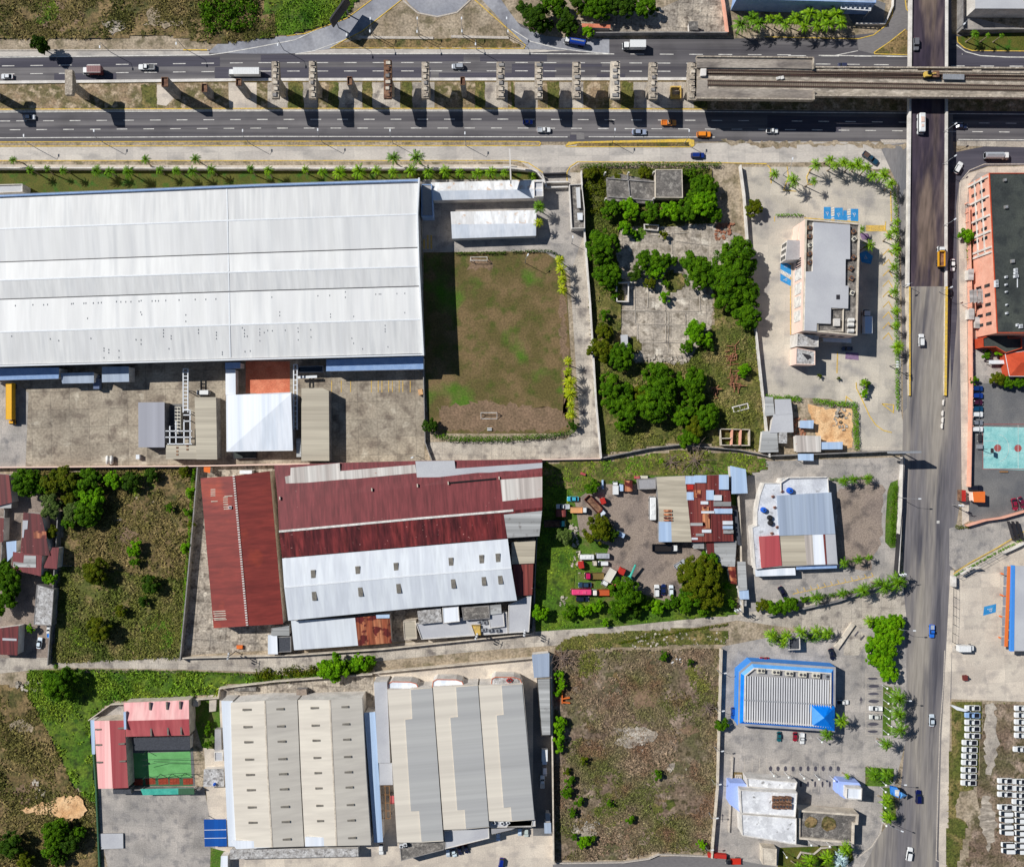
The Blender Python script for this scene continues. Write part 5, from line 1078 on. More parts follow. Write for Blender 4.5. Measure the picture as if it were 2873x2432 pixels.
# --- white wall along the lawn etc.
T('d'); wall([(-60, 345.5), (521, 346.5), (1041, 346), (1090, 352), (1108, 372), (1110, 385)], 2.2, .45, 'stone_white', 'long white wall between lawn and service road')
wall([(1188, 470), (1200, 620), (1212, 820), (1222, 929), (1222, 932)], 2.6, .55, 'stone_white', 'white wall right of the football pitch drive')
wall([(1182, 352), (1188, 470)], 2.6, .4, 'stone_white', 'white wall beside the guard block')
wall([(-60, 953), (0, 950.5), (410, 947.5), (700, 942)], 2.6, .4, 'wall_peach', 'pinkish wall below the truck yard'); wall([(864, 940), (1222, 933)], 1.6, .3, 'wall_peach', 'low orange-edged wall below the pitch')
wall([(862, 745), (866, 900), (880, 938)], 1.6, .3, 'wall_grey', 'grey wall between the stained yard and the pitch')
wall([(1504, 340), (1512, 400), (1519, 500), (1533, 650), (1546, 770), (1560, 900), (1563, 930)], 2.4, .45, 'stone_white', 'white wall left of the hotel car park')
wall([(1222, 932), (1320, 912), (1380, 905), (1500, 915), (1563, 928)], 2., .3, 'wall_grey', 'mossy bent wall between ruins and scrap yard')
wall([(407, 950), (398, 1060), (385, 1200), (372, 1340)], 2.6, .4, 'wall_grey', 'ivy-edged wall left of the red warehouse'); wall([(125, 1040), (118, 1150), (104, 1350)], 2.4, .35, 'wall_grey', 'wall right of the tin-roofed houses'); wall([(20, 990), (10, 1130), (2, 1200)], 2.2, .3, 'wall_grey', 'short wall at the left edge among tin roofs')
wall([(1100, 937), (1092, 1100), (1084, 1280)], 2.6, .3, 'wall_grey', 'wall between warehouses and scrap yard'); wall([(1498, 985), (1503, 1080), (1505, 1150), (1508, 1250)], 2.8, .45, 'wall_cream', 'cream wall between scrap yard and restaurant')
wall([(372, 1336), (600, 1330), (780, 1318), (1084, 1286)], 2.2, .35, 'wall_cream', 'wall along the lane below the warehouses')
wall([(1565, 927), (1700, 922), (1830, 917)], 2.6, .35, 'wall_grey', 'dark wall above the restaurant lot')
wall([(1833, 930), (1828, 1050), (1822, 1165)], 2.6, .5, 'stone_white', 'white wall on the restaurant lot beside the avenue'); wall([(1560, 1252), (1700, 1222), (1815, 1182)], 2., .35, 'wall_grey', 'dark wall along the striped bays below the restaurant')
wall([(1120, 1330), (1124, 1560), (1126, 1750)], 3., .5, 'wall_cream', 'pale wall left of the large scrub field'); wall([(1466, 1318), (1462, 1450), (1458, 1600), (1446, 1740)], 2.2, .6, 'wall_cream', 'pale wall right of the large scrub field')
wall([(1446, 1740), (1340, 1736), (1320, 1745), (1270, 1752), (1126, 1754)], 1., .35, 'kerb', 'low kerb wall below the scrub field'); wall([(450, 1397), (560, 1383), (760, 1368)], 2.4, .35, 'wall_cream', 'white-topped wall above the beige warehouse yard'); wall([(185, 1462), (230, 1430), (448, 1417), (450, 1400)], 2., .3, 'wall_cream', 'pale wall above the pink building')
wall([(762, 1366), (1090, 1335)], 2.2, .35, 'wall_cream', 'low wall above the beige forecourt'); wall([(188, 1465), (198, 1600), (205, 1764)], 1.2, .5, 'green_strip', 'mossy bank wall left of the pink building')
wall([(1966, 425), (1970, 600), (1972, 790), (1968, 990)], 2.4, .35, 'wall_pink', 'pink fence wall along the school pavement'); T(3, 2); wall([(1600, 745), (1750, 700), (1890, 680), (2100, 620)], 2.2, .45, 'wall_pink', 'orange-pink wall running up right from the avenue'); wall([(1900, 965), (2000, 920), (2100, 870)], 2., .35, 'stone_white', 'white sign wall above the fuel station')
T(3, 1); fence([(1603, -100), (1622, 500), (1640, 1100), (1645, 1700)], 2.2, 3., 'pink-posted fence along the avenue beside the school', 'steel_grey', piers='wall_pink'); T(3, 2)
fence([(1510, 1170), (1508, 1400), (1500, 1690)], 2.4, 3., 'dark steel fence left of the fuel station forecourt', 'steel_dark'); fence([(1540, 1165), (1700, 1080), (1905, 965)], 2.4, 3., 'grey fence on the green strip above the forecourt', 'steel_grey')
T(3, 2)
c = P(1090, 152, 8); t = thing('billboard', 'long edge-on billboard casting a slanted shadow on the avenue', 'billboard', (c.x, c.y, 0)); g = MB(); g.path(PL([(1010, 156), (1240, 150)], 10), .7, 6.5, 11, 'steel_grey'); part('panel', g, t)
for x in (1060, 1180): p = P(x, 153, 9); g = MB(); g.tube((p.x, p.y, 0), (p.x, p.y, 6.5), .25, .22, 'steel_grey'); part('post', g, t)
g = MB(); g.path(PL([(1090, 180), (1078, 600), (1035, 1150)], 1), .12, .0, 2.8, 'steel_dark'); solo('fence_screen', g, 'dark slatted screen beside the white wall of the restaurant lot', 'fence')
# ================================================================ HOTEL, SCHOOL, RUINS
T(3, 1)
t = block([(305, 22), (745, 62), (722, 968), (285, 928)], 11, 'tall hotel with pink walls, grey stepped roof and a row of white windows', 'wall_peach', 'roof_oldslab', .9, 'hotel', 'hotel', pw=.45, pm='wall_cream')
q = [(375, 44), (672, 66), (672, 345), (636, 345), (634, 560), (660, 562), (656, 746), (517, 740), (515, 870), (402, 866), (400, 930), (300, 925), (312, 446), (368, 444)]
g = MB(); g.prism(PL(q, 12.3), 11, 12.3, 'stone_white', 'roof_lightslab'); part('upper_roof', g, t)
g = MB(); g.prism(PL(rect(560, 634, 590, 672), 12.4), 12.28, 12.36, 'steel_dark'); part('roof_hatch', g, t); g = MB(); g.ring(PL([(405, 745), (620, 745), (615, 935), (405, 930)], 11.6), .25, 11.1, 11.9, 'wall_cream'); part('service_parapet', g, t)
g = MB(); g.prism(PL(rect(540, 828, 588, 888), 12), 11.1, 12.3, 'stone_white'); part('stair_head', g, t)
# window frames on the west facade (vertical strips) 
A = P(305, 22, 11); B = P(285, 928, 11)
for k, (f0, f1, zt, zw, mm) in enumerate([(.42, .52, 8, 5, 'stone_white'), (.55, .65, 8, 5, 'stone_white'), (.67, .77, 8, 5, 'stone_white'), (.8, .9, 8, 5, 'stone_white')]):
    a = A+(B-A)*f0; b = A+(B-A)*f1; g = MB(); yy = (a.y+b.y)/2; xx = (a.x+b.x)/2; g.box((xx-.1, yy, 5.6), (.25, abs(a.y-b.y), 6.5), 0, 'paint_white'); part('window_bay', g, t)
for k in range(6):
    a = A+(B-A)*(.33+.022*k); g = MB(); g.box((a.x-.06, a.y, 5.5), (.14, .5, 5), 0, 'glass'); part('window', g, t)
for k in range(5): g = MB(); A2 = P(722, 968, 11); B2 = P(285, 928, 11); c = B2+(A2-B2)*(.15+.17*k); g.box((c.x, c.y-.05, 6), (1.6, .14, 2), 0, 'glass'); part('window', g, t)
t = block([(165, 192), (292, 200), (290, 345), (150, 350)], 6.5, 'white bay with a gridded window on the west side of the hotel', 'stone_white', 'roof_slab', .0, 'entrance_bay', eave=.1)
for k in range(3):
    for r_ in range(3): p0 = P(165, 192, 6.5); p1 = P(150, 350, 6.5); c = p0+(p1-p0)*((k+.5)/3); g = MB(); g.box((c.x-.05, c.y, 1.5+r_*1.7), (.12, 1.3, 1.2), 0, 'glass'); part('window', g, t)
block([(250, 60), (300, 50), (300, 190), (235, 190)], 5, 'pinkish corner bay at the upper left of the hotel', 'wall_peach', 'wall_peach', .2, 'corner_bay')
block([(240, 950), (415, 968), (412, 1058), (236, 1052)], 7, 'white stair wing with a scuffed roof below the hotel', 'stone_white', 'roof_mess', .35, 'stair_wing'); block([(232, 1064), (386, 1092), (386, 1205), (228, 1200)], 6, 'lowest hotel wing with a black stained roof', 'wall_peach', 'roof_mess', .3, 'rear_wing')
c = P(320, 1130, 6.2); mb = MB(); mb.prism([(c.x-1.8, c.y+1, 0), (c.x+1.2, c.y+.3, 0), (c.x+1.9, c.y-.6, 0), (c.x+.3, c.y-1.5, 0), (c.x-.6, c.y-.4, 0)], 6.1, 6.16, 'steel_dark'); solo('tar_sheet', mb, 'black torn sheet on the lowest hotel wing', 'tar sheet')
shed([(450, 985), (682, 990), (682, 1025), (455, 1015)], 4, 'long white entrance canopy on the south side of the hotel', 'steel_white', name='canopy', cat='canopy', posts=True)
for i, (x, y) in enumerate([(345, 90), (345, 160), (350, 230), (345, 300), (350, 370), (700, 120), (705, 180), (700, 330), (680, 420), (685, 500), (690, 620)]): ac(x, y, 11.1, f'rusty roof unit in the hotel gutter, {ordn(i+1)} counted down the left then the right side', (1.6, 1.3, .8), 1, i*7, random.choice(['roof_oldslab', 'rusty_formwork', 'ac_beige']), 'rusty units on the hotel roof')
for i, (x, y) in enumerate([(678, 840), (675, 878), (675, 928)]):
    p = P(x, y, 12); mb = MB(); mb.tube((p.x-1, p.y, 12), (p.x+1, p.y, 12), .75, .75, 'paint_white', 14); mb.box((p.x, p.y, 11.35), (1.6, .4, .5), 0, 'steel_grey'); solo('water_tank', mb, f'white lying tank on the hotel corner, {ordn(i+1)} from the top', 'water tank', 'white tanks on the hotel corner')
ground('flower_bed', rect(120, 245, 150, 345), 'lawn', 6)
# pink school building
T(3, 0); A = [(1797, 1407), (2500, 1407)]; T(3, 1)
t = block([(1797, -353), (2600, -353), (2600, 945), (1862, 945)], 12.8, 'large building with flat dark green-grey roof and pink left wall', 'wall_pink', 'roof_felt', .3, 'school_building', 'school building', pm='wall_orange')
p0 = P(1797, -353, 12.8); p1 = P(1862, 945, 12.8); d = p1-p0
for k in range(16):
    f_ = .03+k*.06
    if 7 <= k <= 10 : continue
    c = p0+d*f_
    for r_ in range(2): g = MB(); g.box((c.x-.06, c.y, 3.4+r_*5.2), (.16, 1.1, 3.2), 0, 'glass'); part('window', g, t)
for f_ in (.02, .14, .26, .36, .46, .49): c = p0+d*f_; g = MB(); g.box((c.x-.2, c.y, 6.3), (.5, .7, 12.4), 0, 'stone_white'); part('pilaster', g, t)
for z_ in (4.2, 8.4):
    a = p0+d*0; b = p0+d*.48; g = MB(); g.path([(a.x-.15, a.y), (b.x-.15, b.y)], .3, z_-.3, z_+.3, 'stone_white'); part('cornice', g, t)
for i, (x, y, a, b) in enumerate([(1930, -297, 22, 22), (1940, -78, 26, 24), (1992, 362, 28, 26), (2018, 432, 24, 22), (2018, 458, 26, 20), (2020, 485, 34, 20), (1940, 490, 18, 16), (1860, 532, 26, 30), (1860, 560, 26, 24), (1940, 552, 16, 14), (1942, 610, 14, 12), (1945, 715, 12, 12), (1945, 784, 16, 16), (2032, 880, 18, 20), (2058, 890, 26, 28)]):
    p = P(x, y, 13.4); m_ = 'steel_white' if i > 2 else 'wall_grey'; mb = MB(); mb.box((p.x, p.y, 13.25), (U(a), U(b), .8), .1, m_); mb.box((p.x, p.y, 13.7), (U(a)*.7, U(b)*.7, .12), .1, 'steel_grey'); solo('roof_vent_or_mark', mb, f'small pale box on the dark school roof, {ordn(i+1)} from the top', 'roof vent', 'boxes on the school roof')
mb = MB(); mb.path(PL([(2030, 500), (2030, 575)], 13), .2, 12.9, 13.15, 'steel_white'); solo('roof_pipe', mb, 'short white pipe on the dark school roof', 'pipe')
c = P(1720, 640, 6); t = thing('collapsed_canopy', 'grey ribbed sheet canopy against the pink wall', 'canopy', (c.x, c.y, 0))
for k in range(5): g = MB(); x = 1640+k*32; g.poly(PL([(x, 600-k*3), (x+28, 590-k*3), (x+34, 690), (x+4, 705)], 6-k*.1), 'roof_zinc'); g.poly(PL([(x, 600-k*3), (x+28, 590-k*3), (x+34, 690), (x+4, 705)], 5.9-k*.1)[::-1], 'roof_zinc'); part('sheet', g, t)
for x, y in ((1640, 700), (1790, 690)): p = P(x, y, 5); g = MB(); g.box((p.x, p.y, 2.8), (.15, .15, 5.6), 0, 'steel_grey'); part('post', g, t)
# orange annex
t = block([(1742, 985), (1840, 950), (1950, 945), (1955, 985), (2060, 985), (2062, 1070), (1930, 1110), (1850, 1060), (1745, 1062)], 5, 'orange annex with a dark yard below the pink building', 'wall_orange', 'roof_felt', .5, 'annex')
hipped([(1930, 1112), (2300, 1060), (2300, 1297), (1965, 1297)], 4.5, 6, 'bright orange hipped roof below the pink building', 'wall_orange', ridge=[(2060, 1185), (2250, 1185)], wall_='wall_orange', name='pavilion')
shed([(1800, 1165), (1950, 1165), (1950, 1195), (1800, 1195)], 2.5, 'small white canopy beside the orange roof', 'steel_white', name='canopy', cat='canopy', posts=True)
for i, (x, y) in enumerate([(1655, 470), (1660, 790), (1710, 860)]): shed([(x-22, y-45), (x+22, y-45), (x+20, y+45), (x-20, y+45)], 3, f'grey lean-to sheet along the pink building, {ordn(i+1)} from the top', 'roof_zinc', name='lean_to', cat='lean-to')
# ruins
T(2, 0); t = block([(1163, 1380), (1383, 1378), (1388, 1610), (1165, 1608)], 4, 'grey cracked flat roof of the ruined house', 'wall_cream', 'roof_oldslab', .3, 'ruined_house', 'ruin')
t = thing('ruined_floor', 'broken concrete floor with stubs left of the ruined house', 'ruin', centre([(770, 1400), (1160, 1640)])); g = MB(); g.prism(PL([(870, 1410), (1160, 1470), (1165, 1600), (1150, 1660), (780, 1630), (768, 1450)], 2.4), 0, 2.4, 'wall_grey', 'roof_oldslab'); part('floor', g, t)
for x, y in ((760, 1400), (950, 1400), (1155, 1395), (765, 1610), (965, 1600), (1155, 1610)): p = P(x, y, 4.5); g = MB(); g.box((p.x, p.y, 2.2), (.5, .5, 4.6), 0, 'stone_white'); part('column', g, t)
for q in ([(770, 1450), (1160, 1480)], [(780, 1600), (1150, 1630)], [(940, 1420), (960, 1630)]): g = MB(); g.path(PL(q, 2.6), .35, 2.4, 2.9, 'wall_grey'); part('beam', g, t)
T(2, 1); mb = MB(); mb.ring(PL([(1070, 62), (1195, 68), (1188, 118), (1078, 108)], 1), .3, 0, 1.4, 'stone_white'); solo('concrete_tank', mb, 'small open concrete tank in the ruins', 'tank')
mb = MB(); [mb.path(PL(q, 1.2), .35, 0, 2., 'stone_white') for q in ([(850, 540), (852, 690)], [(945, 545), (945, 690)], [(850, 540), (990, 535)], [(852, 690), (950, 692)])]; solo('ruined_room', mb, 'roofless white-walled room on the left of the slab', 'ruin')
block([(885, 960), (940, 958), (945, 1075), (890, 1050)], 2.4, 'small grey block beside a black pit in the ruins', 'wall_grey', 'roof_lightslab', 0, 'block_house', 'ruin'); ground('pit', rect(944, 990, 980, 1080), 'rubber', 6)
for q in ([(1000, 560), (1000, 870), (1410, 880)], [(1110, 560), (1100, 740)], [(870, 760), (1520, 770)], [(1020, 880), (1020, 1100)], [(1245, 540), (1250, 1020)], [(1410, 780), (1410, 1020)], [(1040, 1022), (1400, 1022)], [(1270, 780), (1270, 1100)], [(1300, 130), (1300, 300)], [(1200, 180), (1620, 240)], [(900, 170), (1430, 130)], [(1520, 560), (1530, 770)]):
    mb = MB(); mb.path(PL(q, 0), .3, .0, .22, 'concrete_track'); solo('foundation_wall', mb, None, None, kind='structure')
rubble([(1100, 1120), (1420, 1150), (1400, 1200), (1050, 1160)], 60, 1.3, 'pale rubble at the lower edge of the foundation slab'); rubble([(1650, 60), (1800, 60), (1760, 190), (1650, 190)], 90, .9, 'brown rubble by the car park wall', 'brick_red')
for i, (x, y, s_, n_) in enumerate([(1780, 1090, 60, 26), (1780, 1160, 55, 20), (1820, 1330, 75, 40), (1640, 1430, 45, 12)]):
    t = thing('steel_frame_pile', ['rusty red frame pile with a white sheet, topmost in the ruins', 'rusty red frame pile second from the top in the ruins', 'largest pile of rusty red frames in the ruins', 'small rusty frame pile nearest the lowest trees'][i], 'frame pile', P(x, y)); g = MB()
    for k in range(n_):
        c = P(x+random.uniform(-s_, s_)*.7, y+random.uniform(-s_, s_), 0); g.box((c.x, c.y, random.uniform(.2, 1.4)), (random.uniform(1, 3), .2, .2), random.choice([0, 1.57, .1, 1.4, .8]), 'brick_red')
    part('frames', g, t); 
T(2, 1); mb = MB(); mb.ring(PL([(1785, 1545), (1915, 1512), (1925, 1558), (1800, 1592)], .6), .35, 0, .9, 'stone_white'); mb.path(PL([(1845, 1530), (1862, 1575)], .6), .2, .3, .7, 'stone_white'); solo('white_frame', mb, 'white rectangular frame lying in the weeds', 'frame')
T(2, 2); t = thing('roofless_house', 'roofless house with orange walls and three rooms', 'ruin', P(1810, 30)); g = MB(); g.ring(PL([(1690, -40), (1935, -35), (1935, 100), (1700, 98)], 2.4), .3, 0, 2.4, 'wall_cream'); part('outer_wall', g, t)
for x in (1792, 1862): g = MB(); g.path(PL([(x, -36), (x-6, 98)], 2.4), .5, 0, 2.4, 'wall_pink'); part('inner_wall', g, t)
g = MB(); g.path(PL([(1695, 40), (1790, 38)], 2.4), .3, 0, 2.4, 'wall_cream'); part('inner_wall', g, t); ground('floor_slab', [(1695, -40), (1935, -35), (1935, 100), (1700, 98)], 'soil_dark', 5)
# shacks beside the hotel lot
T(3, 1); shed([(-20, 1460), (45, 1465), (60, 1610), (-20, 1620)], 3.2, 'pale blue-grey shack roof below the hotel car park, left one', 'roof_zinc', name='shack', cat='shack'); shed([(60, 1482), (190, 1480), (205, 1600), (65, 1610)], 3.5, 'pale shack roof with a reddish patch below the hotel car park', 'roof_lightslab', name='shack', cat='shack'); shed([(50, 1605), (205, 1600), (212, 1750), (20, 1755)], 3.4, 'grey shack roof just below the patched one', 'roof_lightslab', name='shack', cat='shack')
shed([(265, 1655), (378, 1652), (372, 1720), (262, 1715)], 2.8, 'small light blue roof on the sand lot', 'roof_skyblue', name='shack', cat='shack'); ground('sand_lot', [(320, 1520), (480, 1560), (690, 1560), (690, 1800), (690, 1880), (430, 1880), (380, 1700)], 'sand', 4); T(3, 2)
shed([(-40, -20), (80, -20), (90, 150), (-60, 155)], 3.2, 'dirty white shack roof left of the rusty striped one', 'roof_zinc', name='shack', cat='shack'); shed([(225, 15), (435, 20), (435, 150), (235, 152)], 3.2, 'shack roof with brown rust stripes and white sheets', 'roof_oldwhite', name='shack', cat='shack'); shed([(438, 70), (612, 68), (610, 128), (438, 130)], 2.8, 'long blue-grey roof right of the striped shack', 'roof_skyblue', name='shack', cat='shack'); shed([(95, -10), (160, -8), (160, 80), (92, 78)], 3.6, 'small grey roof between the shacks', 'roof_mess', name='shack', cat='shack')
rubble([(205, -120), (330, -120), (300, 60), (200, 60)], 70, .9, 'reddish scrap between shacks and sand', 'brick_red'); T(3, 1); rubble([(560, 1560), (680, 1560), (640, 1740), (520, 1700)], 40, .9, 'pale stones on the sand lot')
for i, (x, y, r_) in enumerate([(597, 1610, 22), (596, 1668, 12)]): p = P(x, y, .3); mb = MB(); mb.tube((p.x, p.y, .06), (p.x, p.y, .4), U(r_), U(r_), 'rubber', 14); mb.tube((p.x, p.y, .4), (p.x, p.y, .42), U(r_)*.5, U(r_)*.5, 'soil', 12); solo('tyre', mb, ['large black tyre on the sand', 'smaller black tyre on the sand'][i], 'tyre')
T(3, 2); shed([(248, 165), (375, 165), (375, 222), (250, 218)], 3, 'small pale blue canopy against the restaurant lot wall', 'roof_skyblue', name='canopy', cat='canopy', posts=True)
# ================================================================ RED AND WHITE WAREHOUSES
T(0, 2); t = loft_roof([([(1628, 362), (1735, 1580)], 6.5), ([(1895, 345), (2005, 1562)], 8.4), ([(2190, 305), (2300, 1545)], 6.5)], ['roof_red_b', 'roof_red_b'], 'brick red warehouse with a dotted white ridge line', 'warehouse', 'wall_cream')
for k in range(62):
    y = 345+k*19.8; x = 1898+k*1.79; p = P(x, y, 8.4); g = MB(); g.box((p.x, p.y, 8.48), (.75, .42, .14), .05, 'paint_white'); part('ridge_clip', g, t)
for x, y, a in [(1732, 455, 40), (1732, 472, 40), (1732, 488, 40), (1732, 504, 40), (1750, 550, 70), (1832, 520, 38), (1832, 538, 38), (1832, 556, 38), (1835, 575, 38), (1835, 595, 38), (1838, 612, 38), (1870, 507, 90), (1812, 1440, 160), (1815, 1458, 160), (1818, 1476, 155), (1815, 1496, 160), (1822, 1508, 160)]:
    f_ = (x-1628-(y-362)*.088)/268; z_ = 6.5+1.9*f_; p = P(x, y, z_); g = MB(); g.box((p.x, p.y, z_+.05), (U(a), .3, .14), .05, 'wall_cream'); part('patch_sheet', g, t)
T(0, 2); ac(1868, 600, 8, 'white round vent on the brick red roof', (1, 1, .6), 1, 0, 'steel_white', 'roof vents'); mb = MB(); mb.prism(PL([(1945, 300), (2045, 300), (2045, 328), (1945, 328)], 3), .1, 3, 'steel_white'); solo('cooling_unit', mb, 'white box with three dark fans above the brick red roof', 'cooling unit')
shed([(1655, 272), (1710, 272), (1705, 322), (1655, 310)], 3, 'little orange hut in the corner above the red roof', 'orange_paint', name='hut', cat='hut')
T(1, 2)
t = loft_roof([([(148, 258), (680, 238), (1290, 222), (2090, 212), (2325, 210)], 7.2), ([(178, 540), (760, 488), (1310, 432), (1990, 355), (2325, 318)], 8.6), ([(188, 795), (760, 742), (1310, 690), (2000, 632), (2325, 600)], 9.8), ([(213, 1010), (760, 962), (1310, 912), (2045, 850), (2300, 830)], 8.2)],
    ['roof_maroon', 'roof_maroon', 'roof_maroon_b'], 'long maroon ribbed warehouse roof with a white ridge strip', 'warehouse', 'wall_cream')
g = MB(); g.path(PL([(188, 795), (760, 742), (1310, 690), (2000, 632), (2090, 624)], 9.85), .75, 9.82, 9.95, 'paint_white'); part('ridge_cap', g, t)
for q, z_, m_ in (([(282, 278), (680, 240), (684, 305), (1293, 253), (1303, 320), (760, 372), (245, 418), (235, 350), (280, 340)], 7.95, 'roof_oldwhite'), ([(1295, 225), (1612, 220), (1620, 285), (2325, 238), (2325, 308), (1840, 345), (1310, 388)], 8.1, 'roof_lightslab'), ([(1985, 375), (2325, 350), (2325, 605), (2010, 632)], 9.45, 'roof_oldwhite'), ([(2010, 640), (2325, 612), (2302, 832), (2042, 848)], 9.6, 'roof_zinc')):
    g = MB(); g.prism(PL(q, z_), z_-.3, z_, m_); part('patched_roofing', g, t, label='pale replacement sheets')
g = MB(); g.path(PL([(1570, 402), (1950, 368)], 8.7), .6, 8.55, 8.82, 'rubber'); part('roof_slot', g, t)
for x, y in ((195, 525), (942, 455), (1312, 422), (1562, 402), (1975, 362)): p = P(x, y, 8.9); g = MB(); g.box((p.x, p.y, 8.95), (.4, 1.1, .6), .1, 'wall_cream'); part('roof_vent_or_mark', g, t)
t = loft_roof([([(213, 1014), (1310, 918), (2045, 855)], 8.2), ([(230, 1250), (1310, 1150), (2075, 1092)], 9.6), ([(262, 1518), (1310, 1415), (2120, 1355)], 8)], ['roof_coolwhite', 'roof_coolwhite'], 'white gabled warehouse with twelve small brown skylights', 'warehouse', 'stone_white', ridge=(1,))
for i, (x, y) in enumerate([(467, 1148), (828, 1117), (1139, 1089), (1585, 1048), (1833, 1026), (1966, 1014), (475, 1313), (850, 1280), (1160, 1254), (1604, 1215), (1852, 1192), (1985, 1180)]):
    z_ = 9.0; p = P(x, y, z_); g = MB(); g.box((p.x, p.y, z_+.02), (1.6, 3.5, .5), .08, 'skylight'); part('skylight', g, t)
# buildings below it
shed([(285, 1520), (805, 1495), (830, 1720), (310, 1758)], 5, 'wide pale ribbed roof at the lower left of the white warehouse', 'roof_coolwhite', name='shed', z2=4.2); shed([(805, 1490), (1085, 1465), (1102, 1700), (830, 1722)], 5, 'rusty orange and maroon patchwork roof below the white warehouse', 'roof_rust', name='shed', z2=4.3)
shed([(975, 1472), (1085, 1468), (1085, 1498), (978, 1500)], 5.6, 'small white sheet roof above the rusty patchwork', 'roof_skyblue', name='canopy', cat='canopy'); shed([(122, 1580), (270, 1555), (272, 1640), (125, 1640)], 4.5, 'white lean-to at the corner of the brick red roof', 'roof_zinc', name='shed'); block([(98, 1635), (172, 1632), (178, 1790), (98, 1790)], 4, 'bright white small box building by the lane', 'stone_white', 'roof_brightwhite', 0); block([(172, 1650), (285, 1645), (288, 1770), (176, 1775)], 3.5, 'dark grey roof beside the bright white box', 'wall_grey', 'louver', .3)
block([(1195, 1525), (1298, 1518), (1308, 1665), (1205, 1672)], 3.5, 'beige block with a stained roof right of the dark gap', 'wall_cream', 'roof_tan', .3)
block([(1300, 1540), (1380, 1530), (2010, 1450), (2040, 1448), (2045, 1620), (1345, 1670)], 4, 'long pale flat roof with ducts below the white warehouse', 'stone_white', 'roof_lightslab', .4)
block([(1310, 1440), (1500, 1415), (1512, 1530), (1325, 1548)], 5.6, 'dark ribbed black and white roof section', 'wall_grey', 'roof_mess', 0); block([(1512, 1412), (1645, 1400), (1655, 1525), (1520, 1540)], 6.2, 'clean white square roof among the cluttered ones', 'stone_white', 'roof_brightwhite', .2)
block([(1670, 1412), (1895, 1395), (1900, 1500), (1685, 1515)], 5.8, 'dark grey stained roof right of the clean white square', 'wall_grey', 'roof_oldslab', .2); block([(1895, 1395), (1990, 1385), (1995, 1460), (1905, 1470)], 5.6, 'grey roof strip at the corner of the cluttered roofs', 'wall_grey', 'roof_zinc', 0); block([(1885, 1465), (2010, 1455), (2020, 1565), (1900, 1580)], 5, 'pale blue-grey square roof above the metal clutter', 'stone_white', 'roof_lightslab', .2)
block([(1750, 1555), (1825, 1555), (1832, 1640), (1780, 1640)], 4.8, 'small yellow rooftop room with black openings', 'paint_yellow', 'paint_yellow', .1)
for i, (x, y) in enumerate([(1850, 1595), (1900, 1600), (1960, 1600), (1820, 1530), (1860, 1535)]): ac(x, y, 4.1, f'grey roof machine beside the yellow room, {ordn(i+1)} of a cluster of five', (1.8, 1, 1), 1, 5, 'steel_grey', 'machines by the yellow room')
T(2, 2); block([(-28, 1392), (160, 1305), (140, 1610), (-28, 1620)], 4.3, 'pale flat roof at the right end of the white warehouse', 'stone_white', 'roof_lightslab', .2)
block([(0, 885), (190, 868), (180, 1050), (0, 1058)], 6, 'pale cream roof between warehouse end and scrap yard wall', 'wall_cream', 'roof_tan', 0, eave=.1); shed([(5, 1065), (175, 1050), (165, 1310), (20, 1320)], 5.5, 'maroon roof with rows of pale loose sheets by the scrap yard wall', 'roof_rustred', name='shed')
# tin-roofed houses on the left edge
T(0, 2); shed([(-60, 325), (72, 335), (98, 560), (-60, 600)], 4.5, 'maroon tin roof at the left edge, uppermost of the group', 'roof_maroon_b', name='house', cat='house'); block([(0, 570), (95, 552), (92, 605), (-20, 605)], 3.8, 'thin white roof strip under the uppermost maroon roof', 'wall_grey', 'roof_zinc', 0); shed([(-60, 680), (30, 685), (25, 880), (-60, 890)], 4, 'narrow brown tin roof cut by the left edge', 'roof_rustred', name='house', cat='house')
t = shed([(190, 640), (335, 655), (405, 990), (165, 985)], 4.5, 'long maroon tin roof under the grey-green tree', 'roof_maroon_b', name='house', cat='house'); 
for q in ([(185, 705), (228, 705), (222, 775), (198, 780), (192, 845), (178, 845)], [(270, 790), (375, 795), (378, 850), (275, 850)]): g = MB(); g.prism(PL(q, 4.6), 4.4, 4.62, 'roof_lightslab' if q[0][0] == 185 else 'roof_rust'); part('patched_roofing', g, t)
t = shed([(105, 960), (340, 990), (332, 1158), (100, 1105)], 4.8, 'maroon tin roof with a grey stepped patch', 'roof_maroon', name='house', cat='house'); g = MB(); g.prism(PL([(195, 988), (292, 992), (292, 1088), (105, 1082), (108, 1040), (190, 1050)], 4.9), 4.7, 4.92, 'roof_zinc'); part('patched_roofing', g, t)
shed([(425, 925), (478, 925), (462, 1100), (350, 1090), ][:4], 4.2, 'maroon tin roof against the scrub field wall', 'roof_maroon', name='house', cat='house'); shed([(50, 880), (132, 870), (132, 960), (60, 1040)], 3.6, 'narrow blue-grey roof beside the long maroon one', 'roof_skyblue', name='shack', cat='shack')
block([(300, 1225), (440, 1265), (420, 1560), (275, 1550)], 3.6, 'long white stained roof near the parked cars on the left', 'wall_grey', 'roof_mess', .2, 'house', 'house'); t = shed([(-80, 1590), (150, 1560), (140, 1800), (-80, 1790)], 4.4, 'dark maroon tin roof in the left edge above the lane', 'roof_maroon_b', name='house', cat='house')
g = MB(); g.prism(PL([(20, 1660), (135, 1665), (135, 1682), (20, 1678)], 4.5), 4.3, 4.52, 'roof_lightslab'); part('patched_roofing', g, t)
T('d'); ground('yard', [(-60, 955), (25, 975), (125, 1040), (105, 1345), (-60, 1345)], 'soil_dark', 2)
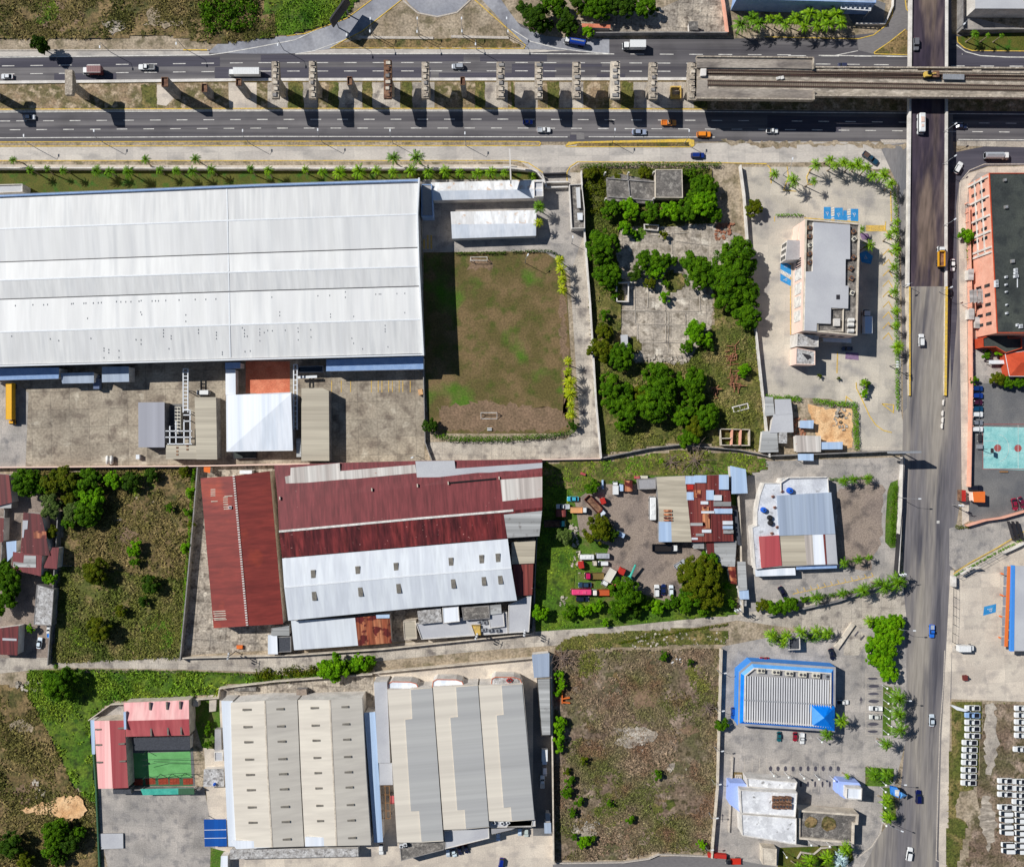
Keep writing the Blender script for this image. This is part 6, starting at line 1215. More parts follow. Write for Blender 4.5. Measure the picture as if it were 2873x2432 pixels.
# ================================================================ WORKSHOP AND RESTAURANT
T(2, 2)
t = loft_roof([([(1175, 355), (1195, 620), (1202, 880)], 5), ([(1405, 345), (1435, 620), (1460, 880)], 5.8), ([(1760, 335), (1785, 600), (1800, 875)], 5)], ['roof_tan', 'roof_rustred'], 'big workshop roof, beige on the left and patched maroon on the right', 'workshop', 'wall_grey', cat='workshop')
random.seed(11)
rp_ = [(1425, 415, 1475, 455, 'red_paint'), (1420, 475, 1478, 540, 'roof_skyblue'), (1580, 460, 1640, 540, 'roof_skyblue'), (1640, 500, 1705, 545, 'roof_coolwhite'), (1535, 550, 1595, 575, 'roof_coolwhite'), (1640, 555, 1780, 590, 'roof_zinc'), (1540, 630, 1650, 648, 'roof_coolwhite'), (1645, 610, 1790, 650, 'roof_skyblue'), (1450, 725, 1570, 748, 'roof_zinc'), (1715, 710, 1795, 740, 'roof_coolwhite'), (1715, 750, 1795, 775, 'roof_skyblue'), (1545, 780, 1620, 805, 'roof_coolwhite'), (1495, 812, 1560, 832, 'roof_zinc'), (1720, 785, 1800, 812, 'roof_zinc'), (1460, 845, 1510, 862, 'roof_coolwhite'), (1550, 650, 1608, 770, 'roof_rust'), (1545, 595, 1600, 628, 'roof_rust'), (1475, 460, 1535, 520, 'roof_rust'), (1685, 335, 1762, 455, 'roof_skyblue'), (1410, 345, 1485, 410, 'roof_skyblue'), (1485, 340, 1580, 400, 'roof_skyblue'), (1195, 715, 1310, 880, 'roof_skyblue'), (1235, 620, 1300, 635, 'roof_rust'), (1235, 650, 1300, 665, 'roof_rust'), (1235, 678, 1305, 690, 'roof_rust'), (1235, 700, 1305, 710, 'roof_rust')]
for x0, y0, x1, y1, m_ in rp_:
    z_ = 5.85 if x0 > 1230 else 5.3; g = MB(); g.prism(PL(rect(x0, y0, x1, y1), z_), z_-.55, z_, m_); part('patched_roofing', g, t)
block([(1020, 372), (1170, 362), (1172, 450), (1030, 455)], 3, 'grey flat roof left of the workshop', 'wall_grey', 'roof_slab', .2, 'shed', 'shed')
shed([(1475, 885), (1560, 882), (1562, 935), (1475, 935)], 4, 'small grey roof below the workshop beside the tree', 'roof_zinc', name='shed'); shed([(1640, 880), (1825, 872), (1812, 1080), (1655, 1075)], 4, 'pale grey roof below the workshop against the cream wall', 'roof_zinc', name='shed'); shed([(1578, 890), (1640, 885), (1645, 1005), (1590, 1000)], 4.1, 'striped rusty strip roof below the workshop', 'roof_rustred', name='shed'); shed([(1755, 1085), (1818, 1080), (1828, 1225), (1775, 1215)], 3.6, 'small brown rusty roof above the yellow-green bush', 'roof_rust', name='shed')
shed([(1772, 262), (1900, 290), (1915, 485), (1785, 490)], 4.5, 'tall light blue roof in the corner of the restaurant lot', 'roof_skyblue', name='shed'); shed([(1832, 1040), (1898, 1040), (1912, 1270), (1840, 1275)], 4, 'narrow grey roof on the right of the cream wall', 'roof_zinc', name='shed'); shed([(1845, 1270), (1922, 1270), (1928, 1345), (1852, 1345)], 3.6, 'light blue square roof below the narrow grey one', 'roof_skyblue', name='shed'); shed([(1800, 620), (1832, 622), (1858, 905), (1835, 905)], 3.6, 'dark slim roof along the cream wall', 'louver', name='shed')
block([(1850, 1350), (1905, 1355), (1905, 1400), (1855, 1395)], 2.2, 'small rubbly shed at the foot of the cream wall', 'wall_grey', 'roof_mess', 0, 'shed', 'shed')
T(3, 2)
t = block([(-28, 402), (100, 402), (115, 365), (170, 358), (490, 355), (500, 490), (520, 480), (572, 1062), (120, 1078), (-100, 1100), (-127, 760), (-88, 745), (-88, 640), (-65, 505)], 4.6, 'white flat-roofed restaurant with blue-grey, beige and red roof sheets', 'stone_white', 'roof_paint', .3, 'restaurant', 'restaurant')
for q, z0_, z1_, m_ in (([(78, 505), (518, 478), (552, 815), (98, 830)], 5.1, 5.4, 'roof_bluegrey'), ([(105, 832), (300, 824), (320, 1068), (122, 1072)], 5.2, 5.2, 'roof_tan'), ([(300, 824), (365, 820), (380, 1066), (320, 1068)], 5.2, 5.25, 'roof_oldwhite'), ([(366, 820), (455, 818), (472, 1062), (380, 1066)], 5.2, 5.3, 'roof_brightwhite'), ([(470, 818), (552, 816), (570, 1058), (482, 1062)], 5.2, 5.2, 'roof_lightslab')): g = MB(); g.prism(PL(q, z1_), 4.65, z1_, m_); part('roof_sheet', g, t)
g = MB(); g.prism(PL([(452, 818), (468, 818), (484, 1060), (472, 1062)], 5.35), 5., 5.36, 'roof_rustred'); part('rusty_strip', g, t)
g = MB(); g.prism(PL([(-65, 838), (95, 828), (118, 1072), (-45, 1092)], 5.3), 4.65, 5.3, 'red_paint', 'roof_rose'); part('roof_sheet', g, t, label='red metal sheet')
shed([(-100, 1100), (225, 1090), (230, 1150), (-95, 1160)], 3.6, 'white lower roof along the bottom of the restaurant', 'roof_brightwhite', name='canopy', cat='canopy'); shed([(235, 1072), (565, 1058), (565, 1092), (235, 1105)], 3.8, 'bluish gutter roof below the beige sheets', 'awning_blue', name='canopy', cat='canopy')
g = MB(); g.tube(P(110, 400, 5.2), P(110, 470, 5.2), .3, .3, 'stone_white'); g.tube(P(110, 400, 5.2), P(170, 360, 5.2), .3, .3, 'stone_white'); g.tube(P(170, 360, 5.2), P(480, 355, 5.2), .25, .25, 'stone_white'); solo('roof_pipe', g, 'bent white pipe along the upper restaurant roof', 'pipe')
tank(190, 465, 4.7, 1.1, 1.8, 'water_tank', 'blue water tank in the upper middle of the restaurant roof'); tank(25, 685, 4.7, .95, 1.3, 'black_tank', 'black round tank, upper of two on the restaurant roof'); tank(30, 728, 4.7, .95, 1.3, 'black_tank', 'black round tank, lower of two on the restaurant roof')
T(2, 2); tank(2050, 622, 4.7, 1.0, 1.6, 'water_tank', 'blue water tank on the left of the restaurant roof'); T(3, 2)
for i, (x, y) in enumerate([(45, 512), (120, 470), (36, 810), (60, 600), (80, 760)]): ac(x, y, 4.7, f'small reddish roof unit on the restaurant, {ordn(i+1)} of five', (.9, .7, .5), 1, 20, 'brick_red', 'reddish units on the restaurant roof')
# fuel station and kiosk
t = thing('fuel_station', 'long pale canopy with an orange and blue striped edge at the right border', 'fuel station', P(2030, 1400)); g = MB(); g.prism(PL([(2010, 1075), (2600, 1075), (2600, 1765), (2000, 1765)], 6), 5.2, 6, 'stone_white', 'roof_lightslab', bottom=True); part('canopy_roof', g, t)
g = MB(); g.prism(PL([(1990, 1072), (2012, 1072), (2004, 1768), (1975, 1768)], 6.1), 5, 6.1, 'trim_blue', bottom=True); part('blue_fascia', g, t); g = MB(); g.path(PL([(1965, 1078), (1940, 1730)], 4.6), 1.1, 4.2, 4.6, 'orange_paint'); part('orange_beam', g, t)
for k in range(8): y = 1115+k*82; x = 1938-k*3; g = MB(); g.prism(PL(rect(x-14, y-36, x+14, y+36), 4.4), 4.1, 4.3, 'steel_grey', bottom=True); part('louvre_panel', g, t)
for k in range(4): p = P(1950-k*6, 1150+k*175, 4); g = MB(); g.box((p.x, p.y, 2.05), (.4, .4, 4.1), 0, 'orange_paint'); part('column', g, t)
for y in (1150, 1500, 1720): p = P(2060, y, 5); g = MB(); g.box((p.x, p.y, 2.6), (.6, .6, 5.2), 0, 'stone_white'); part('column', g, t)
t = block([(1672, 478), (1762, 475), (1762, 555), (1680, 552)], 3.6, 'orange-roofed kiosk at the car park entrance', 'wall_peach', 'orange_paint', 0, 'kiosk', 'kiosk', eave=.2); g = MB(); g.prism(PL([(1640, 485), (1674, 480), (1680, 545), (1640, 540)], 3), 2.8, 3.0, 'wall_peach', bottom=True); part('porch_roof', g, t); p = P(1645, 512, 3); g = MB(); g.box((p.x, p.y, 1.4), (.15, .15, 2.8), 0, 'wall_peach'); part('porch_post', g, t)
mb = MB(); mb.prism(PL(rect(1578, 460, 1612, 550), 3), .1, 3, 'rusty_formwork', 'red_paint'); solo('sign_wall', mb, 'dark red block beside the orange kiosk', 'sign block')
t = thing('gate_sign', 'pale sign panels fanned out by the forecourt corner', 'sign', P(1640, 1120)); 
for k, (x, y, a) in enumerate([(1620, 1115, .55), (1680, 1090, .1)]): p = P(x, y, 3.4); g = MB(); g.box((p.x, p.y, 3), (4.6, .25, 1.2), a, 'stone_white'); g.box((p.x, p.y, 1.2), (.2, .2, 2.4), 0, 'steel_grey'); part('sign_panel', g, t)
mb = MB(); mb.prism(PL(rect(1510, 1160, 1535, 1245), 2.4), .1, 2.4, 'stone_white'); solo('sign_wall', mb, 'white upright block at the forecourt corner', 'sign block'); t = thing('pipe_gate', 'curved steel gate frames on the side street', 'gate', P(2020, 790))
for k in range(3): g = MB(); g.path(PL([(1968+k*35, 715), (2010+k*36, 870)], 2), .12, .3, 2, 'steel_dark'); part('gate_leaf', g, t)
T(3, 1)
# basketball hoops
T(3, 2); p = P(1790, 125, 3); t = thing('basketball_hoop', 'basketball stand with a dark backboard on the teal court', 'basketball hoop', (p.x, p.y, 0)); g = MB(); g.tube((p.x-1.6, p.y, 0), (p.x-.3, p.y-.2, 3.4), .12, .1, 'steel_dark'); part('post', g, t); g = MB(); b_ = P(1825, 140, 3.2); g.box((b_.x, b_.y, 3.2), (.5, 1.8, 1.1), 0, 'steel_dark'); part('backboard', g, t); g = MB(); g.tube((b_.x+.6, b_.y, 3.0), (b_.x+.6, b_.y, 3.05), .23, .23, 'orange_paint', 12); part('rim', g, t)
shed([(1712, 5), (1742, 5), (1742, 65), (1712, 68)], 1, 'small dark bench left of the court', 'steel_dark', name='bench', cat='bench', posts=True); mb = MB(); mb.prism(PL(rect(1706, 90, 1750, 125), 1), .1, 1, 'steel_grey'); solo('equipment_box', mb, 'grey box beside the basketball stand', 'equipment box'); mb = MB(); mb.prism(PL(rect(1890, 305, 1955, 315), .5), .1, .5, 'wood'); solo('bench', mb, 'long thin bench below the teal court', 'bench')
# ================================================================ LOWER LEFT: PINK BUILDING, BEIGE WAREHOUSES
T(0, 3)
t = loft_roof([([(1003, 425), (1533, 403)], 5.4), ([(1015, 572), (1535, 557)], 6.6), ([(1022, 700), (1540, 690)], 5.4)], ['roof_pink', 'roof_rose'], 'pink gabled wing running left to right with six grey slots', 'gabled_wing', 'wall_cream', cat='building')
for x, y in ((1218, 452), (1356, 448), (1463, 444), (1229, 662), (1366, 656), (1473, 652)): g = MB(); z_ = 6.0 if y < 500 else 5.75; p = P(x, y, z_); g.box((p.x, p.y, z_+.05), (.55, 2.7, .55), .04, 'skylight'); part('roof_slot', g, t)
t = loft_roof([([(765, 572), (798, 1122)], 5.4), ([(888, 570), (915, 1120)], 6.6), ([(1010, 568), (1042, 1115)], 5.4)], ['roof_pink', 'roof_rose'], 'pink gabled wing running top to bottom beside the green court', 'gabled_wing', 'wall_cream', cat='building')
for x, y in ((985, 630), (990, 757), (998, 898), (800, 640), (805, 765), (812, 907)): g = MB(); z_ = 5.8; p = P(x, y, z_); g.box((p.x, p.y, z_+.05), (2.2, .5, .55), .04, 'skylight'); part('roof_slot', g, t)
block([(735, 565), (768, 565), (772, 842), (748, 842)], 4.4, 'narrow pale blue strip roof on the left of the pink wing', 'stone_white', 'roof_skyblue', 0, 'side_annex'); block([(1003, 500), (1022, 498), (1026, 640), (1008, 640)], 6.9, 'thin pale blue roof joint between the pink wings', 'stone_white', 'roof_skyblue', 0, 'roof_joint'); block([(918, 1125), (1060, 1120), (1070, 1165), (920, 1165)], 3.2, 'dark low roof at the foot of the pink wing', 'wall_grey', 'louver', 0, 'canopy', 'canopy')
shed([(1085, 710), (1540, 700), (1545, 808), (1095, 812)], 4, 'dark blue-grey corrugated roof in the shade above the green court', 'louver', name='shed', z2=3.2); ground('court', [(1030, 700), (1560, 690), (1585, 1100), (1060, 1105)], 'asphalt_dark_lot', 4); ground('court', [(1062, 835), (1545, 820), (1560, 1100), (1070, 1100)], 'court_green', 5)
ground('court_tiles', [(1075, 1035), (1562, 1028), (1564, 1098), (1078, 1100)], 'green_strip', 6)
for x in (1180, 1285, 1375, 1485): ground('court_tiles', [(x, 1040), (x+80, 1037), (x+84, 1085), (x+4, 1090)], 'tile_brown', 7)
ground('court_tiles', rect(1085, 1042, 1160, 1095), 'tile_brown', 7)
t = thing('court_net', 'net posts and cables round the green court', 'court net', P(1300, 950))
for q in ([(1165, 880), (1550, 870)], [(1165, 930), (1290, 900), (1550, 905)], [(1180, 1030), (1430, 990), (1560, 985)]): g = MB(); g.path(PL(q, 2), .12, 2.9, 3, 'steel_dark'); part('cable', g, t)
for x, y in ((1165, 840), (1545, 822), (1562, 1028), (1165, 1040), (1275, 1030), (1370, 1028), (1475, 1022)): p = P(x, y, 3); g = MB(); g.box((p.x, p.y, 1.8), (.15, .15, 3.4), 0, 'green_strip'); part('post', g, t)
t = shed([(1140, 1125), (1575, 1118), (1575, 1165), (1160, 1175)], 3, 'turquoise translucent canopy below the green court', 'teal_canopy', name='canopy', cat='canopy', z2=2.6, posts=True); g = MB(); g.prism(PL([(1448, 1122), (1576, 1118), (1578, 1168), (1448, 1170)], 3.1), 3, 3.12, 'green_strip'); part('dark_sheet', g, t); wall([(1068, 1110), (1645, 1108)], 2.4, .3, 'wall_grey', 'wall under the green court')
t = shed([(1655, 1372), (1835, 1370), (1842, 1590), (1662, 1592)], 3.6, 'deep blue canopy with two white seams', 'roof_royal', name='canopy', cat='canopy', posts=True)
for y in (1458, 1525): g = MB(); g.path(PL([(1658, y), (1838, y-3)], 3.7), .15, 3.6, 3.72, 'steel_white'); part('seam', g, t)
block([(1742, 822), (1810, 820), (1812, 895), (1745, 898)], 3.4, 'small white hut with a skylight left of the beige roof', 'stone_white', 'roof_lightslab', .3, 'hut', 'hut'); block([(1745, 640), (1795, 640), (1800, 820), (1745, 822)], 2, 'low grey-white block beside the beige warehouse', 'wall_grey', 'roof_slab', 0, 'shed', 'shed'); shed([(1655, 965), (1815, 960), (1818, 1105), (1650, 1105)], 3, 'black and white slatted roof left of the beige warehouse', 'roof_mess', name='shed'); tank(1738, 1092, 3, .5, 1, 'water_tank', 'small blue drum on the slatted roof')
block([(1565, 408), (1610, 408), (1610, 455), (1568, 455)], 2.4, 'small cream box at the corner of the pink building', 'wall_cream', 'wall_cream', .2, 'hut', 'hut'); block([(1700, 405), (1758, 400), (1752, 492), (1700, 498)], .8, 'pale slab in the green strip', 'wall_grey', 'concrete_pale', 0, 'slab_block', 'concrete slab'); block([(805, 1487), (1000, 1485), (1002, 1605), (818, 1612)], .5, 'low pale platform with a blue patch in the lower left yard', 'wall_grey', 'roof_lightslab', 0, 'platform', 'platform'); block([(1795, 1668), (1850, 1665), (1850, 1900), (1785, 1900)], 3, 'white box building on green grass at the bottom', 'stone_white', 'roof_brightwhite', 0)
ground('yard', [(760, 560), (820, 480), (980, 415), (1005, 420), (1005, 560)], 'concrete_grey', 3); ground('lawn', [(1570, 410), (1780, 395), (1790, 640), (1740, 800), (1640, 790), (1560, 500)], 'lawn_green', 3); ground('lawn', [(1710, 1600), (1860, 1640), (1850, 1800), (1705, 1800)], 'lawn_green', 4)
# beige twin-gabled warehouse
T(1, 3)
def skyl(t, lst, z, tilt):
    for x, y in lst: p = P(x, y, z); g = MB(); g.box((p.x, p.y, z+.02), (3.3, .7, .5), tilt, 'skylight'); part('skylight', g, t)
t = loft_roof([([(-205, 425), (-192, 1000), (-160, 1600)], 8.2), ([(72, 408), (95, 1000), (132, 1598)], 9.6), ([(335, 402), (358, 1000), (390, 1590)], 8.2)], ['roof_beige', 'roof_greige'], 'beige gabled warehouse, left of the twin pair', 'warehouse', 'stone_white', ridge=(1,), cap='wall_cream')
skyl(t, [(190, 475), (197, 615), (204, 738), (211, 880), (218, 1002), (225, 1125), (232, 1268), (239, 1390), (246, 1532)], 8.85, .03); skyl(t, [(-70, 480), (-63, 620), (-56, 743), (-49, 884), (-42, 1008), (-35, 1132), (-28, 1272), (-21, 1396)], 8.85, .03)
g = MB(); g.prism(PL([(-205, 1545), (85, 1548), (115, 1600), (-160, 1612)], 8.9), 8.5, 8.9, 'roof_brightwhite'); part('end_sheet', g, t)
t = loft_roof([([(342, 402), (366, 1000), (398, 1588)], 8.2), ([(600, 402), (628, 1000), (655, 1586)], 9.6), ([(862, 385), (895, 1000), (935, 1580)], 8.2)], ['roof_beige', 'roof_greige'], 'beige gabled warehouse, right of the twin pair', 'warehouse', 'stone_white', ridge=(1,), cap='wall_cream')
skyl(t, [(482, 466), (490, 608), (498, 730), (506, 870), (514, 993), (521, 1117), (528, 1258), (535, 1382)], 8.85, .03); skyl(t, [(715, 458), (723, 598), (730, 722), (738, 862), (745, 987), (752, 1110), (760, 1252), (768, 1378), (776, 1520)], 8.85, .03)
g = MB(); g.prism(PL([(400, 1515), (650, 1518), (655, 1586), (400, 1590)], 9), 8.5, 9.05, 'roof_brightwhite'); part('end_sheet', g, t)
T(0, 3); block([(1798, 408), (1890, 410), (1940, 1590), (1855, 1590)], 6.8, 'white strip roof along the left of the beige warehouse', 'stone_white', 'roof_brightwhite', 0, 'side_annex')
T(1, 3); shed([(878, 505), (968, 500), (1032, 1555), (960, 1560)], 6.2, 'long pale blue roof strip right of the twin warehouse', 'roof_skyblue', name='side_annex', cat='annex'); block([(958, 258), (1065, 255), (1090, 912), (992, 912)], 7.4, 'pale blue-white strip roof between the warehouses', 'stone_white', 'roof_lightslab', 0, 'side_annex', 'annex'); block([(1000, 915), (1105, 912), (1112, 1090), (1005, 1092)], 6.8, 'white square roof closing the strip between warehouses', 'stone_white', 'roof_lightslab', 0, 'side_annex', 'annex')
t = thing('steel_grid', 'open steel grid between the warehouses', 'steel grid', P(1060, 1230)); 
for y in (1100, 1172, 1238, 1302, 1365): g = MB(); g.path(PL([(1015, y), (1090, y)], 5), .15, 4.9, 5, 'wood'); part('beam', g, t)
for x in (1018, 1048, 1082): g = MB(); g.path(PL([(x, 1098), (x+10, 1368)], 5), .18, 4.9, 5.02, 'wood'); part('beam', g, t)
for x, y in ((1018, 1100), (1090, 1365)): p = P(x, y, 5); g = MB(); g.box((p.x, p.y, 2.5), (.2, .2, 5), 0, 'steel_grey'); part('post', g, t)
block([(1085, 1180), (1122, 1178), (1125, 1245), (1088, 1245)], 3, 'tiny dark red roof between the warehouses', 'wall_grey', 'roof_rose', 0, 'hut', 'hut')
shed([(-210, 1615), (830, 1608), (832, 1672), (-210, 1695)], 4, 'long stained grey canopy below the beige twin warehouse', 'roof_mess', name='canopy', cat='canopy')
block([(-175, 300), (0, 300), (0, 330), (-175, 330)], 1.2, 'low block on the dirt above the beige warehouse', 'wall_grey', 'roof_oldslab', 0, 'shed', 'shed'); block([(330, 315), (410, 315), (415, 385), (328, 385)], 2.4, 'small brown square hut above the beige warehouse', 'wall_grey', 'soil_dark', 0, 'hut', 'hut')
# three-bay greige warehouse
Z0, Z1 = 8.4, 9.8
def bay(l, r, jog, label):
    "l, r: outer lines; jog: the stepped ridge as picture points from top to bottom"
    t = loft_roof([(l, Z0), (jog[0], Z1), (r, Z0)], ['roof_beige', 'roof_grey'], label, 'warehouse', 'stone_white'); return t
# each bay: outline plus light and dark sheets stepping along the ridge
def stepbay(outl, dark, label, m2='roof_grey'):
    t = thing('warehouse', label, 'warehouse', centre(outl, 9)); w = MB(); w.prism(PL(outl, 8.6), 0, 8.5, 'stone_white'); part('wall', w, t)
    r = MB(); a = [Vector((p.x, p.y)) for p in PL(outl, 8.9)]; 
    if mb_area([(p.x, p.y) for p in a]) < 0: a = a[::-1]
    r.prism(inset(a, -.15), 8.5, 8.9, 'wall_cream', 'roof_beige', bottom=True); part('roof', r, t); g = MB(); g.prism(PL(dark, 9.15), 8.8, 9.15, 'wall_cream', m2); part('upper_roof', g, t); return t
stepbay([(1072, 320), (1258, 320), (1258, 312), (1425, 308), (1520, 1545), (1345, 1555), (1150, 1555)], [(1258, 318), (1432, 306), (1522, 1540), (1345, 1552), (1325, 1302), (1258, 1305), (1212, 562), (1270, 555)], 'cream and grey stepped warehouse bay, leftmost of three', 'roof_grey')
stepbay([(1440, 300), (1622, 292), (1800, 285), (1892, 1430), (1700, 1448), (1528, 1452)], [(1625, 298), (1802, 285), (1892, 1430), (1705, 1446), (1695, 1292), (1635, 1296), (1578, 545), (1640, 540)], 'cream and grey stepped warehouse bay, middle of three')
stepbay([(1812, 285), (1990, 285), (2165, 275), (2262, 1370), (2075, 1385), (1892, 1380)], [(1995, 285), (2160, 275), (2262, 1370), (2078, 1382), (2070, 1270), (2012, 1276), (1955, 528), (2012, 522)], 'cream and grey stepped warehouse bay, rightmost of three')
for i, (a, b, y0) in enumerate(((1068, 1325, 250), (1432, 1695, 232), (1910, 2165, 212))):
    q = [(a, y0+55), (a+4, y0+18), (a+35, y0)] + [(b-70, y0+3), (b-20, y0+18), (b, y0+60)]; t = block(q+[(b, y0+70), (a, y0+75)], 6.5, ['white round-cornered porch with orange rim, left one', 'white round-cornered porch with orange rim, middle one', 'white round-cornered porch holding red vents, right one'][i], 'stone_white', 'roof_brightwhite' if i < 2 else 'roof_mess', .3, 'porch', 'porch', pm='court_orange')
block([(1165, 1560), (1525, 1545), (1528, 1615), (1180, 1705)], 5.5, 'grey stained slanting roof below the leftmost bay', 'wall_grey', 'roof_oldslab', .3, 'front_annex', 'annex'); block([(1530, 1460), (1892, 1438), (1895, 1522), (1535, 1610)], 5.8, 'white slanting roof below the middle bay', 'stone_white', 'roof_lightslab', .3, 'front_annex', 'annex'); block([(1895, 1385), (2250, 1372), (2240, 1430), (1900, 1435)], 6, 'white roof with vents below the rightmost bay', 'stone_white', 'roof_lightslab', .3, 'front_annex', 'annex'); block([(1900, 1440), (2120, 1436), (2080, 1460), (1910, 1500)], 5.2, 'pale slanted canopy at the foot of the rightmost bay', 'stone_white', 'roof_slab', .1, 'front_annex', 'annex')
mb = MB(); mb.path(PL([(1625, 1598), (1832, 1545)], 5), 1.2, 3.2, 3.6, 'red_paint'); solo('awning', mb, 'thin bright red awning over the parked cars', 'awning')
for i, (x, y) in enumerate([(1180, 1590), (1212, 1580), (1930, 1400), (2000, 1405), (2048, 1400), (2050, 245), (2068, 243)]): ac(x, y, 6.3, f'roof unit of the stepped warehouses, {ordn(i+1)} from the lower left', (1.2, 1.1, .8), 1, i*9, 'steel_white' if i < 5 else 'red_paint', 'units on the stepped warehouses')
T(2, 3); shed([(162, 35), (305, 22), (305, 215), (180, 222)], 4, 'pale blue metal roof at the corner above the alley', 'roof_bluegrey', name='shed'); block([(203, 228), (312, 225), (318, 690), (240, 692)], 4, 'long light grey shed roof along the alley', 'wall_cream', 'roof_zinc', .1, 'shed', 'shed'); shed([(262, 1400), (318, 1398), (320, 1485), (265, 1485)], 3.4, 'small blue-grey roof at the lower end of the alley', 'roof_bluegrey', name='shed'); shed([(272, 1320), (312, 1322), (312, 1390), (275, 1390)], 3.2, 'small white roof above the blue-grey one in the alley', 'roof_slab', name='shed')
block([(-40, 1380), (190, 1362), (192, 1425), (-40, 1432)], 6, 'white rooftop strip at the right foot of the stepped warehouses', 'stone_white', 'roof_lightslab', .3, 'front_annex', 'annex')
# ================================================================ BLUE RESTAURANT AND THE MARBLE-ROOFED BLOCK
T(3, 3); ox = -717*2.8944
t = block([(1945-2075.3, 90), (0, 97), (555, 135), (550, 662), (1835-2075.3, 608), (1843-2075.3, 178)], 5.5, 'blue-rimmed restaurant with striped grey roof and a blue corner pyramid', 'trim_blue', 'roof_slab', 0, 'blue_restaurant', 'restaurant')
q = PL([(1945-2075.3, 90), (555, 135), (550, 662), (1830-2075.3, 608), (1840-2075.3, 178)], 5.5); g = MB(); ou = [Vector((p.x, p.y)) for p in q]
if mb_area([(p.x, p.y) for p in ou]) < 0: ou = ou[::-1]
inn = inset(ou, 1.9); n = len(ou)
for i in range(n): j = (i+1) % n; g.poly([(ou[i].x, ou[i].y, 5.0), (ou[j].x, ou[j].y, 5.0), (inn[j].x, inn[j].y, 6.4), (inn[i].x, inn[i].y, 6.4)], 'roof_blue' if i not in (3, 4) else 'roof_lightblue'); 
part('mansard', g, t); g = MB(); g.ring([(p.x, p.y) for p in inn], .5, 5.5, 6.5, 'stone_white'); part('parapet', g, t)
q = [(1890-2075.3, 205), (525, 240), (520, 625), (1885-2075.3, 580)]; A, B, Cc, D_ = PL(q, 6.1); g = MB(); N = 36
for k in range(N):
    f0, f1, f2 = k/N, (k+.5)/N, (k+1)/N; a0, a1, a2 = A+(B-A)*f0, A+(B-A)*f1, A+(B-A)*f2; b0, b1, b2 = D_+(Cc-D_)*f0, D_+(Cc-D_)*f1, D_+(Cc-D_)*f2; 
    up = Vector((0, 0, .55)); g.poly([a0, a1+up, b1+up, b0][::-1], 'roof_lightslab'); g.poly([a1+up, a2, b2, b1+up][::-1], 'louver')
part('ribbed_roof', g, t)
hq = PL([(330, 420), (518, 432), (548, 462), (545, 655), (345, 625)], 6.0); ap = P(462, 548, 8.4); g = MB()
for i in range(5): g.poly([hq[i], hq[(i+1) % 5], ap][::-1], 'roof_blue' if i < 4 else 'roof_lightblue')
part('corner_pyramid', g, t); g = MB(); g.path([A+(D_-A)*.52+Vector((0, 0, .2)), B+(Cc-B)*.52+Vector((0, 0, .2))], .5, 6.2, 6.5, 'steel_grey'); part('roof_walkway', g, t)
for i, (x, y) in enumerate([(-50, 165), (72, 178), (180, 188), (288, 198), (398, 205)]): ac(x, y, 5.6, f'beige twin-fan unit on the blue restaurant, {ordn(i+1)} from the left', (2.6, 1.7, 1.2), 2, -4, 'ac_beige', 'air conditioners on the blue restaurant')
ac(490, 212, 5.6, 'grey single unit at the right end of the blue restaurant units', (1.4, 1.8, 1), 1, -4, 'steel_grey')
T(2, 3); block([(1990, 140), (2055, 145), (2055, 190), (1992, 188)], 6, 'beige box at the left end of the blue restaurant roof', 'ac_beige', 'ac_beige', 0, 'roof_box', 'roof box', z0=5.5)
T(3, 3); X = -2075.3
block([(1905+X, 1030), (240, 1065), (225, 1140), (1910+X, 1105)], 5, 'upper marble-white roof strip of the corner block', 'stone_white', 'marble', .5, 'flat_roofed_block')
block([(1852+X, 1128), (240, 1150), (225, 1352), (1860+X, 1318)], 7.5, 'middle marble-white roof carrying six brown units', 'stone_white', 'marble', .5, 'flat_roofed_block'); block([(1860+X, 1325), (235, 1358), (232, 1575), (1870+X, 1500)], 6, 'lower marble-white roof of the corner block', 'stone_white', 'marble', .4, 'flat_roofed_block')
t = block([(1770+X, 1075), (1890+X, 1078), (1935+X, 1115), (1850+X, 1125), (1850+X, 1310), (1765+X, 1245)], 4.5, 'periwinkle blue slanted wing left of the marble roofs', 'wall_periwinkle', 'wall_periwinkle', 0, 'blue_wing')
for i in range(6): ac(68+(i % 3)*52, 1212+(i//3)*55, 7.6, f'brown fan unit on the marble roof, {["upper left", "upper middle", "upper right", "lower left", "lower middle", "lower right"][i]}', (2.1, 1.9, 1.1), 2, -6, 'rusty_formwork', 'brown units on the marble roof')
t = block([(245, 1285), (735, 1322), (728, 1405), (700, 1405), (695, 1562), (245, 1522)], 4, 'sunken grey terrace with two brown round beds', 'wall_cream', 'roof_oldslab', .9, 'terrace', 'terrace', pw=.7)
for x, y, r_ in ((355, 1398, 50), (497, 1408, 60)): g = MB(); c = P(x, y, 4.3); g.prism([(c.x+U(r_)*math.cos(k*.45)*random.uniform(.85, 1.1), c.y+U(r_)*math.sin(k*.45)*random.uniform(.8, 1.05)) for k in range(14)], 4.1, 4.35, 'scrub_brown'); part('planting_bed', g, t)
t = block([(585, 1062), (745, 1075), (765, 1110), (640, 1115), (632, 1205), (590, 1180)], 4.6, 'periwinkle collar of the small white tower', 'wall_periwinkle', 'wall_periwinkle', 0, 'blue_collar'); block([(640, 1110), (765, 1115), (760, 1210), (635, 1200)], 7, 'small square white tower with a sunken roof', 'stone_white', 'roof_brightwhite', .6, 'tower', 'tower')
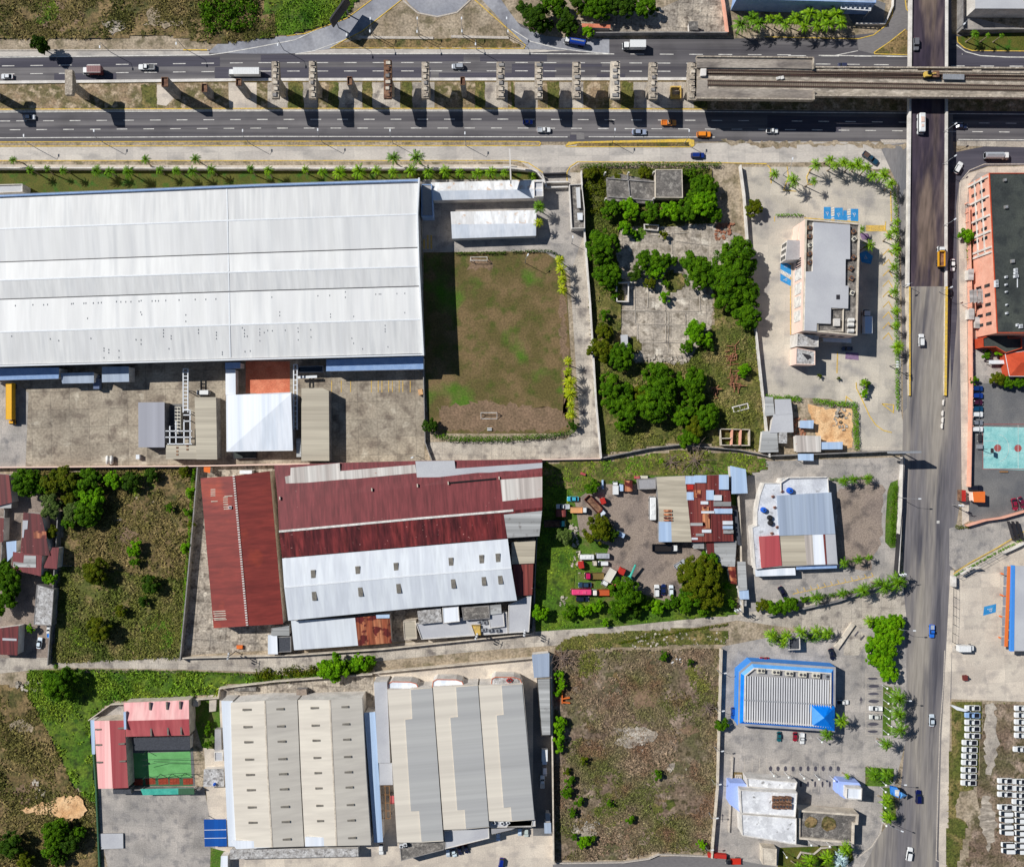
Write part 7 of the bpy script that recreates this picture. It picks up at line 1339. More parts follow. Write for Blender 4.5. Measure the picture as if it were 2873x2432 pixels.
block([(560, 1062), (585, 1062), (582, 1160), (556, 1155)], 3, 'periwinkle slab left of the small tower', 'wall_periwinkle', 'wall_periwinkle', 0, 'blue_slab', 'wall'); block([(-40, 1600), (75, 1610), (72, 1745), (-40, 1735)], 3.5, 'cream flat canopy at the bottom edge', 'wall_cream', 'wall_cream', .2, 'canopy', 'canopy')
mb = MB(); mb.path(PL([(245, 1690), (275, 1640), (380, 1655), (440, 1605), (520, 1600)], .6), .4, 0, .6, 'kerb'); solo('low_wall', mb, 'zigzag kerb in the garden at the bottom', 'wall')
T(2, 3); wall([(1790, 860), (1760, 1470)], .8, .5, 'kerb', 'long kerb wall left of the marble-roofed block'); mb = MB(); [mb.ring(PL(rect(1840-r_, 1035-r_, 1840+r_, 1035+r_), .3), .35, 0, .3+.12*k, 'wall_cream') for k, r_ in enumerate((26, 14))]; solo('fountain', mb, 'square cream stepped basin in a brown bed', 'basin'); ground('flower_bed', [(1785, 985), (1890, 990), (1895, 1070), (1785, 1068)], 'scrub_brown', 5)
T(3, 2); block([(175, 1655), (262, 1650), (265, 1752), (172, 1755)], 3.2, 'small white box with a dark glass top among palms', 'stone_white', 'louver', .4, 'kiosk', 'kiosk'); g = MB(); g.path(PL([(560, 1745), (700, 1545)], 1), 1.6, 0, 1, 'wall_cream'); solo('ramp_wall', g, 'thick slanted cream wall beside the big bright tree', 'wall'); ground('parking_lot', [(620, 1740), (705, 1570), (830, 1650), (740, 1800), (620, 1800)], 'concrete_track', 5); ground('oil_stain', [(705, 1640), (735, 1600), (742, 1612), (712, 1650)], 'asphalt_patch_or_shade', 7); ground('oil_stain', [(750, 1670), (785, 1632), (792, 1645), (762, 1682)], 'asphalt_patch_or_shade', 7)
T(3, 3); t = thing('entrance_sign', 'blue and white entrance sign with a triangular top', 'sign', P(1070, 1160)); g = MB(); g.prism(PL([(1008, 1110), (1058, 1118), (1088, 1160), (1068, 1200), (1012, 1175)], 5), 3.6, 4.6, 'roof_blue', 'trim_blue', bottom=True); part('panel', g, t); g = MB(); g.prism(PL([(1040, 1135), (1075, 1135), (1070, 1190), (1040, 1180)], 5), 4.6, 4.72, 'paint_white'); part('white_field', g, t); g = MB(); A1, A2, A3 = PL([(1085, 1148), (1135, 1178), (1078, 1205)], 4.6); A4 = P(1098, 1176, 5.6); [g.poly([a, b, A4], 'roof_lightblue') for a, b in ((A1, A2), (A2, A3), (A3, A1))]; part('pyramid_top', g, t); p = P(1070, 1170, 3); g = MB(); g.tube((p.x, p.y, 0), (p.x, p.y, 3.7), .3, .3, 'steel_grey'); part('post', g, t)
block([(905, 1005), (948, 1005), (948, 1045), (905, 1045)], 2.6, 'small bright green box in the corner planting', 'plastic_green', 'plastic_green', 0, 'utility_box', 'utility box')
ground('flower_bed', [(795, 945), (1030, 960), (1020, 1080), (935, 1105), (795, 1100)], 'lawn_green', 5); ground('flower_bed', [(940, 280), (1015, 300), (1000, 690), (935, 690)], 'lawn_green', 5); ground('flower_bed', [(940, 1110), (1025, 1120), (1050, 1380), (935, 1370)], 'lawn_green', 5); ground('flower_bed', [(100, 1600), (680, 1580), (700, 1700), (600, 1780), (80, 1780)], 'lawn', 5)
T(3, 3); block([(1500, -40), (1640, -30), (1650, 20), (1500, 15)], .2, 'pale pad under the white van', 'kerb', 'kerb', 0, 'concrete_pad', 'concrete pad')
T(1, 1)
# football goals
def goal(x0, y0, x1, y1, label, front=1):
    a, b, c, d = PL([(x0, y0), (x1, y0), (x1, y1), (x0, y1)], 1); t = thing('football_goal', label, 'football goal', ((a.x+c.x)/2, (a.y+c.y)/2, 0)); h = 1.9
    fr, bk = ((a, b), (d, c)) if front else ((d, c), (a, b))
    g = MB(); g.tube((fr[0].x, fr[0].y, h), (fr[1].x, fr[1].y, h), .13, .13, 'paint_white'); part('crossbar', g, t)
    for p in fr: g = MB(); g.tube((p.x, p.y, 0), (p.x, p.y, h), .13, .13, 'paint_white'); part('goal_post', g, t)
    for i in (0, 1): g = MB(); g.tube((fr[i].x, fr[i].y, h), (bk[i].x, bk[i].y, .3), .1, .1, 'paint_white', 6); part('stay', g, t)
    g = MB(); g.tube((bk[0].x, bk[0].y, .15), (bk[1].x, bk[1].y, .15), .12, .12, 'paint_white', 6); part('back_bar', g, t)
goal(1745, 325, 1878, 360, 'white goal at the top end of the pitch', 0); goal(1828, 1592, 1958, 1640, 'white goal at the bottom end of the pitch', 1)
mb = MB(); [mb.path(PL([(1878, y), (1915, y)], .6), .3, .1, .7, 'steel_white') for y in (1718, 1732)]; solo('bench', mb, 'pair of small white bars behind the lower goal', 'bench')
mb = MB(); mb.box(tuple(P(1338, 1425, 1)), (1.6, 2, 1.6), .2, 'sand'); solo('crate', mb, 'tan crate by the stained yard wall', 'crate')
# ================================================================ ROUGH GROUND
T('d')
scrub([(-60, -60), (560, -60), (560, 76), (440, 90), (330, 72), (200, 80), (-60, 80)], 'scrub_brown', 'tuft_brown', 'rough brown scrub in the top left corner', 4.5, .8, 1.1)
scrub([(545, -60), (770, -60), (700, 38), (640, 60), (585, 72), (530, 78)], 'scrub_green', 'tuft_green', 'greener scrub beside the slip road', 4.5, .9, 1)
scrub([(1186, 345), (1450, 345), (1450, 455), (1262, 465), (1250, 500), (1268, 600), (1262, 690), (1290, 738), (1400, 742), (1432, 692), (1452, 660), (1452, 590), (1500, 560), (1528, 620), (1545, 770), (1558, 920), (1500, 908), (1380, 900), (1225, 924), (1212, 820), (1200, 620)], 'scrub_olive', 'tuft_olive', 'weeds overgrowing the ruined lot', 4.5, .8, 1)
scrub([(1105, 942), (1225, 940), (1380, 916), (1500, 922), (1558, 934), (1560, 955), (1485, 975), (1330, 965), (1230, 982), (1180, 1000), (1110, 985)], 'scrub_olive', 'tuft_green', 'green weeds above the scrap yard', 3, .5, .8, lump=.3, bare=.3)
scrub([(1098, 990), (1150, 990), (1160, 1010), (1140, 1070), (1180, 1120), (1165, 1200), (1240, 1230), (1500, 1225), (1500, 1250), (1090, 1282), (1092, 1100)], 'scrub_green', 'tuft_green', 'bright grass on the left of the scrap yard', 3, .4, .7, lump=.3, bare=.3)
scrub([(30, 960), (404, 953), (396, 1060), (383, 1200), (370, 1180), (125, 1150), (130, 1040), (60, 985)], 'scrub_brown', 'tuft_brown', 'dry brush in the upper part of the walled field', 4.5, .9, 1.1)
scrub([(125, 1151), (382, 1181), (370, 1336), (108, 1348)], 'scrub_olive', 'tuft_olive', 'yellow-green brush in the lower part of the walled field', 5, .9, 1.1)
scrub([(-60, 1385), (50, 1400), (105, 1500), (150, 1600), (198, 1640), (205, 1800), (-60, 1800)], 'scrub_brown', 'tuft_brown', 'brown brush in the lower left corner', 4.5, .9, 1.1)
scrub([(60, 1364), (380, 1368), (560, 1374), (760, 1350), (760, 1364), (450, 1394), (446, 1412), (230, 1425), (183, 1462), (196, 1636), (150, 1598), (105, 1500), (50, 1398)], 'scrub_green', 'tuft_green', 'lush green growth around the pink building', 5, 1., 1.1)
scrub([(1130, 1326), (1462, 1320), (1456, 1600), (1443, 1734), (1340, 1731), (1270, 1747), (1130, 1749), (1128, 1560)], 'scrub_dead', 'tuft_dead', 'large field of dead grey-brown brush', 5, .7, 1.1)
scrub([(1190, 1292), (1250, 1287), (1400, 1278), (1480, 1282), (1478, 1308), (1280, 1316), (1130, 1322), (1150, 1300)], 'scrub_olive', 'tuft_olive', 'weedy strip with litter along the lane', 4, .5, .8, lump=.25)
scrub([(1938, 1428), (2000, 1430), (1990, 1560), (1975, 1650), (1940, 1790), (1925, 1790), (1930, 1600)], 'scrub_olive', 'tuft_olive', 'low weeds on the left of the vehicle lot', 3, .12, .6, lump=.04)
scrub([(2000, 1430), (2130, 1434), (2130, 1800), (1960, 1800), (1985, 1640), (1992, 1560)], 'scrub_dead', 'tuft_olive', 'patchy dirt and weeds between the vehicle rows', 1.4, .1, .6, lump=.04)
T(3, 3); ground('track', [(1785, 435), (1850, 435), (1855, 560), (1880, 720), (1850, 900), (1830, 1010), (1780, 1000), (1760, 800), (1770, 600)], 'concrete_track', 18)
ground('bare_patch', [(1740, 1170), (1800, 1200), (1850, 1330), (1860, 1500), (1800, 1620), (1760, 1500), (1700, 1350)], 'ballast', 18); ground('bare_patch', [(1570, 1130), (1680, 1140), (1740, 1300), (1620, 1420), (1520, 1330)], 'soil', 18)
T(0, 3); rubble([(150, 1290), (440, 1200), (640, 1180), (700, 1290), (660, 1370), (450, 1340)], 90, 1.6, 'orange clay spoil heap', 'sand'); rubble([(120, 240), (330, 240), (330, 330), (150, 330)], 30, 1.3, 'pale rubble below the lane'); rubble([(230, 990), (420, 1180), (300, 1190)], 16, 1.3, 'pale lumps in the brown brush')
ground('sand_patch', [(420, 1220), (560, 1180), (650, 1190), (705, 1290), (650, 1360), (450, 1350), (150, 1300)], 'sand', 60)
T(2, 3); rubble([(1260, 30), (1380, 40), (1370, 130), (1270, 120)], 40, .8, 'grey-white ash patch at the top of the dead field', 'marble'); rubble([(1240, 1020), (1340, 1020), (1320, 1120), (1250, 1110)], 40, .8, 'white ash patch right of a dark bush', 'marble'); rubble([(590, 1330), (730, 1330), (720, 1410), (580, 1400)], 40, .8, 'pale ash patch in the lower left of the dead field', 'marble'); rubble([(930, 600), (1090, 640), (1070, 850), (900, 780)], 60, 1, 'tan and grey debris in the middle of the dead field')
T(2, 2); rubble([(470, 720), (545, 760), (540, 930), (490, 920)], 50, 1, 'white stones edging the weeds in the scrap yard'); rubble([(500, 950), (590, 970), (560, 1140), (480, 1100)], 30, .9, 'scattered litter beside the parked trucks'); rubble([(1000, 1620), (1750, 1610), (1740, 1700), (900, 1740)], 110, .7, 'rubble and litter below the lane'); rubble([(390, 1310), (470, 1320), (450, 1400), (390, 1400)], 20, .9, 'pale stones at the foot of the scrap yard')
T('d')
def blob(x, y, r, k=1.): return [(x+r*k*math.cos(i*.6283)*random.uniform(.7, 1.3), y+r*math.sin(i*.6283)*random.uniform(.7, 1.3)) for i in range(10)]
for x, y, r, m in ((1290, 1500, 26, 'ballast'), (1200, 1450, 18, 'worn_soil'), (1310, 1420, 22, 'worn_soil'), (1375, 1560, 15, 'ballast'), (1195, 1690, 16, 'ballast'), (1400, 1480, 14, 'worn_soil'), (1240, 1380, 14, 'scrub_brown'), (1350, 1650, 20, 'scrub_olive'), (250, 1090, 18, 'worn_soil'), (300, 1010, 15, 'soil'), (230, 1060, 9, 'ballast'), (60, 1620, 22, 'worn_soil'), (40, 1480, 16, 'soil'), (120, 30, 30, 'worn_soil'), (330, 35, 26, 'soil'), (230, 55, 16, 'ballast')): ground('clearing', blob(x, y, r, 1.4), m, 33)
for x, y, r, m, l in ((1350, 1680, 42, 'tuft_olive', 'olive weeds in the lower right of the dead field'), (1230, 1640, 36, 'tuft_olive', 'olive weeds in the lower left of the dead field'), (1200, 1350, 26, 'tuft_olive', 'olive weeds in the upper left of the dead field'), (1420, 1380, 26, 'tuft_olive', 'olive weeds in the upper right of the dead field'), (1300, 478, 14, 'tuft_green', 'weeds on the upper part of the cracked slab'), (1370, 570, 22, 'tuft_olive', 'weeds across the middle of the cracked slab'), (1290, 700, 16, 'tuft_olive', 'weeds on the lower left of the cracked slab'), (330, 1280, 34, 'tuft_green', 'greener weeds in the lower right of the walled field'), (170, 1300, 30, 'tuft_green', 'greener weeds in the lower left of the walled field'), (290, 990, 30, 'tuft_green', 'greener weeds at the top of the walled field'), (90, 20, 30, 'tuft_green', 'greener weeds in the top left scrub')): scrub(blob(x, y, r), 'scrub_olive' if m != 'tuft_green' else 'scrub_green', m, l, 4, .6, .8, lump=.5)
hedge([(120, 1362), (380, 1366), (560, 1374)], .9, .5, 'leaf_mid', 'weeds along the lower edge of the lane'); hedge([(1260, 1308), (1400, 1282), (1480, 1270)], 1, .5, 'leaf_olive', 'weeds along the lane above the dead field')
# ================================================================ TREES
def trees(lst, fmt, group, order='x'):
    row([(q[0], q[1], q[2], {'m': 'leaf_mid', 'b': 'leaf_bright', 'd': 'leaf_dark', 'o': 'leaf_olive', 'g': 'leaf_grey'}[q[3]]) for q in lst], fmt, order, tree, group=group)
T(2, 0)
trees([(200, 140, 110, 'd'), (420, 160, 90, 'd'), (330, 40, 100, 'm'), (700, 60, 110, 'm'), (900, 50, 100, 'd'), (1080, 50, 90, 'm'), (620, 260, 50, 'b'), (1150, 95, 40, 'd'), (470, 225, 70, 'd'), (100, 60, 60, 'd'), (560, 80, 45, 'o'), (800, -10, 100, 'd'), (560, -10, 90, 'd'), (280, 210, 60, 'd')], '{} tree from the left in the clump at the top edge', 'trees at the top edge')
trees([(800, 1700, 80, 'm'), (950, 1700, 85, 'b'), (1120, 1720, 80, 'm'), (1290, 1720, 85, 'b'), (1430, 1700, 90, 'm'), (1560, 1650, 115, 'b'), (1570, 1520, 105, 'm'), (1500, 1600, 80, 'm'), (1640, 1740, 70, 'm'), (1080, 1400, 55, 'o'), (860, 1440, 40, 'o'), (640, 1400, 55, 'o')], '{} tree from the left around the ruined house', 'trees round the ruined house')
tree(1965, 1690, 72, 'leaf_olive', 'lone round olive-green tree at the left edge of the hotel car park'); thicket([(590, 1370), (760, 1370), (740, 1740), (600, 1740)], 'leaf_olive', 1.6, 'olive thicket left of the ruined floor', 14, .3); thicket([(1390, 1370), (1560, 1370), (1500, 1500), (1400, 1480)], 'leaf_mid', 1.5, 'thicket right of the ruined house', 14, .3)
T(0, 0); tree(318, 365, 72, 'leaf_dark', 'lone dark tree on the verge at the upper left', h=7); thicket([(1640, -20), (2090, -20), (2090, 240), (1700, 280), (1640, 100)], 'leaf_mid', 2.2, 'bright green thicket beside the slip road', 12, .35)
T(2, 1)
trees([(740, 240, 135, 'm'), (780, 480, 110, 'm'), (1080, 350, 75, 'm'), (1200, 345, 85, 'm'), (1290, 350, 55, 'm'), (1190, 430, 70, 'b'), (1000, 460, 60, 'd'), (1130, 450, 50, 'm'), (1480, 370, 100, 'm'), (1530, 460, 125, 'm'), (1820, 340, 165, 'm'), (1780, 500, 160, 'm'), (1870, 600, 130, 'm'), (1920, 790, 115, 'm'), (1760, 640, 120, 'm'), (1500, 940, 95, 'b'), (1580, 990, 60, 'b'), (1600, 1060, 45, 'd'), (1420, 1060, 55, 'm'), (1245, 655, 48, 'b'), (1120, 540, 50, 'o'), (1250, 545, 35, 'm'), (840, 640, 38, 'm'), (760, 800, 48, 'm'), (750, 930, 70, 'o'), (920, 90, 60, 'b'), (985, 140, 32, 'b'), (1230, 150, 38, 'o'), (1830, 180, 38, 'm')], '{} tree from the top among those round the slab', 'trees round the foundation slab', 'y')
trees([(720, 1090, 100, 'o'), (890, 1130, 110, 'm'), (800, 1370, 100, 'm'), (780, 1480, 70, 'm'), (920, 1410, 70, 'm'), (930, 1570, 125, 'm'), (1190, 1330, 140, 'm'), (1170, 1500, 150, 'm'), (1090, 1420, 90, 'o'), (1230, 1420, 110, 'm'), (1460, 1340, 120, 'm'), (1480, 1450, 85, 'm'), (1390, 1600, 100, 'm'), (1580, 1620, 105, 'm'), (1480, 1700, 90, 'o'), (1890, 1250, 55, 'b'), (900, 1690, 60, 'm')], '{} tree from the left in the lower half of the ruined lot', 'trees in the lower ruined lot')
tree(495, 1700, 45, 'leaf_dark', 'small dark tree at the lower end of the yellow palms'); T(1, 1); tree(1412, 1695, 62, 'leaf_dark', 'dark bush at the corner of the stained yard')
T(0, 2)
trees([(200, 390, 115, 'm'), (430, 400, 100, 'o'), (540, 360, 100, 'o'), (720, 380, 100, 'm'), (740, 520, 100, 'b'), (700, 640, 110, 'm'), (560, 520, 65, 'o'), (400, 590, 95, 'g'), (590, 640, 80, 'g'), (920, 380, 75, 'b'), (1060, 390, 80, 'd'), (410, 800, 55, 'o'), (560, 720, 60, 'm'), (330, 420, 80, 'm'), (1230, 340, 60, 'd'), (640, 470, 60, 'm')], '{} tree from the left in the grove of the walled field', 'grove in the walled field')
trees([(770, 1120, 105, 'o'), (1085, 950, 55, 'b'), (1220, 1225, 75, 'd'), (1110, 890, 42, 'b'), (800, 1590, 100, 'o'), (980, 1440, 50, 'o'), (1090, 1040, 45, 'm'), (1170, 1360, 45, 'd'), (1380, 600, 40, 'm')], '{} bush from the left scattered over the walled field', 'bushes of the walled field')
trees([(400, 1170, 58, 'b'), (245, 1580, 38, 'b'), (60, 1180, 120, 'm'), (30, 1380, 95, 'm'), (20, 1080, 60, 'm'), (80, 1300, 60, 'd')], '{} tree from the left among the tin-roofed houses', 'trees among the houses')
trees([(1510, 930, 45, 'b'), (1500, 310, 50, 'o'), (1550, 480, 45, 'b'), (1530, 630, 40, 'm'), (1560, 740, 35, 'o')], '{} bush from the top along the ivy-edged wall', 'bushes along the ivy wall', 'y'); hedge([(1590, 290), (1560, 700), (1540, 1000), (1515, 1340)], 1.5, 2.6, 'leaf_bright', 'narrow line of ivy on the wall left of the red warehouse'); hedge([(1515, 1300), (1480, 1760)], 1.2, 1.6, 'leaf_bright', 'lower line of ivy on the same wall')
T(2, 2)
trees([(700, 780, 115, 'o'), (790, 800, 75, 'd'), (920, 1310, 135, 'm'), (870, 1430, 80, 'm'), (1540, 1170, 170, 'o'), (1590, 1060, 100, 'm'), (1480, 1300, 110, 'm'), (1620, 1320, 115, 'o'), (470, 1450, 65, 'm'), (590, 1430, 60, 'b'), (690, 1400, 52, 'b'), (230, 1450, 70, 'b'), (1080, 1370, 60, 'm'), (1180, 1410, 60, 'b'), (1300, 1370, 60, 'm'), (1400, 1400, 60, 'm'), (1560, 1430, 55, 'm'), (1740, 1250, 42, 'b'), (650, 430, 60, 'm'), (1440, 40, 85, 'm'), (760, 1530, 38, 'b'), (1000, 1440, 60, 'd'), (1780, 1370, 45, 'm'), (420, 840, 70, 'g')], '{} tree from the left around the scrap yard', 'trees round the scrap yard')
def dead_tree(x, y, r, label):
    R = U(r); c = P(x, y, 2); t = thing('dead_tree', label, 'dead tree', (c.x, c.y, 0)); g = MB(); g.tube((c.x, c.y, 0), (c.x, c.y, 2.4), .25, .18, 'deadwood'); part('trunk', g, t)
    for k in range(11):
        a = k*.571; e = Vector((c.x+R*math.cos(a)*random.uniform(.6, 1), c.y+R*math.sin(a)*random.uniform(.6, 1), random.uniform(1.8, 4))); g = MB(); g.tube((c.x, c.y, 2.2), e, .14, .04, 'deadwood', 5)
        for j in range(7): b = Vector((c.x, c.y, 2.2)).lerp(e, random.uniform(.3, .95)); g.tube(b, b+Vector((random.uniform(-1, 1), random.uniform(-1, 1), random.uniform(0, .9)))*R*.32, .06, .02, 'deadwood', 4)
        part('limb', g, t)
dead_tree(1480, 215, 190, 'large leafless tree above the workshop'); dead_tree(1290, 230, 80, 'smaller leafless tree left of the big one'); T(2, 3); dead_tree(410, 60, 130, 'pale fallen leafless tree in the top left of the dead field'); dead_tree(1590, 470, 80, 'brown dry palm skeleton near the right field wall')
trees([(390, 590, 55, 'b'), (380, 720, 48, 'b'), (400, 280, 45, 'b'), (385, 205, 42, 'b'), (385, 650, 45, 'b'), (380, 790, 42, 'b'), (370, 340, 35, 'b'), (470, 1050, 42, 'm'), (450, 1150, 52, 'm'), (545, 1225, 42, 'm'), (445, 980, 32, 'o')], '{} bush from the top along the left wall of the dead field', 'bushes along the field wall', 'y')
trees([(590, 1560, 55, 'b'), (1180, 1010, 42, 'm'), (490, 1320, 40, 'm'), (800, 1240, 32, 'm'), (960, 1370, 38, 'm'), (590, 895, 35, 'o'), (1230, 50, 42, 'm'), (1540, 1580, 42, 'b'), (510, 1510, 32, 'm'), (660, 1525, 32, 'm'), (1450, 100, 30, 'd')], '{} bush from the left dotted over the dead field', 'bushes of the dead field'); tree(1705, 600, 55, 'leaf_mid', 'bush straddling the wall beside the blue restaurant')
T(0, 3); trees([(470, 270, 135, 'm'), (440, 1480, 105, 'm'), (560, 1560, 85, 'd'), (90, 1580, 100, 'd'), (420, 1610, 85, 'm'), (200, 1700, 75, 'o'), (640, 1480, 55, 'm'), (480, 1700, 60, 'd')], '{} tree from the left in the lower left corner', 'trees in the lower left corner'); trees([(1690, 660, 33, 'm'), (1680, 760, 38, 'm'), (1690, 600, 28, 'm')], '{} small bush from the left between pink roof and beige warehouse', 'bushes by the pink building')
T(1, 3); trees([(620, 130, 100, 'b'), (560, 150, 75, 'b'), (700, 150, 75, 'b'), (640, 210, 55, 'b'), (850, 100, 75, 'b'), (920, 95, 55, 'b'), (780, 120, 60, 'm')], '{} tree from the left in the bright clump by the lane', 'bright trees by the lane'); thicket([(0, 160), (500, 130), (500, 195), (0, 260)], 'leaf_olive', 1.5, 'strip of growth above the beige warehouse wall', 14, .3)
T(3, 2); trees([(60, 1405, 70, 'm'), (180, 1400, 75, 'm'), (-30, 1400, 60, 'o'), (300, 1340, 35, 'm')], '{} bush from the left along the lower side of the dark wall', 'bushes below the dark wall')
T(3, 2); trees([(900, 1560, 75, 'b'), (990, 1560, 90, 'b'), (1060, 1530, 60, 'b'), (960, 1640, 90, 'b'), (1050, 1640, 70, 'b'), (900, 1720, 95, 'b'), (1000, 1730, 80, 'b'), (870, 1810, 75, 'b'), (960, 1860, 80, 'b'), (990, 1950, 75, 'b')], '{} tree from the top in the bright clump beside the avenue', 'bright trees beside the avenue', 'y')
T(3, 1); trees([(1615, 155, 60, 'b'), (1880, 1090, 42, 'b'), (1870, 1320, 60, 'o'), (1955, 1345, 50, 'm'), (2050, 1340, 52, 'm'), (1680, 1330, 35, 'm'), (1775, 1120, 40, 'm')], '{} bush from the top beside the pink building', 'bushes by the pink building', 'y')
trees([(790, 1430, 38, 'b'), (795, 1355, 40, 'm'), (422, 1295, 20, 'o'), (578, 1315, 16, 'o')], '{} bush from the left at the lower end of the hotel car park', 'bushes at the hotel')
# hedges
H1 = [([(1045, 20), (1040, 400), (1035, 800), (1045, 1250), (1048, 1570)], 1.6, 'long bright hedge between hotel car park and avenue'), ([(370, 1495), (470, 1512), (690, 1525)], 2.4, 'thick hedge above the sand lot'), ([(705, 1510), (712, 1760), (722, 1890)], 2.3, 'thick bright hedge right of the sand lot'), ([(-20, 1462), (130, 1470), (270, 1485)], 2.2, 'hedge above the shacks')]
for q, w_, l in H1: hedge(q, w_, 1.4, 'leaf_bright', l)
T(3, 0); hedge([(1022, 1545), (1038, 1765)], 1.4, 1.3, 'leaf_bright', 'upper piece of the hedge by the avenue'); hedge([(65, 1750), (290, 1752)], 1, 1, 'leaf_bright', 'low hedge left of the blue bays')
T(1, 1); hedge([(1620, 300), (1900, 298), (2030, 296)], 1.1, 1.2, 'leaf_dark', 'clipped dark hedge above the upper goal'); T(2, 1); hedge([(0, 288), (250, 280), (330, 290), (400, 330)], 1., 1.2, 'leaf_dark', 'dark hedge bending round the pitch corner'); T(1, 2); hedge([(1450, 20), (1640, 45), (2080, 45)], 2.4, 1.8, 'leaf_mid', 'thick hedge below the pitch'); T(2, 2); hedge([(10, 40), (330, 15), (500, -20)], 2., 1.8, 'leaf_mid', 'hedge at the lower right corner of the pitch')
T(2, 0); hedge([(560, 1358), (1100, 1340), (1690, 1345)], 1.6, 1.8, 'leaf_mid', 'hedge along the service road above the ruins'); T(3, 2); ground('grass_strip', [(1060, 375), (1000, 400), (975, 470), (960, 700), (955, 880), (1000, 930), (1040, 925), (1058, 600)], 'lawn_green', 6); hedge([(1035, 420), (1020, 600), (1010, 800), (1015, 900)], 2., 1., 'leaf_mid', 'ragged hedge inside the white wall of the restaurant lot')
hedge([(500, 372), (600, 375), (860, 350)], 1.1, .8, 'leaf_mid', 'low hedge above the restaurant lot paving'); hedge([(600, 1050), (760, 1010), (850, 1000)], 1.1, .8, 'leaf_mid', 'low hedge below the restaurant lot paving'); hedge([(1515, 1155), (1700, 1050), (1890, 945), (2084, 850)], .9, .7, 'leaf_bright', 'green strip along the forecourt kerb'); hedge([(1530, 760), (1640, 755)], 1.6, .8, 'leaf_olive', 'tuft of weeds at the end of the orange-pink wall'); hedge([(380, 1330), (700, 1275), (1000, 1200), (1080, 1190)], 1.8, 1.2, 'leaf_mid', 'low growth along the lane below the restaurant lot')
T(3, 1); hedge([(1628, 200), (1635, 410)], 1.8, 1.2, 'leaf_bright', 'green strip below the round bush by the pink wall'); T(3, 2); hedge([(20, 1690), (160, 1670)], 3, 1, 'leaf_bright', 'green bed left of the white kiosk'); hedge([(290, 1660), (520, 1640)], 3, 1, 'leaf_bright', 'green bed right of the white kiosk')
# ================================================================ PALMS
def palms(lst, fmt, group, mat='palm_leaf', order='x', h=6.5, lean=0): row([(x, y, r*1.2, h*random.uniform(.9, 1.1)) for x, y, r in lst], fmt, order, palm, group=group, mat=mat)
T(0, 0); palms([(105, 1300, 34), (245, 1378, 38), (380, 1368, 36), (510, 1385, 34), (782, 1385, 45), (890, 1392, 48), (1040, 1395, 50), (1180, 1292, 38), (1295, 1380, 45), (1430, 1388, 45), (1585, 1290, 48), (1560, 1392, 52), (1715, 1375, 46), (2035, 1370, 42)], '{} palm from the left along the lawn wall, left half', 'palms on the warehouse lawn', 'palm_deep', h=5.5)
T(1, 0); palms([(100, 1385, 48), (400, 1375, 38), (540, 1395, 42), (680, 1400, 58), (835, 1390, 62), (980, 1385, 52), (1115, 1400, 50), (1260, 1385, 58), (1400, 1395, 48), (1540, 1390, 52), (1660, 1400, 48), (1800, 1410, 48), (1910, 1400, 55), (2020, 1400, 42)], '{} palm from the left along the lawn wall, right half', 'palms on the warehouse lawn', 'palm_leaf', h=5); palm(1115, 1282, 68, 8.5, 'left one of the two tallest palms over the service road', 'palm_deep', 'two tallest palms'); palm(1305, 1278, 70, 8.5, 'right one of the two tallest palms over the service road', 'palm_deep', 'two tallest palms')
T(2, 0); palm(165, 1430, 48, 4.5, 'bright palm just left of the entrance gate'); palm(222, 1680, 60, 6, 'bushy palm at the end of the lower office', 'palm_deep'); T(2, 1); palm(218, 50, 48, 6, 'olive palm at the lower corner of the lower office', 'palm_yellow')
palms([(393, 352, 42), (405, 430, 50), (410, 512, 44), (412, 590, 52)], '{} palm from the top in the upper yellow row by the pitch', 'yellow palms by the pitch', 'palm_yellow', 'y', 5.5); palms([(460, 1172, 36), (457, 1258, 45), (475, 1345, 60), (478, 1435, 60), (482, 1528, 42), (485, 1605, 50)], '{} palm from the top in the lower yellow row by the pitch', 'yellow palms by the pitch', 'palm_yellow', 'y', 5.5)
T(3, 0); palms([(60, 1415, 48), (215, 1465, 64), (378, 1470, 36), (395, 1338, 50), (512, 1300, 44), (620, 1318, 54), (552, 1345, 42), (735, 1335, 58), (805, 1362, 48), (862, 1425, 48), (948, 1420, 58), (1005, 1490, 58), (680, 1345, 42)], '{} palm from the left in the group above the hotel', 'palms above the hotel', 'palm_leaf', h=6.5)
palms([(350, 110, 75), (230, 150, 65), (450, 130, 75), (560, 120, 80), (600, 190, 55), (490, 200, 60), (90, 160, 50), (300, 220, 55), (150, 200, 50), (20, 150, 45), (400, 210, 55)], '{} feathery tree from the left below the roof truss', 'feathery trees at the top', 'palm_leaf', h=6); T(2, 0); palms([(1860, 200, 75), (1950, 150, 70), (2010, 190, 70)], '{} feathery tree from the left beside the pinkish wall', 'feathery trees beside the pinkish wall', 'palm_deep', h=6); T(3, 0); palms([(1690, 280, 42), (1795, 290, 24), (1905, 290, 24)], '{} palm from the left on the small lawn', 'palms on the small lawn', 'palm_deep', h=5)
T(3, 1); palm(830, 232, 66, 7, 'large bright palm right of the hotel'); palms([(1045, 265, 52), (1025, 410, 42), (1030, 610, 45), (1050, 765, 38), (1050, 885, 38), (1065, 1060, 58), (1030, 120, 50), (990, 150, 40), (1050, 40, 40)], '{} palm from the top along the avenue hedge', 'palms along the avenue hedge', 'palm_leaf', 'y', 5.5); palm(770, 100, 40, 4.5, 'small palm at the upper right corner of the hotel'); palm(790, 1350, 40, 4, 'small palm on the kerbed bed at the lower hotel lot')
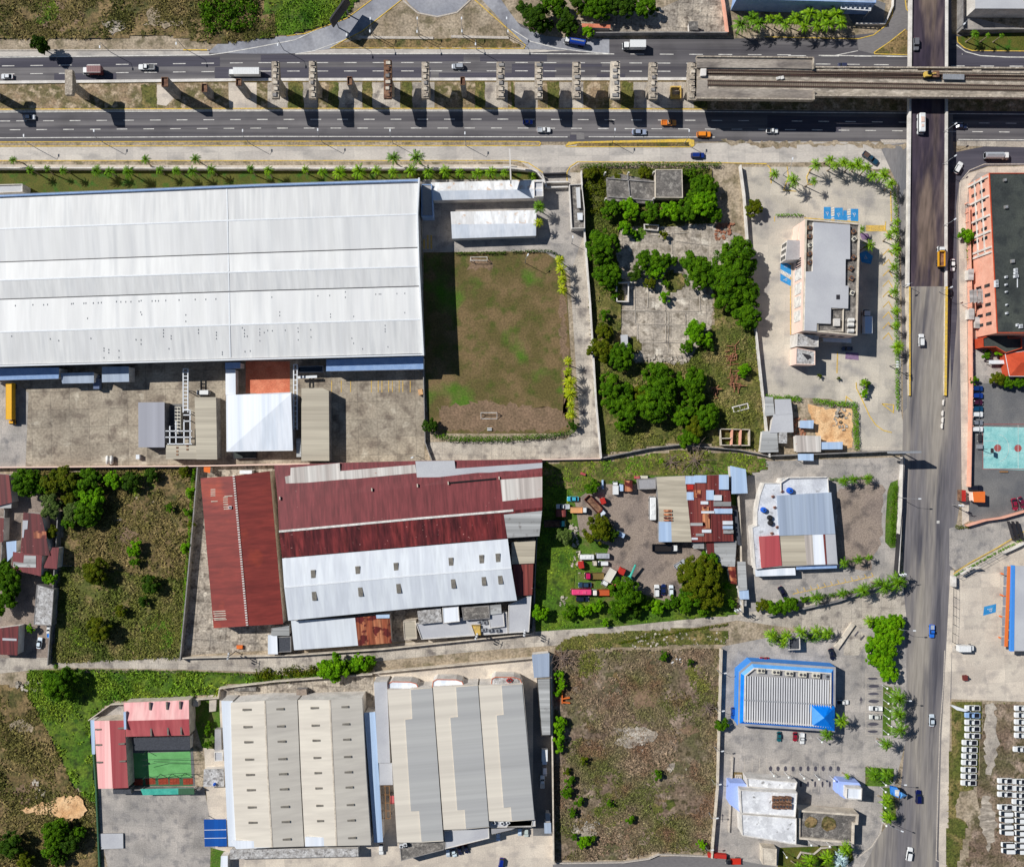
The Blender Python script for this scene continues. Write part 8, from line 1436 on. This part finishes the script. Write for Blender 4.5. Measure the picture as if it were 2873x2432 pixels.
T(3, 2); palms([(395, 1335, 60), (610, 1300, 48), (780, 1275, 60), (960, 1245, 75), (1060, 1210, 80), (900, 1215, 50)], '{} palm from the left along the lane below the restaurant', 'palms along the lane', 'palm_deep', h=6); palms([(40, 1640, 60), (160, 1640, 52), (275, 1612, 55), (400, 1610, 55), (490, 1620, 55), (830, 1525, 50), (130, 1710, 42)], '{} palm from the left around the white kiosk', 'palms round the kiosk', 'palm_leaf', h=5.5)
palms([(625, 388, 50), (700, 375, 40), (820, 368, 42)], '{} palm from the left in the upper bed of the restaurant lot', 'palms in the upper bed', 'palm_deep', h=4.5); palms([(625, 1052, 50), (740, 1025, 48), (830, 1005, 28)], '{} palm from the left in the lower bed of the restaurant lot', 'palms in the lower bed', 'palm_deep', h=4.5)
T(3, 3); palms([(1065, 390, 72), (1070, 520, 72), (1075, 650, 76), (968, 765, 50)], '{} palm from the top between the parking bays and the avenue', 'palms beside the avenue', 'palm_deep', 'y', 8); palm(605, 575, 74, 7, 'palm at the right side of the blue restaurant'); palm(485, 692, 68, 6.5, 'dark palm under the blue pyramid corner', 'palm_deep')
palms([(972, 1225, 55), (988, 1360, 64)], '{} palm along the kerb of the corner block', 'palms of the corner block', 'palm_leaf', 'y', 6.5); palms([(872, 1012, 60), (972, 1012, 58)], '{} palm beside the green box in the corner bed', 'palms beside the green box', 'palm_deep', h=5.5); palm(650, 1025, 34, 3.5, 'small palm on the bed between bays')
palms([(640, 1620, 60), (350, 1712, 58), (490, 1690, 60), (255, 1755, 36)], '{} palm from the left in the garden at the bottom', 'palms in the bottom garden', 'palm_leaf', h=6); palm(600, 1705, 85, 4, 'large silver-blue fan palm at the bottom', 'palm_silver'); T(2, 2); palm(1215, 220, 30, 3, 'small bright palm in the weeds above the workshop')
# ================================================================ VEHICLES
T(0, 0); car(55, 622, 180, 'sedan', SILVER, 'silver car at the left edge of the upper carriageway', moving=True); car(760, 583, 180, 'box', (112, 50, 50), 'truck with a dark red cargo box', WHITE, L=7.2); car(1190, 545, 180, 'pickup', WHITE, 'white pickup with a dark loaded bed on the upper carriageway', (60, 60, 62), L=6); car(1990, 598, 180, 'boxbig', WHITE, 'long white truck beside the leftmost full pier', WHITE, L=11.5); car(235, 952, 0, 'sedan', SILVER, 'silver car on the lower carriageway near the left', moving=True)
T(1, 0); car(1640, 540, 180, 'suv', SILVER, 'silver jeep between two piers', moving=True); T(2, 0); car(510, 345, 170, 'tanker', BLUE, 'blue tanker truck on the slip lane', WHITE, L=7.6); car(990, 378, 180, 'box', WHITE, 'white ribbed truck behind the blue tanker', WHITE, L=8.2); car(130, 990, 0, 'sedan', BLUE, 'small blue car in the shadow of a pier', L=3.6, moving=True); car(260, 1055, 0, 'pickup', WHITE, 'white pickup below the piers', SILVER, L=5); car(1035, 1072, 0, 'sedan', (150, 160, 180), 'blue-grey car in the lower lane', L=5.4, moving=True)
car(1275, 997, 0, 'pickup', (236, 150, 60), 'orange and white pickup with an orange bed', (206, 110, 36), L=5.6); car(1560, 1092, 0, 'suv', (236, 140, 40), 'orange car beside the yellow kerb end', L=5.2, moving=True); car(1510, 1262, 0, 'suv', (24, 48, 120), 'dark blue car on the service road', L=5, moving=True)
p = P(800, 984); t = thing('motorcycle', 'motorcycle with a rider on the lower carriageway', 'motorcycle', (p.x, p.y, .04)); g = MB(); g.box((p.x, p.y, .65), (1.3, .28, .35), 0, 'steel_dark'); part('frame', g, t)
for s_ in (-.65, .65): g = MB(); g.tube((p.x+s_, p.y-.07, .34), (p.x+s_, p.y+.07, .34), .33, .33, 'rubber', 12); part('wheel', g, t)
g = MB(); g.box((p.x+.45, p.y, 1), (.08, .7, .06), 0, 'steel_grey'); part('handlebar', g, t)
def person(x, y, z, deg, label, shirt, seat=.8):
    "a small seated figure grown from a skeleton by the Skin modifier"
    c = P(x, y, z+1); V = [(0, 0, 0), (.02, 0, .28), (.05, 0, .5), (.08, 0, .62), (.1, 0, .78), (.05, .2, .5), (.3, .24, .35), (.5, .2, .3), (.05, -.2, .5), (.3, -.24, .35), (.5, -.2, .3), (.35, .15, -.02), (.25, .2, -.45), (.35, -.15, -.02), (.25, -.2, -.45)]
    E = [(0, 1), (1, 2), (2, 3), (3, 4), (2, 5), (5, 6), (6, 7), (2, 8), (8, 9), (9, 10), (0, 11), (11, 12), (0, 13), (13, 14)]; me = bpy.data.meshes.new('person'); me.from_pydata(V, E, []); me.materials.append(MATS[shirt])
    o = link('person', me, None, (c.x, c.y, z+seat), math.radians(deg)); tag(o, label, 'person'); md = o.modifiers.new('skin', 'SKIN'); R_ = [.15, .16, .17, .07, .12, .08, .06, .05, .08, .06, .05, .1, .07, .1, .07]
    for i, v in enumerate(me.skin_vertices[0].data): v.radius = (R_[i], R_[i]); v.use_root = i == 0
    o.modifiers.new('sub', 'SUBSURF').levels = 1; return o
person(800, 984, .04, 0, 'rider in dark clothes seated on the motorcycle', 'steel_dark', .85)
T(3, 0); car(40, 1062, 0, 'pickup', WHITE, 'white pickup with a black bed below the viaduct', (30, 30, 34), L=4.4); car(1210, 358, -90, 'suv', GREY, 'dark grey car on top of the overpass', z=5.52, L=4.6, moving=True); car(1245, 1008, -90, 'minibus', WHITE, 'white minibus on the overpass just below the railway', (226, 196, 180), z=5.52, L=7.2); car(838, 1284, -36, 'pickup', (30, 64, 84), 'dark pickup with a brown bed turning at the hotel corner', (96, 76, 68), L=6.6); car(1855, 1270, 0, 'tanker', SILVER, 'silver truck on the curved side road', WHITE, L=9); car(1552, 1362, 60, 'suv', WHITE, 'white car entering the curved side road', L=4.6, moving=True); car(1575, 1024, 0, 'sedan', (34, 44, 70), 'dark blue car in the railway shadow', L=4.6, moving=True); car(612, 528, 180, 'suv', (54, 58, 84), 'dark car half hidden beside the viaduct edge', L=3.4, moving=True)
p = P(1325, 610, ZV+1); t = thing('rail_excavator', 'yellow and rust-orange machine standing on the viaduct track', 'excavator', (p.x, p.y, ZV+.4)); g = MB(); g.box((p.x-1.3, p.y, ZV+1.4), (2.2, 1.7, 1.4), .1, 'kerb_yellow'); part('body', g, t); g = MB(); g.box((p.x-1.1, p.y+.3, ZV+2.4), (1, .9, .8), .1, 'glass'); part('cab', g, t); g = MB(); g.tube((p.x-.4, p.y, ZV+1.8), (p.x+1.2, p.y, ZV+2.4), .22, .18, 'kerb_yellow'); part('arm', g, t); g = MB(); g.loft([rrect(ZV+.7, 0, 1.8, .7, .2), rrect(ZV+1.8, -.2, 2.1, 1.1, .2)], 'rusty_formwork'); g.v = [(x+p.x+.6, y+p.y, z) for x, y, z in g.v]; part('bucket', g, t)
for s_ in (-1, 1): g = MB(); g.box((p.x-1.2, p.y+s_*.9, ZV+.75), (2.6, .4, .6), .0, 'rubber'); part('crawler_track', g, t)
p = P(1510, 628, ZV+.8); t = thing('rail_wagon', 'flat grey wagon behind the yellow machine', 'rail wagon', (p.x, p.y, ZV+.4)); g = MB(); g.box((p.x, p.y, ZV+.95), (7.4, 1.9, .3), -.02, 'steel_grey'); part('flatbed', g, t)
for s_ in (-2.4, 2.4): g = MB(); g.tube((p.x+s_, p.y-.8, ZV+.65), (p.x+s_, p.y+.8, ZV+.65), .3, .3, 'steel_dark', 10); part('wheelset', g, t)
T(3, 1); car(1405, 325, 90, 'dump', (226, 164, 40), 'yellow dump truck on the overpass with a white cab', WHITE, z=3.95, L=7.2); car(1505, 392, -90, 'sedan', WHITE, 'white car in the shadow beside the ramp', L=4.4, moving=True); car(1480, 615, -90, 'sedan', BLACK, 'black car in the shadow beside the ramp', L=4.2, moving=True); car(1252, 1003, 90, 'suv', WHITE, 'white car on the brown ramp', z=1.5, L=4.6, moving=True); car(800, 855, 90, 'box', (196, 216, 236), 'pale blue box truck in the shadow of the hotel', WHITE, L=8.8); car(650, 1072, 180, 'sedan', (70, 76, 96), 'dark car under the hotel canopy shadow', L=4)
for y, k_, c_, l in ((1395, 'suv', (20, 52, 110), 'dark blue car, topmost in the row by the pink posts'), (1453, 'suv', (24, 56, 130), 'blue car second in the row by the pink posts'), (1508, 'sedan', (66, 24, 48), 'dark maroon car in the row by the pink posts'), (1560, 'suv', (22, 66, 96), 'teal-blue car in the row by the pink posts'), (1605, 'suv', WHITE, 'white car between the teal and grey ones'), (1672, 'sedan', (120, 124, 132), 'grey car in the row by the pink posts'), (1725, 'suv', WHITE, 'white car lowest in the row by the pink posts')): car(1702, y, 0, k_, c_, l, L=4.7)
T(3, 2); car(1690, 443, 0, 'suv', (26, 28, 40), 'black car above the orange kiosk', L=5.2); car(2010, 575, -78, 'sedan', (140, 30, 56), 'crimson car at the right edge', L=4.5); car(2068, 562, -65, 'sedan', (110, 30, 56), 'wine red car cut by the right edge', L=4.5); car(1337, 1604, -90, 'pickup', (40, 110, 210), 'bright blue pickup on the avenue', (170, 176, 180), L=4.9); car(125, 1288, -60, 'sedan', (24, 24, 48), 'black car at the lower left of the restaurant lot', L=4.6); car(1600, 1735, 0, 'box', WHITE, 'white van on the forecourt edge', WHITE, L=6.2)
T(3, 3); car(525, 32, -75, 'sedan', (22, 26, 46), 'black car above the blue restaurant', L=4.3); car(612, 422, 0, 'pickup', WHITE, 'white pickup nosing out of the restaurant shadow', BLACK, L=4.6); car(880, 471, 180, 'pickup', WHITE, 'white pickup in the bays beside the palms', WHITE, L=4.8); car(876, 542, 180, 'sedan', (214, 214, 206), 'cream sedan in the bays beside the palms', L=4.2); car(98, 702, -90, 'sedan', (20, 92, 100), 'teal car below the blue restaurant', L=3.8); car(228, 704, -90, 'sedan', (150, 20, 40), 'crimson car below the blue restaurant', L=3.4); car(284, 716, -90, 'pickup', WHITE, 'white pickup below the blue restaurant', WHITE, L=4.2); car(1338, 570, 90, 'sedan', (196, 206, 214), 'silver car going up the avenue', L=4.5, moving=True); car(1228, 1190, 90, 'suv', (12, 20, 76), 'dark navy car in a slanted shadow on the avenue', L=5, moving=True); car(1155, 1655, 80, 'suv', WHITE, 'white car with dark windows at the bottom of the avenue', L=5, moving=True); 
mb = MB(); mb.prism(PL([(1490, 450), (1520, 450), (1635, 490), (1605, 498), (1540, 485)], 2.4), 1.2, 2.4, 'steel_white'); solo('trailer', mb, 'white wedge-shaped trailer beside the first lot pickup', 'trailer')
W = WHITE; BB = (30, 30, 36); LOT = 'white pickups in the vehicle lot'
row([(x, y, 180, 'pickup', W if i != 1 else (150, 180, 220)) for i, (x, y) in enumerate([(1665, 468), (1665, 527), (1665, 583), (1665, 637), (1665, 693), (1643, 748), (1643, 805), (1640, 858), (1638, 910), (1635, 968), (1635, 1022), (1633, 1075)])], 'white pickup in the left column of the lot, {} from the top', 'y', lambda *a, **k: car(*a, c2=BB, L=5.5, **k), group=LOT)
row([(2068, y, 180, 'pickup', W) for y in (470, 525, 580, 635, 690)]+[(2058, 802, 180, 'pickup', W)], 'white pickup in the upper right column of the lot, {} from the top', 'y', lambda *a, **k: car(*a, c2=BB, L=5.5, **k), group=LOT)
row([(1930, y, 180, 'pickup', W) for y in (1058, 1112, 1168, 1272)], 'white pickup in the inner block of the lot, {} from the top', 'y', lambda *a, **k: car(*a, c2=BB, L=5.4, **k), group=LOT); row([(2048, y, 180, 'pickup', W) for y in (1065, 1120, 1176, 1228, 1282)], 'white pickup in the block at the right border, {} from the top', 'y', lambda *a, **k: car(*a, c2=BB, L=5.4, **k), group=LOT)
row([(x, y, 180, 'van', W) for x, y in ((1937, 1322), (1938, 1372), (1938, 1426), (1940, 1474), (1952, 1577), (1954, 1626))], 'white van in the inner lower column of the lot, {} from the top', 'y', lambda *a, **k: car(*a, L=4.6, **k), group='white vans in the vehicle lot'); row([(2062, y, 180, 'van', W) for y in (1330, 1379, 1430, 1480, 1530, 1580, 1630)], 'white van in the lower column at the right border, {} from the top', 'y', lambda *a, **k: car(*a, L=4.6, **k), group='white vans in the vehicle lot')
T(0, 1); car(103, 1520, -90, 'semi', (236, 178, 30), 'yellow semi-trailer truck in the truck yard', (236, 170, 20), L=15); car(1650, 1428, 180, 'van', WHITE, 'white van behind the tan ribbed shed', L=4.9); car(800, 1340, 90, 'box', (96, 110, 140), 'grey truck backed between the two docks', (120, 134, 160), L=5.4)
T(0, 2); 
for x, l in ((871, 'left'), (904, 'right')): p = P(x, 215, 1.2); t = thing('gas_tank', f'{l} one of two white capsule tanks in the truck yard', 'gas tank', (p.x, p.y, 0)); g = MB(); g.tube((p.x, p.y-1.3, 1), (p.x, p.y+1.3, 1), .62, .62, 'paint_white', 14); g.tube((p.x, p.y+1.3, 1), (p.x, p.y+1.6, 1), .6, .25, 'paint_white', 14); g.tube((p.x, p.y-1.6, 1), (p.x, p.y-1.3, 1), .25, .6, 'paint_white', 14); part('tank_body', g, t, True); g = MB(); [g.box((p.x, p.y+s_, .3), (1, .25, .6), 0, 'wall_grey') for s_ in (-.8, .8)]; part('cradle', g, t)
mb = MB(); mb.prism(PL(rect(1103, 172, 1132, 208), 1.6), .1, 1.6, 'steel_white'); solo('generator', mb, 'small white generator near the capsule tanks', 'generator'); car(395, 1612, 90, 'pickup', WHITE, 'white and blue pickup beside the stained roof', (50, 130, 220), L=4.2); car(318, 1702, 80, 'sedan', (216, 228, 236), 'pale car parked by the house wall', L=4.2); mb = MB(); mb.prism(PL([(1920, 1720), (1970, 1720), (1968, 1748), (1922, 1748)], .8), .1, .9, 'orange_paint'); solo('crate', mb, 'small orange crate at the foot of the red roof', 'crate')
T(2, 2)
for a in [(840, 442, 90, 'box', WHITE, 'white box truck beside the rusty container', WHITE, 4.6), (415, 593, 180, 'pickup', WHITE, 'white pickup in the upper left of the scrap yard', (180, 184, 190), 5), (497, 531, 180, 'sedan', (70, 170, 196), 'turquoise car on the grass', None, 4.3), (545, 620, 0, 'flat', (214, 160, 110), 'flatbed with an orange-tan load', WHITE, 6.2), (350, 730, 0, 'dump', (34, 38, 54), 'black open truck against the warehouse wall', (10, 56, 70), 8), (680, 592, -46, 'dump', (110, 52, 40), 'long rusty tipper standing diagonally', (214, 222, 232), 9.6), (1140, 605, 90, 'bus', WHITE, 'white bus beside the workshop', WHITE, 8.6), (1245, 926, 0, 'dump', BLACK, 'black dump truck below the workshop', WHITE, 9.6), (1365, 1062, 33, 'suv', SILVER, 'silver car under the edge of the olive tree', None, 4.6), (1178, 1278, 90, 'suv', WHITE, 'white car, left of three parked upright', None, 4.6), (1233, 1268, 90, 'sedan', (18, 36, 84), 'dark blue car in the middle of three parked upright', None, 4.1), (1295, 1276, 90, 'suv', (226, 236, 240), 'white car, right of three parked upright', None, 4), (608, 1000, 180, 'minibus', WHITE, 'white minibus at the left of the scrap rows', WHITE, 5.4), (738, 992, 180, 'minibus', (176, 176, 184), 'grey minibus right of the white one', SILVER, 5), (742, 1054, 180, 'van', WHITE, 'white van body under the grey minibus', None, 3.8), (670, 1154, 180, 'flat', (120, 100, 56), 'truck with a magenta cab and littered bed', (190, 30, 90), 7), (783, 1165, -120, 'box', (222, 214, 200), 'cream box truck standing diagonally', WHITE, 7), (595, 1230, 180, 'sedan', (44, 66, 90), 'slate blue car above the pink bus', None, 5), (562, 1282, 180, 'bus', (226, 70, 120), 'long pink bus in the scrap yard', (226, 90, 130), 7.4), (720, 1288, 180, 'flat', (190, 90, 50), 'truck with a rusty orange bed right of the pink bus', (236, 226, 216), 6.4), (575, 1345, 0, 'sedan', (26, 34, 54), 'dark car half under the trees at the bottom of the scrap yard', None, 4.8)]: car(*a[:5], a[5], c2=a[6], L=a[7])
def scrap(x, y, l, w, deg, z, m, label, name='scrap_cab', cat='truck cab', m2='glass'):
    p = P(x, y, z); t = thing(name, label, cat, (p.x, p.y, 0), math.radians(deg)); g = MB(); L_, W_ = U(l)/2, U(w)/2; g.loft([rrect(.2, -L_, L_, W_, .2), rrect(z*.6, -L_, L_, W_, .2)], m); g.loft([rrect(z*.6, -L_, L_, W_, .2), rrect(z, -L_+.1, L_-.3, W_-.15, .2)], m); link('shell', g.data('shell'), t); g = MB(); g.box((L_-.1, 0, z*.8), (.25, W_*1.5, z*.25), 0, m2); link('opening', g.data('opening'), t)
scrap(745, 550, 45, 48, 20, 2.3, 'red_paint', 'small red cab beside the diagonal tipper'); scrap(567, 1070, 48, 55, 10, 2.2, 'red_paint', 'dull red cab left of the white van body'); scrap(897, 1122, 55, 55, -25, 2.3, 'red_paint', 'bright red cab near the turquoise boom'); scrap(675, 1057, 35, 38, 180, 2, 'wall_cream', 'cream cab left of the white van body'); scrap(400, 650, 85, 58, 0, 2.4, 'roof_rustred', 'dark rust-red container by the flatbed', 'container', 'container'); scrap(952, 425, 95, 60, 90, 2.6, 'roof_rust', 'rusty brown container beside the white box truck', 'container', 'container'); scrap(893, 440, 60, 30, 90, 2, 'roof_skyblue', 'blue-white machine between truck and container', 'machine', 'machine', 'steel_dark'); scrap(885, 820, 78, 40, -25, 2.3, 'roof_skyblue', 'pale blue container end in the tree shadow', 'container', 'container'); scrap(832, 1232, 100, 30, 60, 1.5, 'roof_rust', 'rusty orange bed piece under the tree edge', 'truck_bed', 'truck bed'); scrap(582, 330, 48, 22, -20, 1, 'roof_rose', 'small red sheet shelter on the grass', 'shelter', 'shelter'); scrap(1020, 358, 50, 24, 0, 1.2, 'roof_rose', 'small pinkish box left of the cream one', 'box', 'box'); scrap(1078, 355, 64, 24, 0, 1.2, 'ac_beige', 'small cream box above the flat grey roof', 'box', 'box'); scrap(740, 415, 20, 75, 0, .8, 'roof_skyblue', 'thin pale sheet standing in the weeds', 'sheet', 'sheet')
p = P(980, 1115, 2.5); t = thing('crane_boom', 'turquoise crane boom slanting out of the tree', 'crane boom', (p.x, p.y, 0)); g = MB(); a_, b_ = P(958, 1172, 2), P(1005, 1065, 3.4); g.tube(a_, b_, .45, .35, 'teal_canopy', 6); part('boom', g, t); g = MB(); g.box((a_.x, a_.y, 1), (1.2, 1.2, 2), .4, 'teal_canopy'); part('base', g, t)
T(1, 3); car(1018, 1612, -90, 'suv', WHITE, 'white car at the foot of the pale blue strip', L=4.2); car(1560, 1645, -85, 'van', (200, 210, 220), 'pale car left of the pair under the red awning', L=3.2); car(1607, 1640, -75, 'sedan', (206, 220, 226), 'pale car right of the pair under the red awning', L=3.6); car(1967, 1512, -90, 'suv', (190, 206, 230), 'light blue car in the shade of the rightmost bay', L=3.4); car(1992, 1732, -100, 'suv', (14, 40, 130), 'royal blue car at the bottom edge', L=4.2); car(1655, 1622, -80, 'sedan', (30, 34, 60), 'dark car in the shadow, first under the red awning', L=3.8); car(1708, 1608, -80, 'sedan', (26, 30, 54), 'dark car in the shadow, second under the red awning', L=3.8)
T(2, 3); car(265, 858, -90, 'box', WHITE, 'white box truck in the alley', (196, 210, 226), L=6); car(268, 985, -90, 'van', (226, 226, 232), 'white van below the alley box truck', L=3.4); car(249, 1068, 90, 'pickup', (214, 222, 230), 'pale pickup in the lower alley', (190, 190, 186), L=4.6); car(65, 1476, -90, 'van', (190, 210, 230), 'pale blue van in the shade at the bottom alley', L=2.9); car(119, 1482, -90, 'suv', (186, 196, 190), 'grey-green car in the shade at the bottom alley', L=3.2); car(1800, 510, -90, 'suv', (16, 76, 160), 'blue car left of the blue restaurant', L=4.3); car(2052, 76, 180, 'sedan', (160, 16, 24), 'red car above the blue restaurant rim', L=3.6); car(1800, 1710, 180, 'flat', (200, 50, 30), 'orange-red loaded truck at the bottom', BLACK, L=5.4)
mb = MB(); mb.path(PL([(1595, 1662), (1742, 1675)], 1.5), 1.5, .3, 1.7, 'red_paint'); solo('skip_container', mb, 'long flat red skip by the bottom street', 'skip')
T(2, 3); mb = MB(); [mb.path(PL(q, 1), .3, .1, 1.6, 'orange_paint') for q in ([(408, 325), (408, 430)], [(408, 418), (472, 425)], [(412, 390), (470, 382)])]; solo('brick_partition', mb, 'orange E-shaped low wall in the dead field', 'wall')
T(3, 3); g = MB(); c = P(1610, 225, 1); g.box((c.x, c.y, .6), (1.6, 1.8, 1.1), .1, 'roof_rustred'); g.box((c.x+.9, c.y, 1), (.6, .5, .8), 0, 'steel_dark'); solo('machine', g, 'small dark red machine on the forecourt', 'machine')
# ================================================================ LAMPS AND POLES
def lamps(tile_, lst, fmt, h=8, deg=-90, group='street lamps', order='x'): T(*tile_); row([(x, y, h, deg) for x, y in lst], fmt, order, lamp, group=group)
lamps((0, 0), [(192, 1102), (762, 1062), (1970, 1062), (2580, 1055), (3167, 1060), (3775, 1082)], '{} lamp from the left below the lower carriageway', deg=90); lamps((2, 0), [(838, 1053), (1440, 1062)], '{} lamp of the pair near the yellow kerb', deg=90)
lamps((0, 0), [(1430, 355), (2255, 365), (810, 383)], '{} lamp from the left on the upper verge', deg=-90); lamps((1, 0), [(928, 152), (1310, 150), (1670, 150), (2036, 150)], '{} upper lamp from the left on the triangular island', deg=90); lamps((1, 0), [(925, 255), (1308, 258), (1672, 255), (2046, 255), (1783, 360), (735, 285)], '{} lower lamp from the left on the triangular island', deg=-90)
T(3, 0)
for i, (x, y, dg) in enumerate([(1600, 195, -135), (1530, 1005, 35), (1528, 1265, 35)]): lamp(x, y, 9, dg, f'lamp reaching over the lane right of the overpass, {ordn(i+1)} from the top', 3)
lamp(205, 1290, 9, 80, 'white twin lamp above the kerbed bed of the hotel', 3); T(3, 1); lamp(1525, 20, 9, 35, 'lamp above the dump truck'); lamp(1495, 572, 8, 25, 'lamp at the end of the bridge'); lamp(1145, 548, 8, 200, 'lamp on the left end of the bridge')
T(3, 2); lamp(1238, 530, 8, 0, 'lamp with a long white arm over the avenue', 4); lamp(1195, 1600, 8, 0, 'lamp beside the bright tree clump', 4); util_pole(1125, 1160, 9, 'pole with white boxes where the screen wall ends', 10); util_pole(1600, 595, 8, 'pole beside the orange kiosk', 0, 2); T(3, 1); util_pole(1085, 1195, 9, 'pole with white globes beside the hedge', 90, 3)
T(1, 2); util_pole(1795, 1660, 9, 'pole with transformers below the cluttered roofs', 70); lamp(1268, 195, 8, 200, 'white lamp above the long maroon roof', 1.2); T(2, 2); util_pole(110, 1630, 9, 'pole at the right end of the lane wall', 80); util_pole(1850, 1450, 9, 'pole at the foot of the cream wall', 20); T(0, 3); util_pole(1845, 60, 9, 'pole by the lane above the green growth', 80)
T(3, 3); lamp(1122, 1092, 8, 0, 'lamp above the entrance sign', 4); lamp(1095, 1468, 8, -20, 'lamp at the corner of the bottom kerb', 4); lamp(1162, 410, 8, 0, 'lamp among the avenue palms', 3)
row([(975, 310), (1000, 375), (985, 432), (1000, 495), (988, 555), (1010, 622), (985, 682)], '{} globe lamp from the top beside the parking bays', 'y', dome_lamp); row([(55, 1020), (175, 1032), (300, 1040), (422, 1048), (545, 1060)], '{} globe lamp from the left above the marble roofs', 'x', dome_lamp); row([(965, 1095), (962, 1150), (960, 1278), (968, 1425)], '{} globe lamp from the top on the avenue corner bed', 'y', dome_lamp); row([(358, 1582), (508, 1592), (158, 1680)], '{} globe lamp from the left in the bottom garden', 'x', dome_lamp); dome_lamp(445, 745, 'globe lamp on the yellow bed below the restaurant'); dome_lamp(925, 772, 'globe lamp at the end of the parking bays')
T(2, 3); row([(1735, 185, 5.5, 10), (1718, 492, 5.5, 10), (1712, 818, 5.5, 10), (1692, 1088, 5.5, 10), (1668, 1362, 5.5, 10), (1630, 1620, 5.5, 10)], '{} lamp from the top on the right wall of the dead field', 'y', lamp, group='lamps on the field wall'); T(2, 1); lamp(130, 310, 8, 60, 'lamp standing over the pitch hedge', 1.5); lamp(495, 165, 6, 90, 'lamp at the bend of the pitch drive', 1)
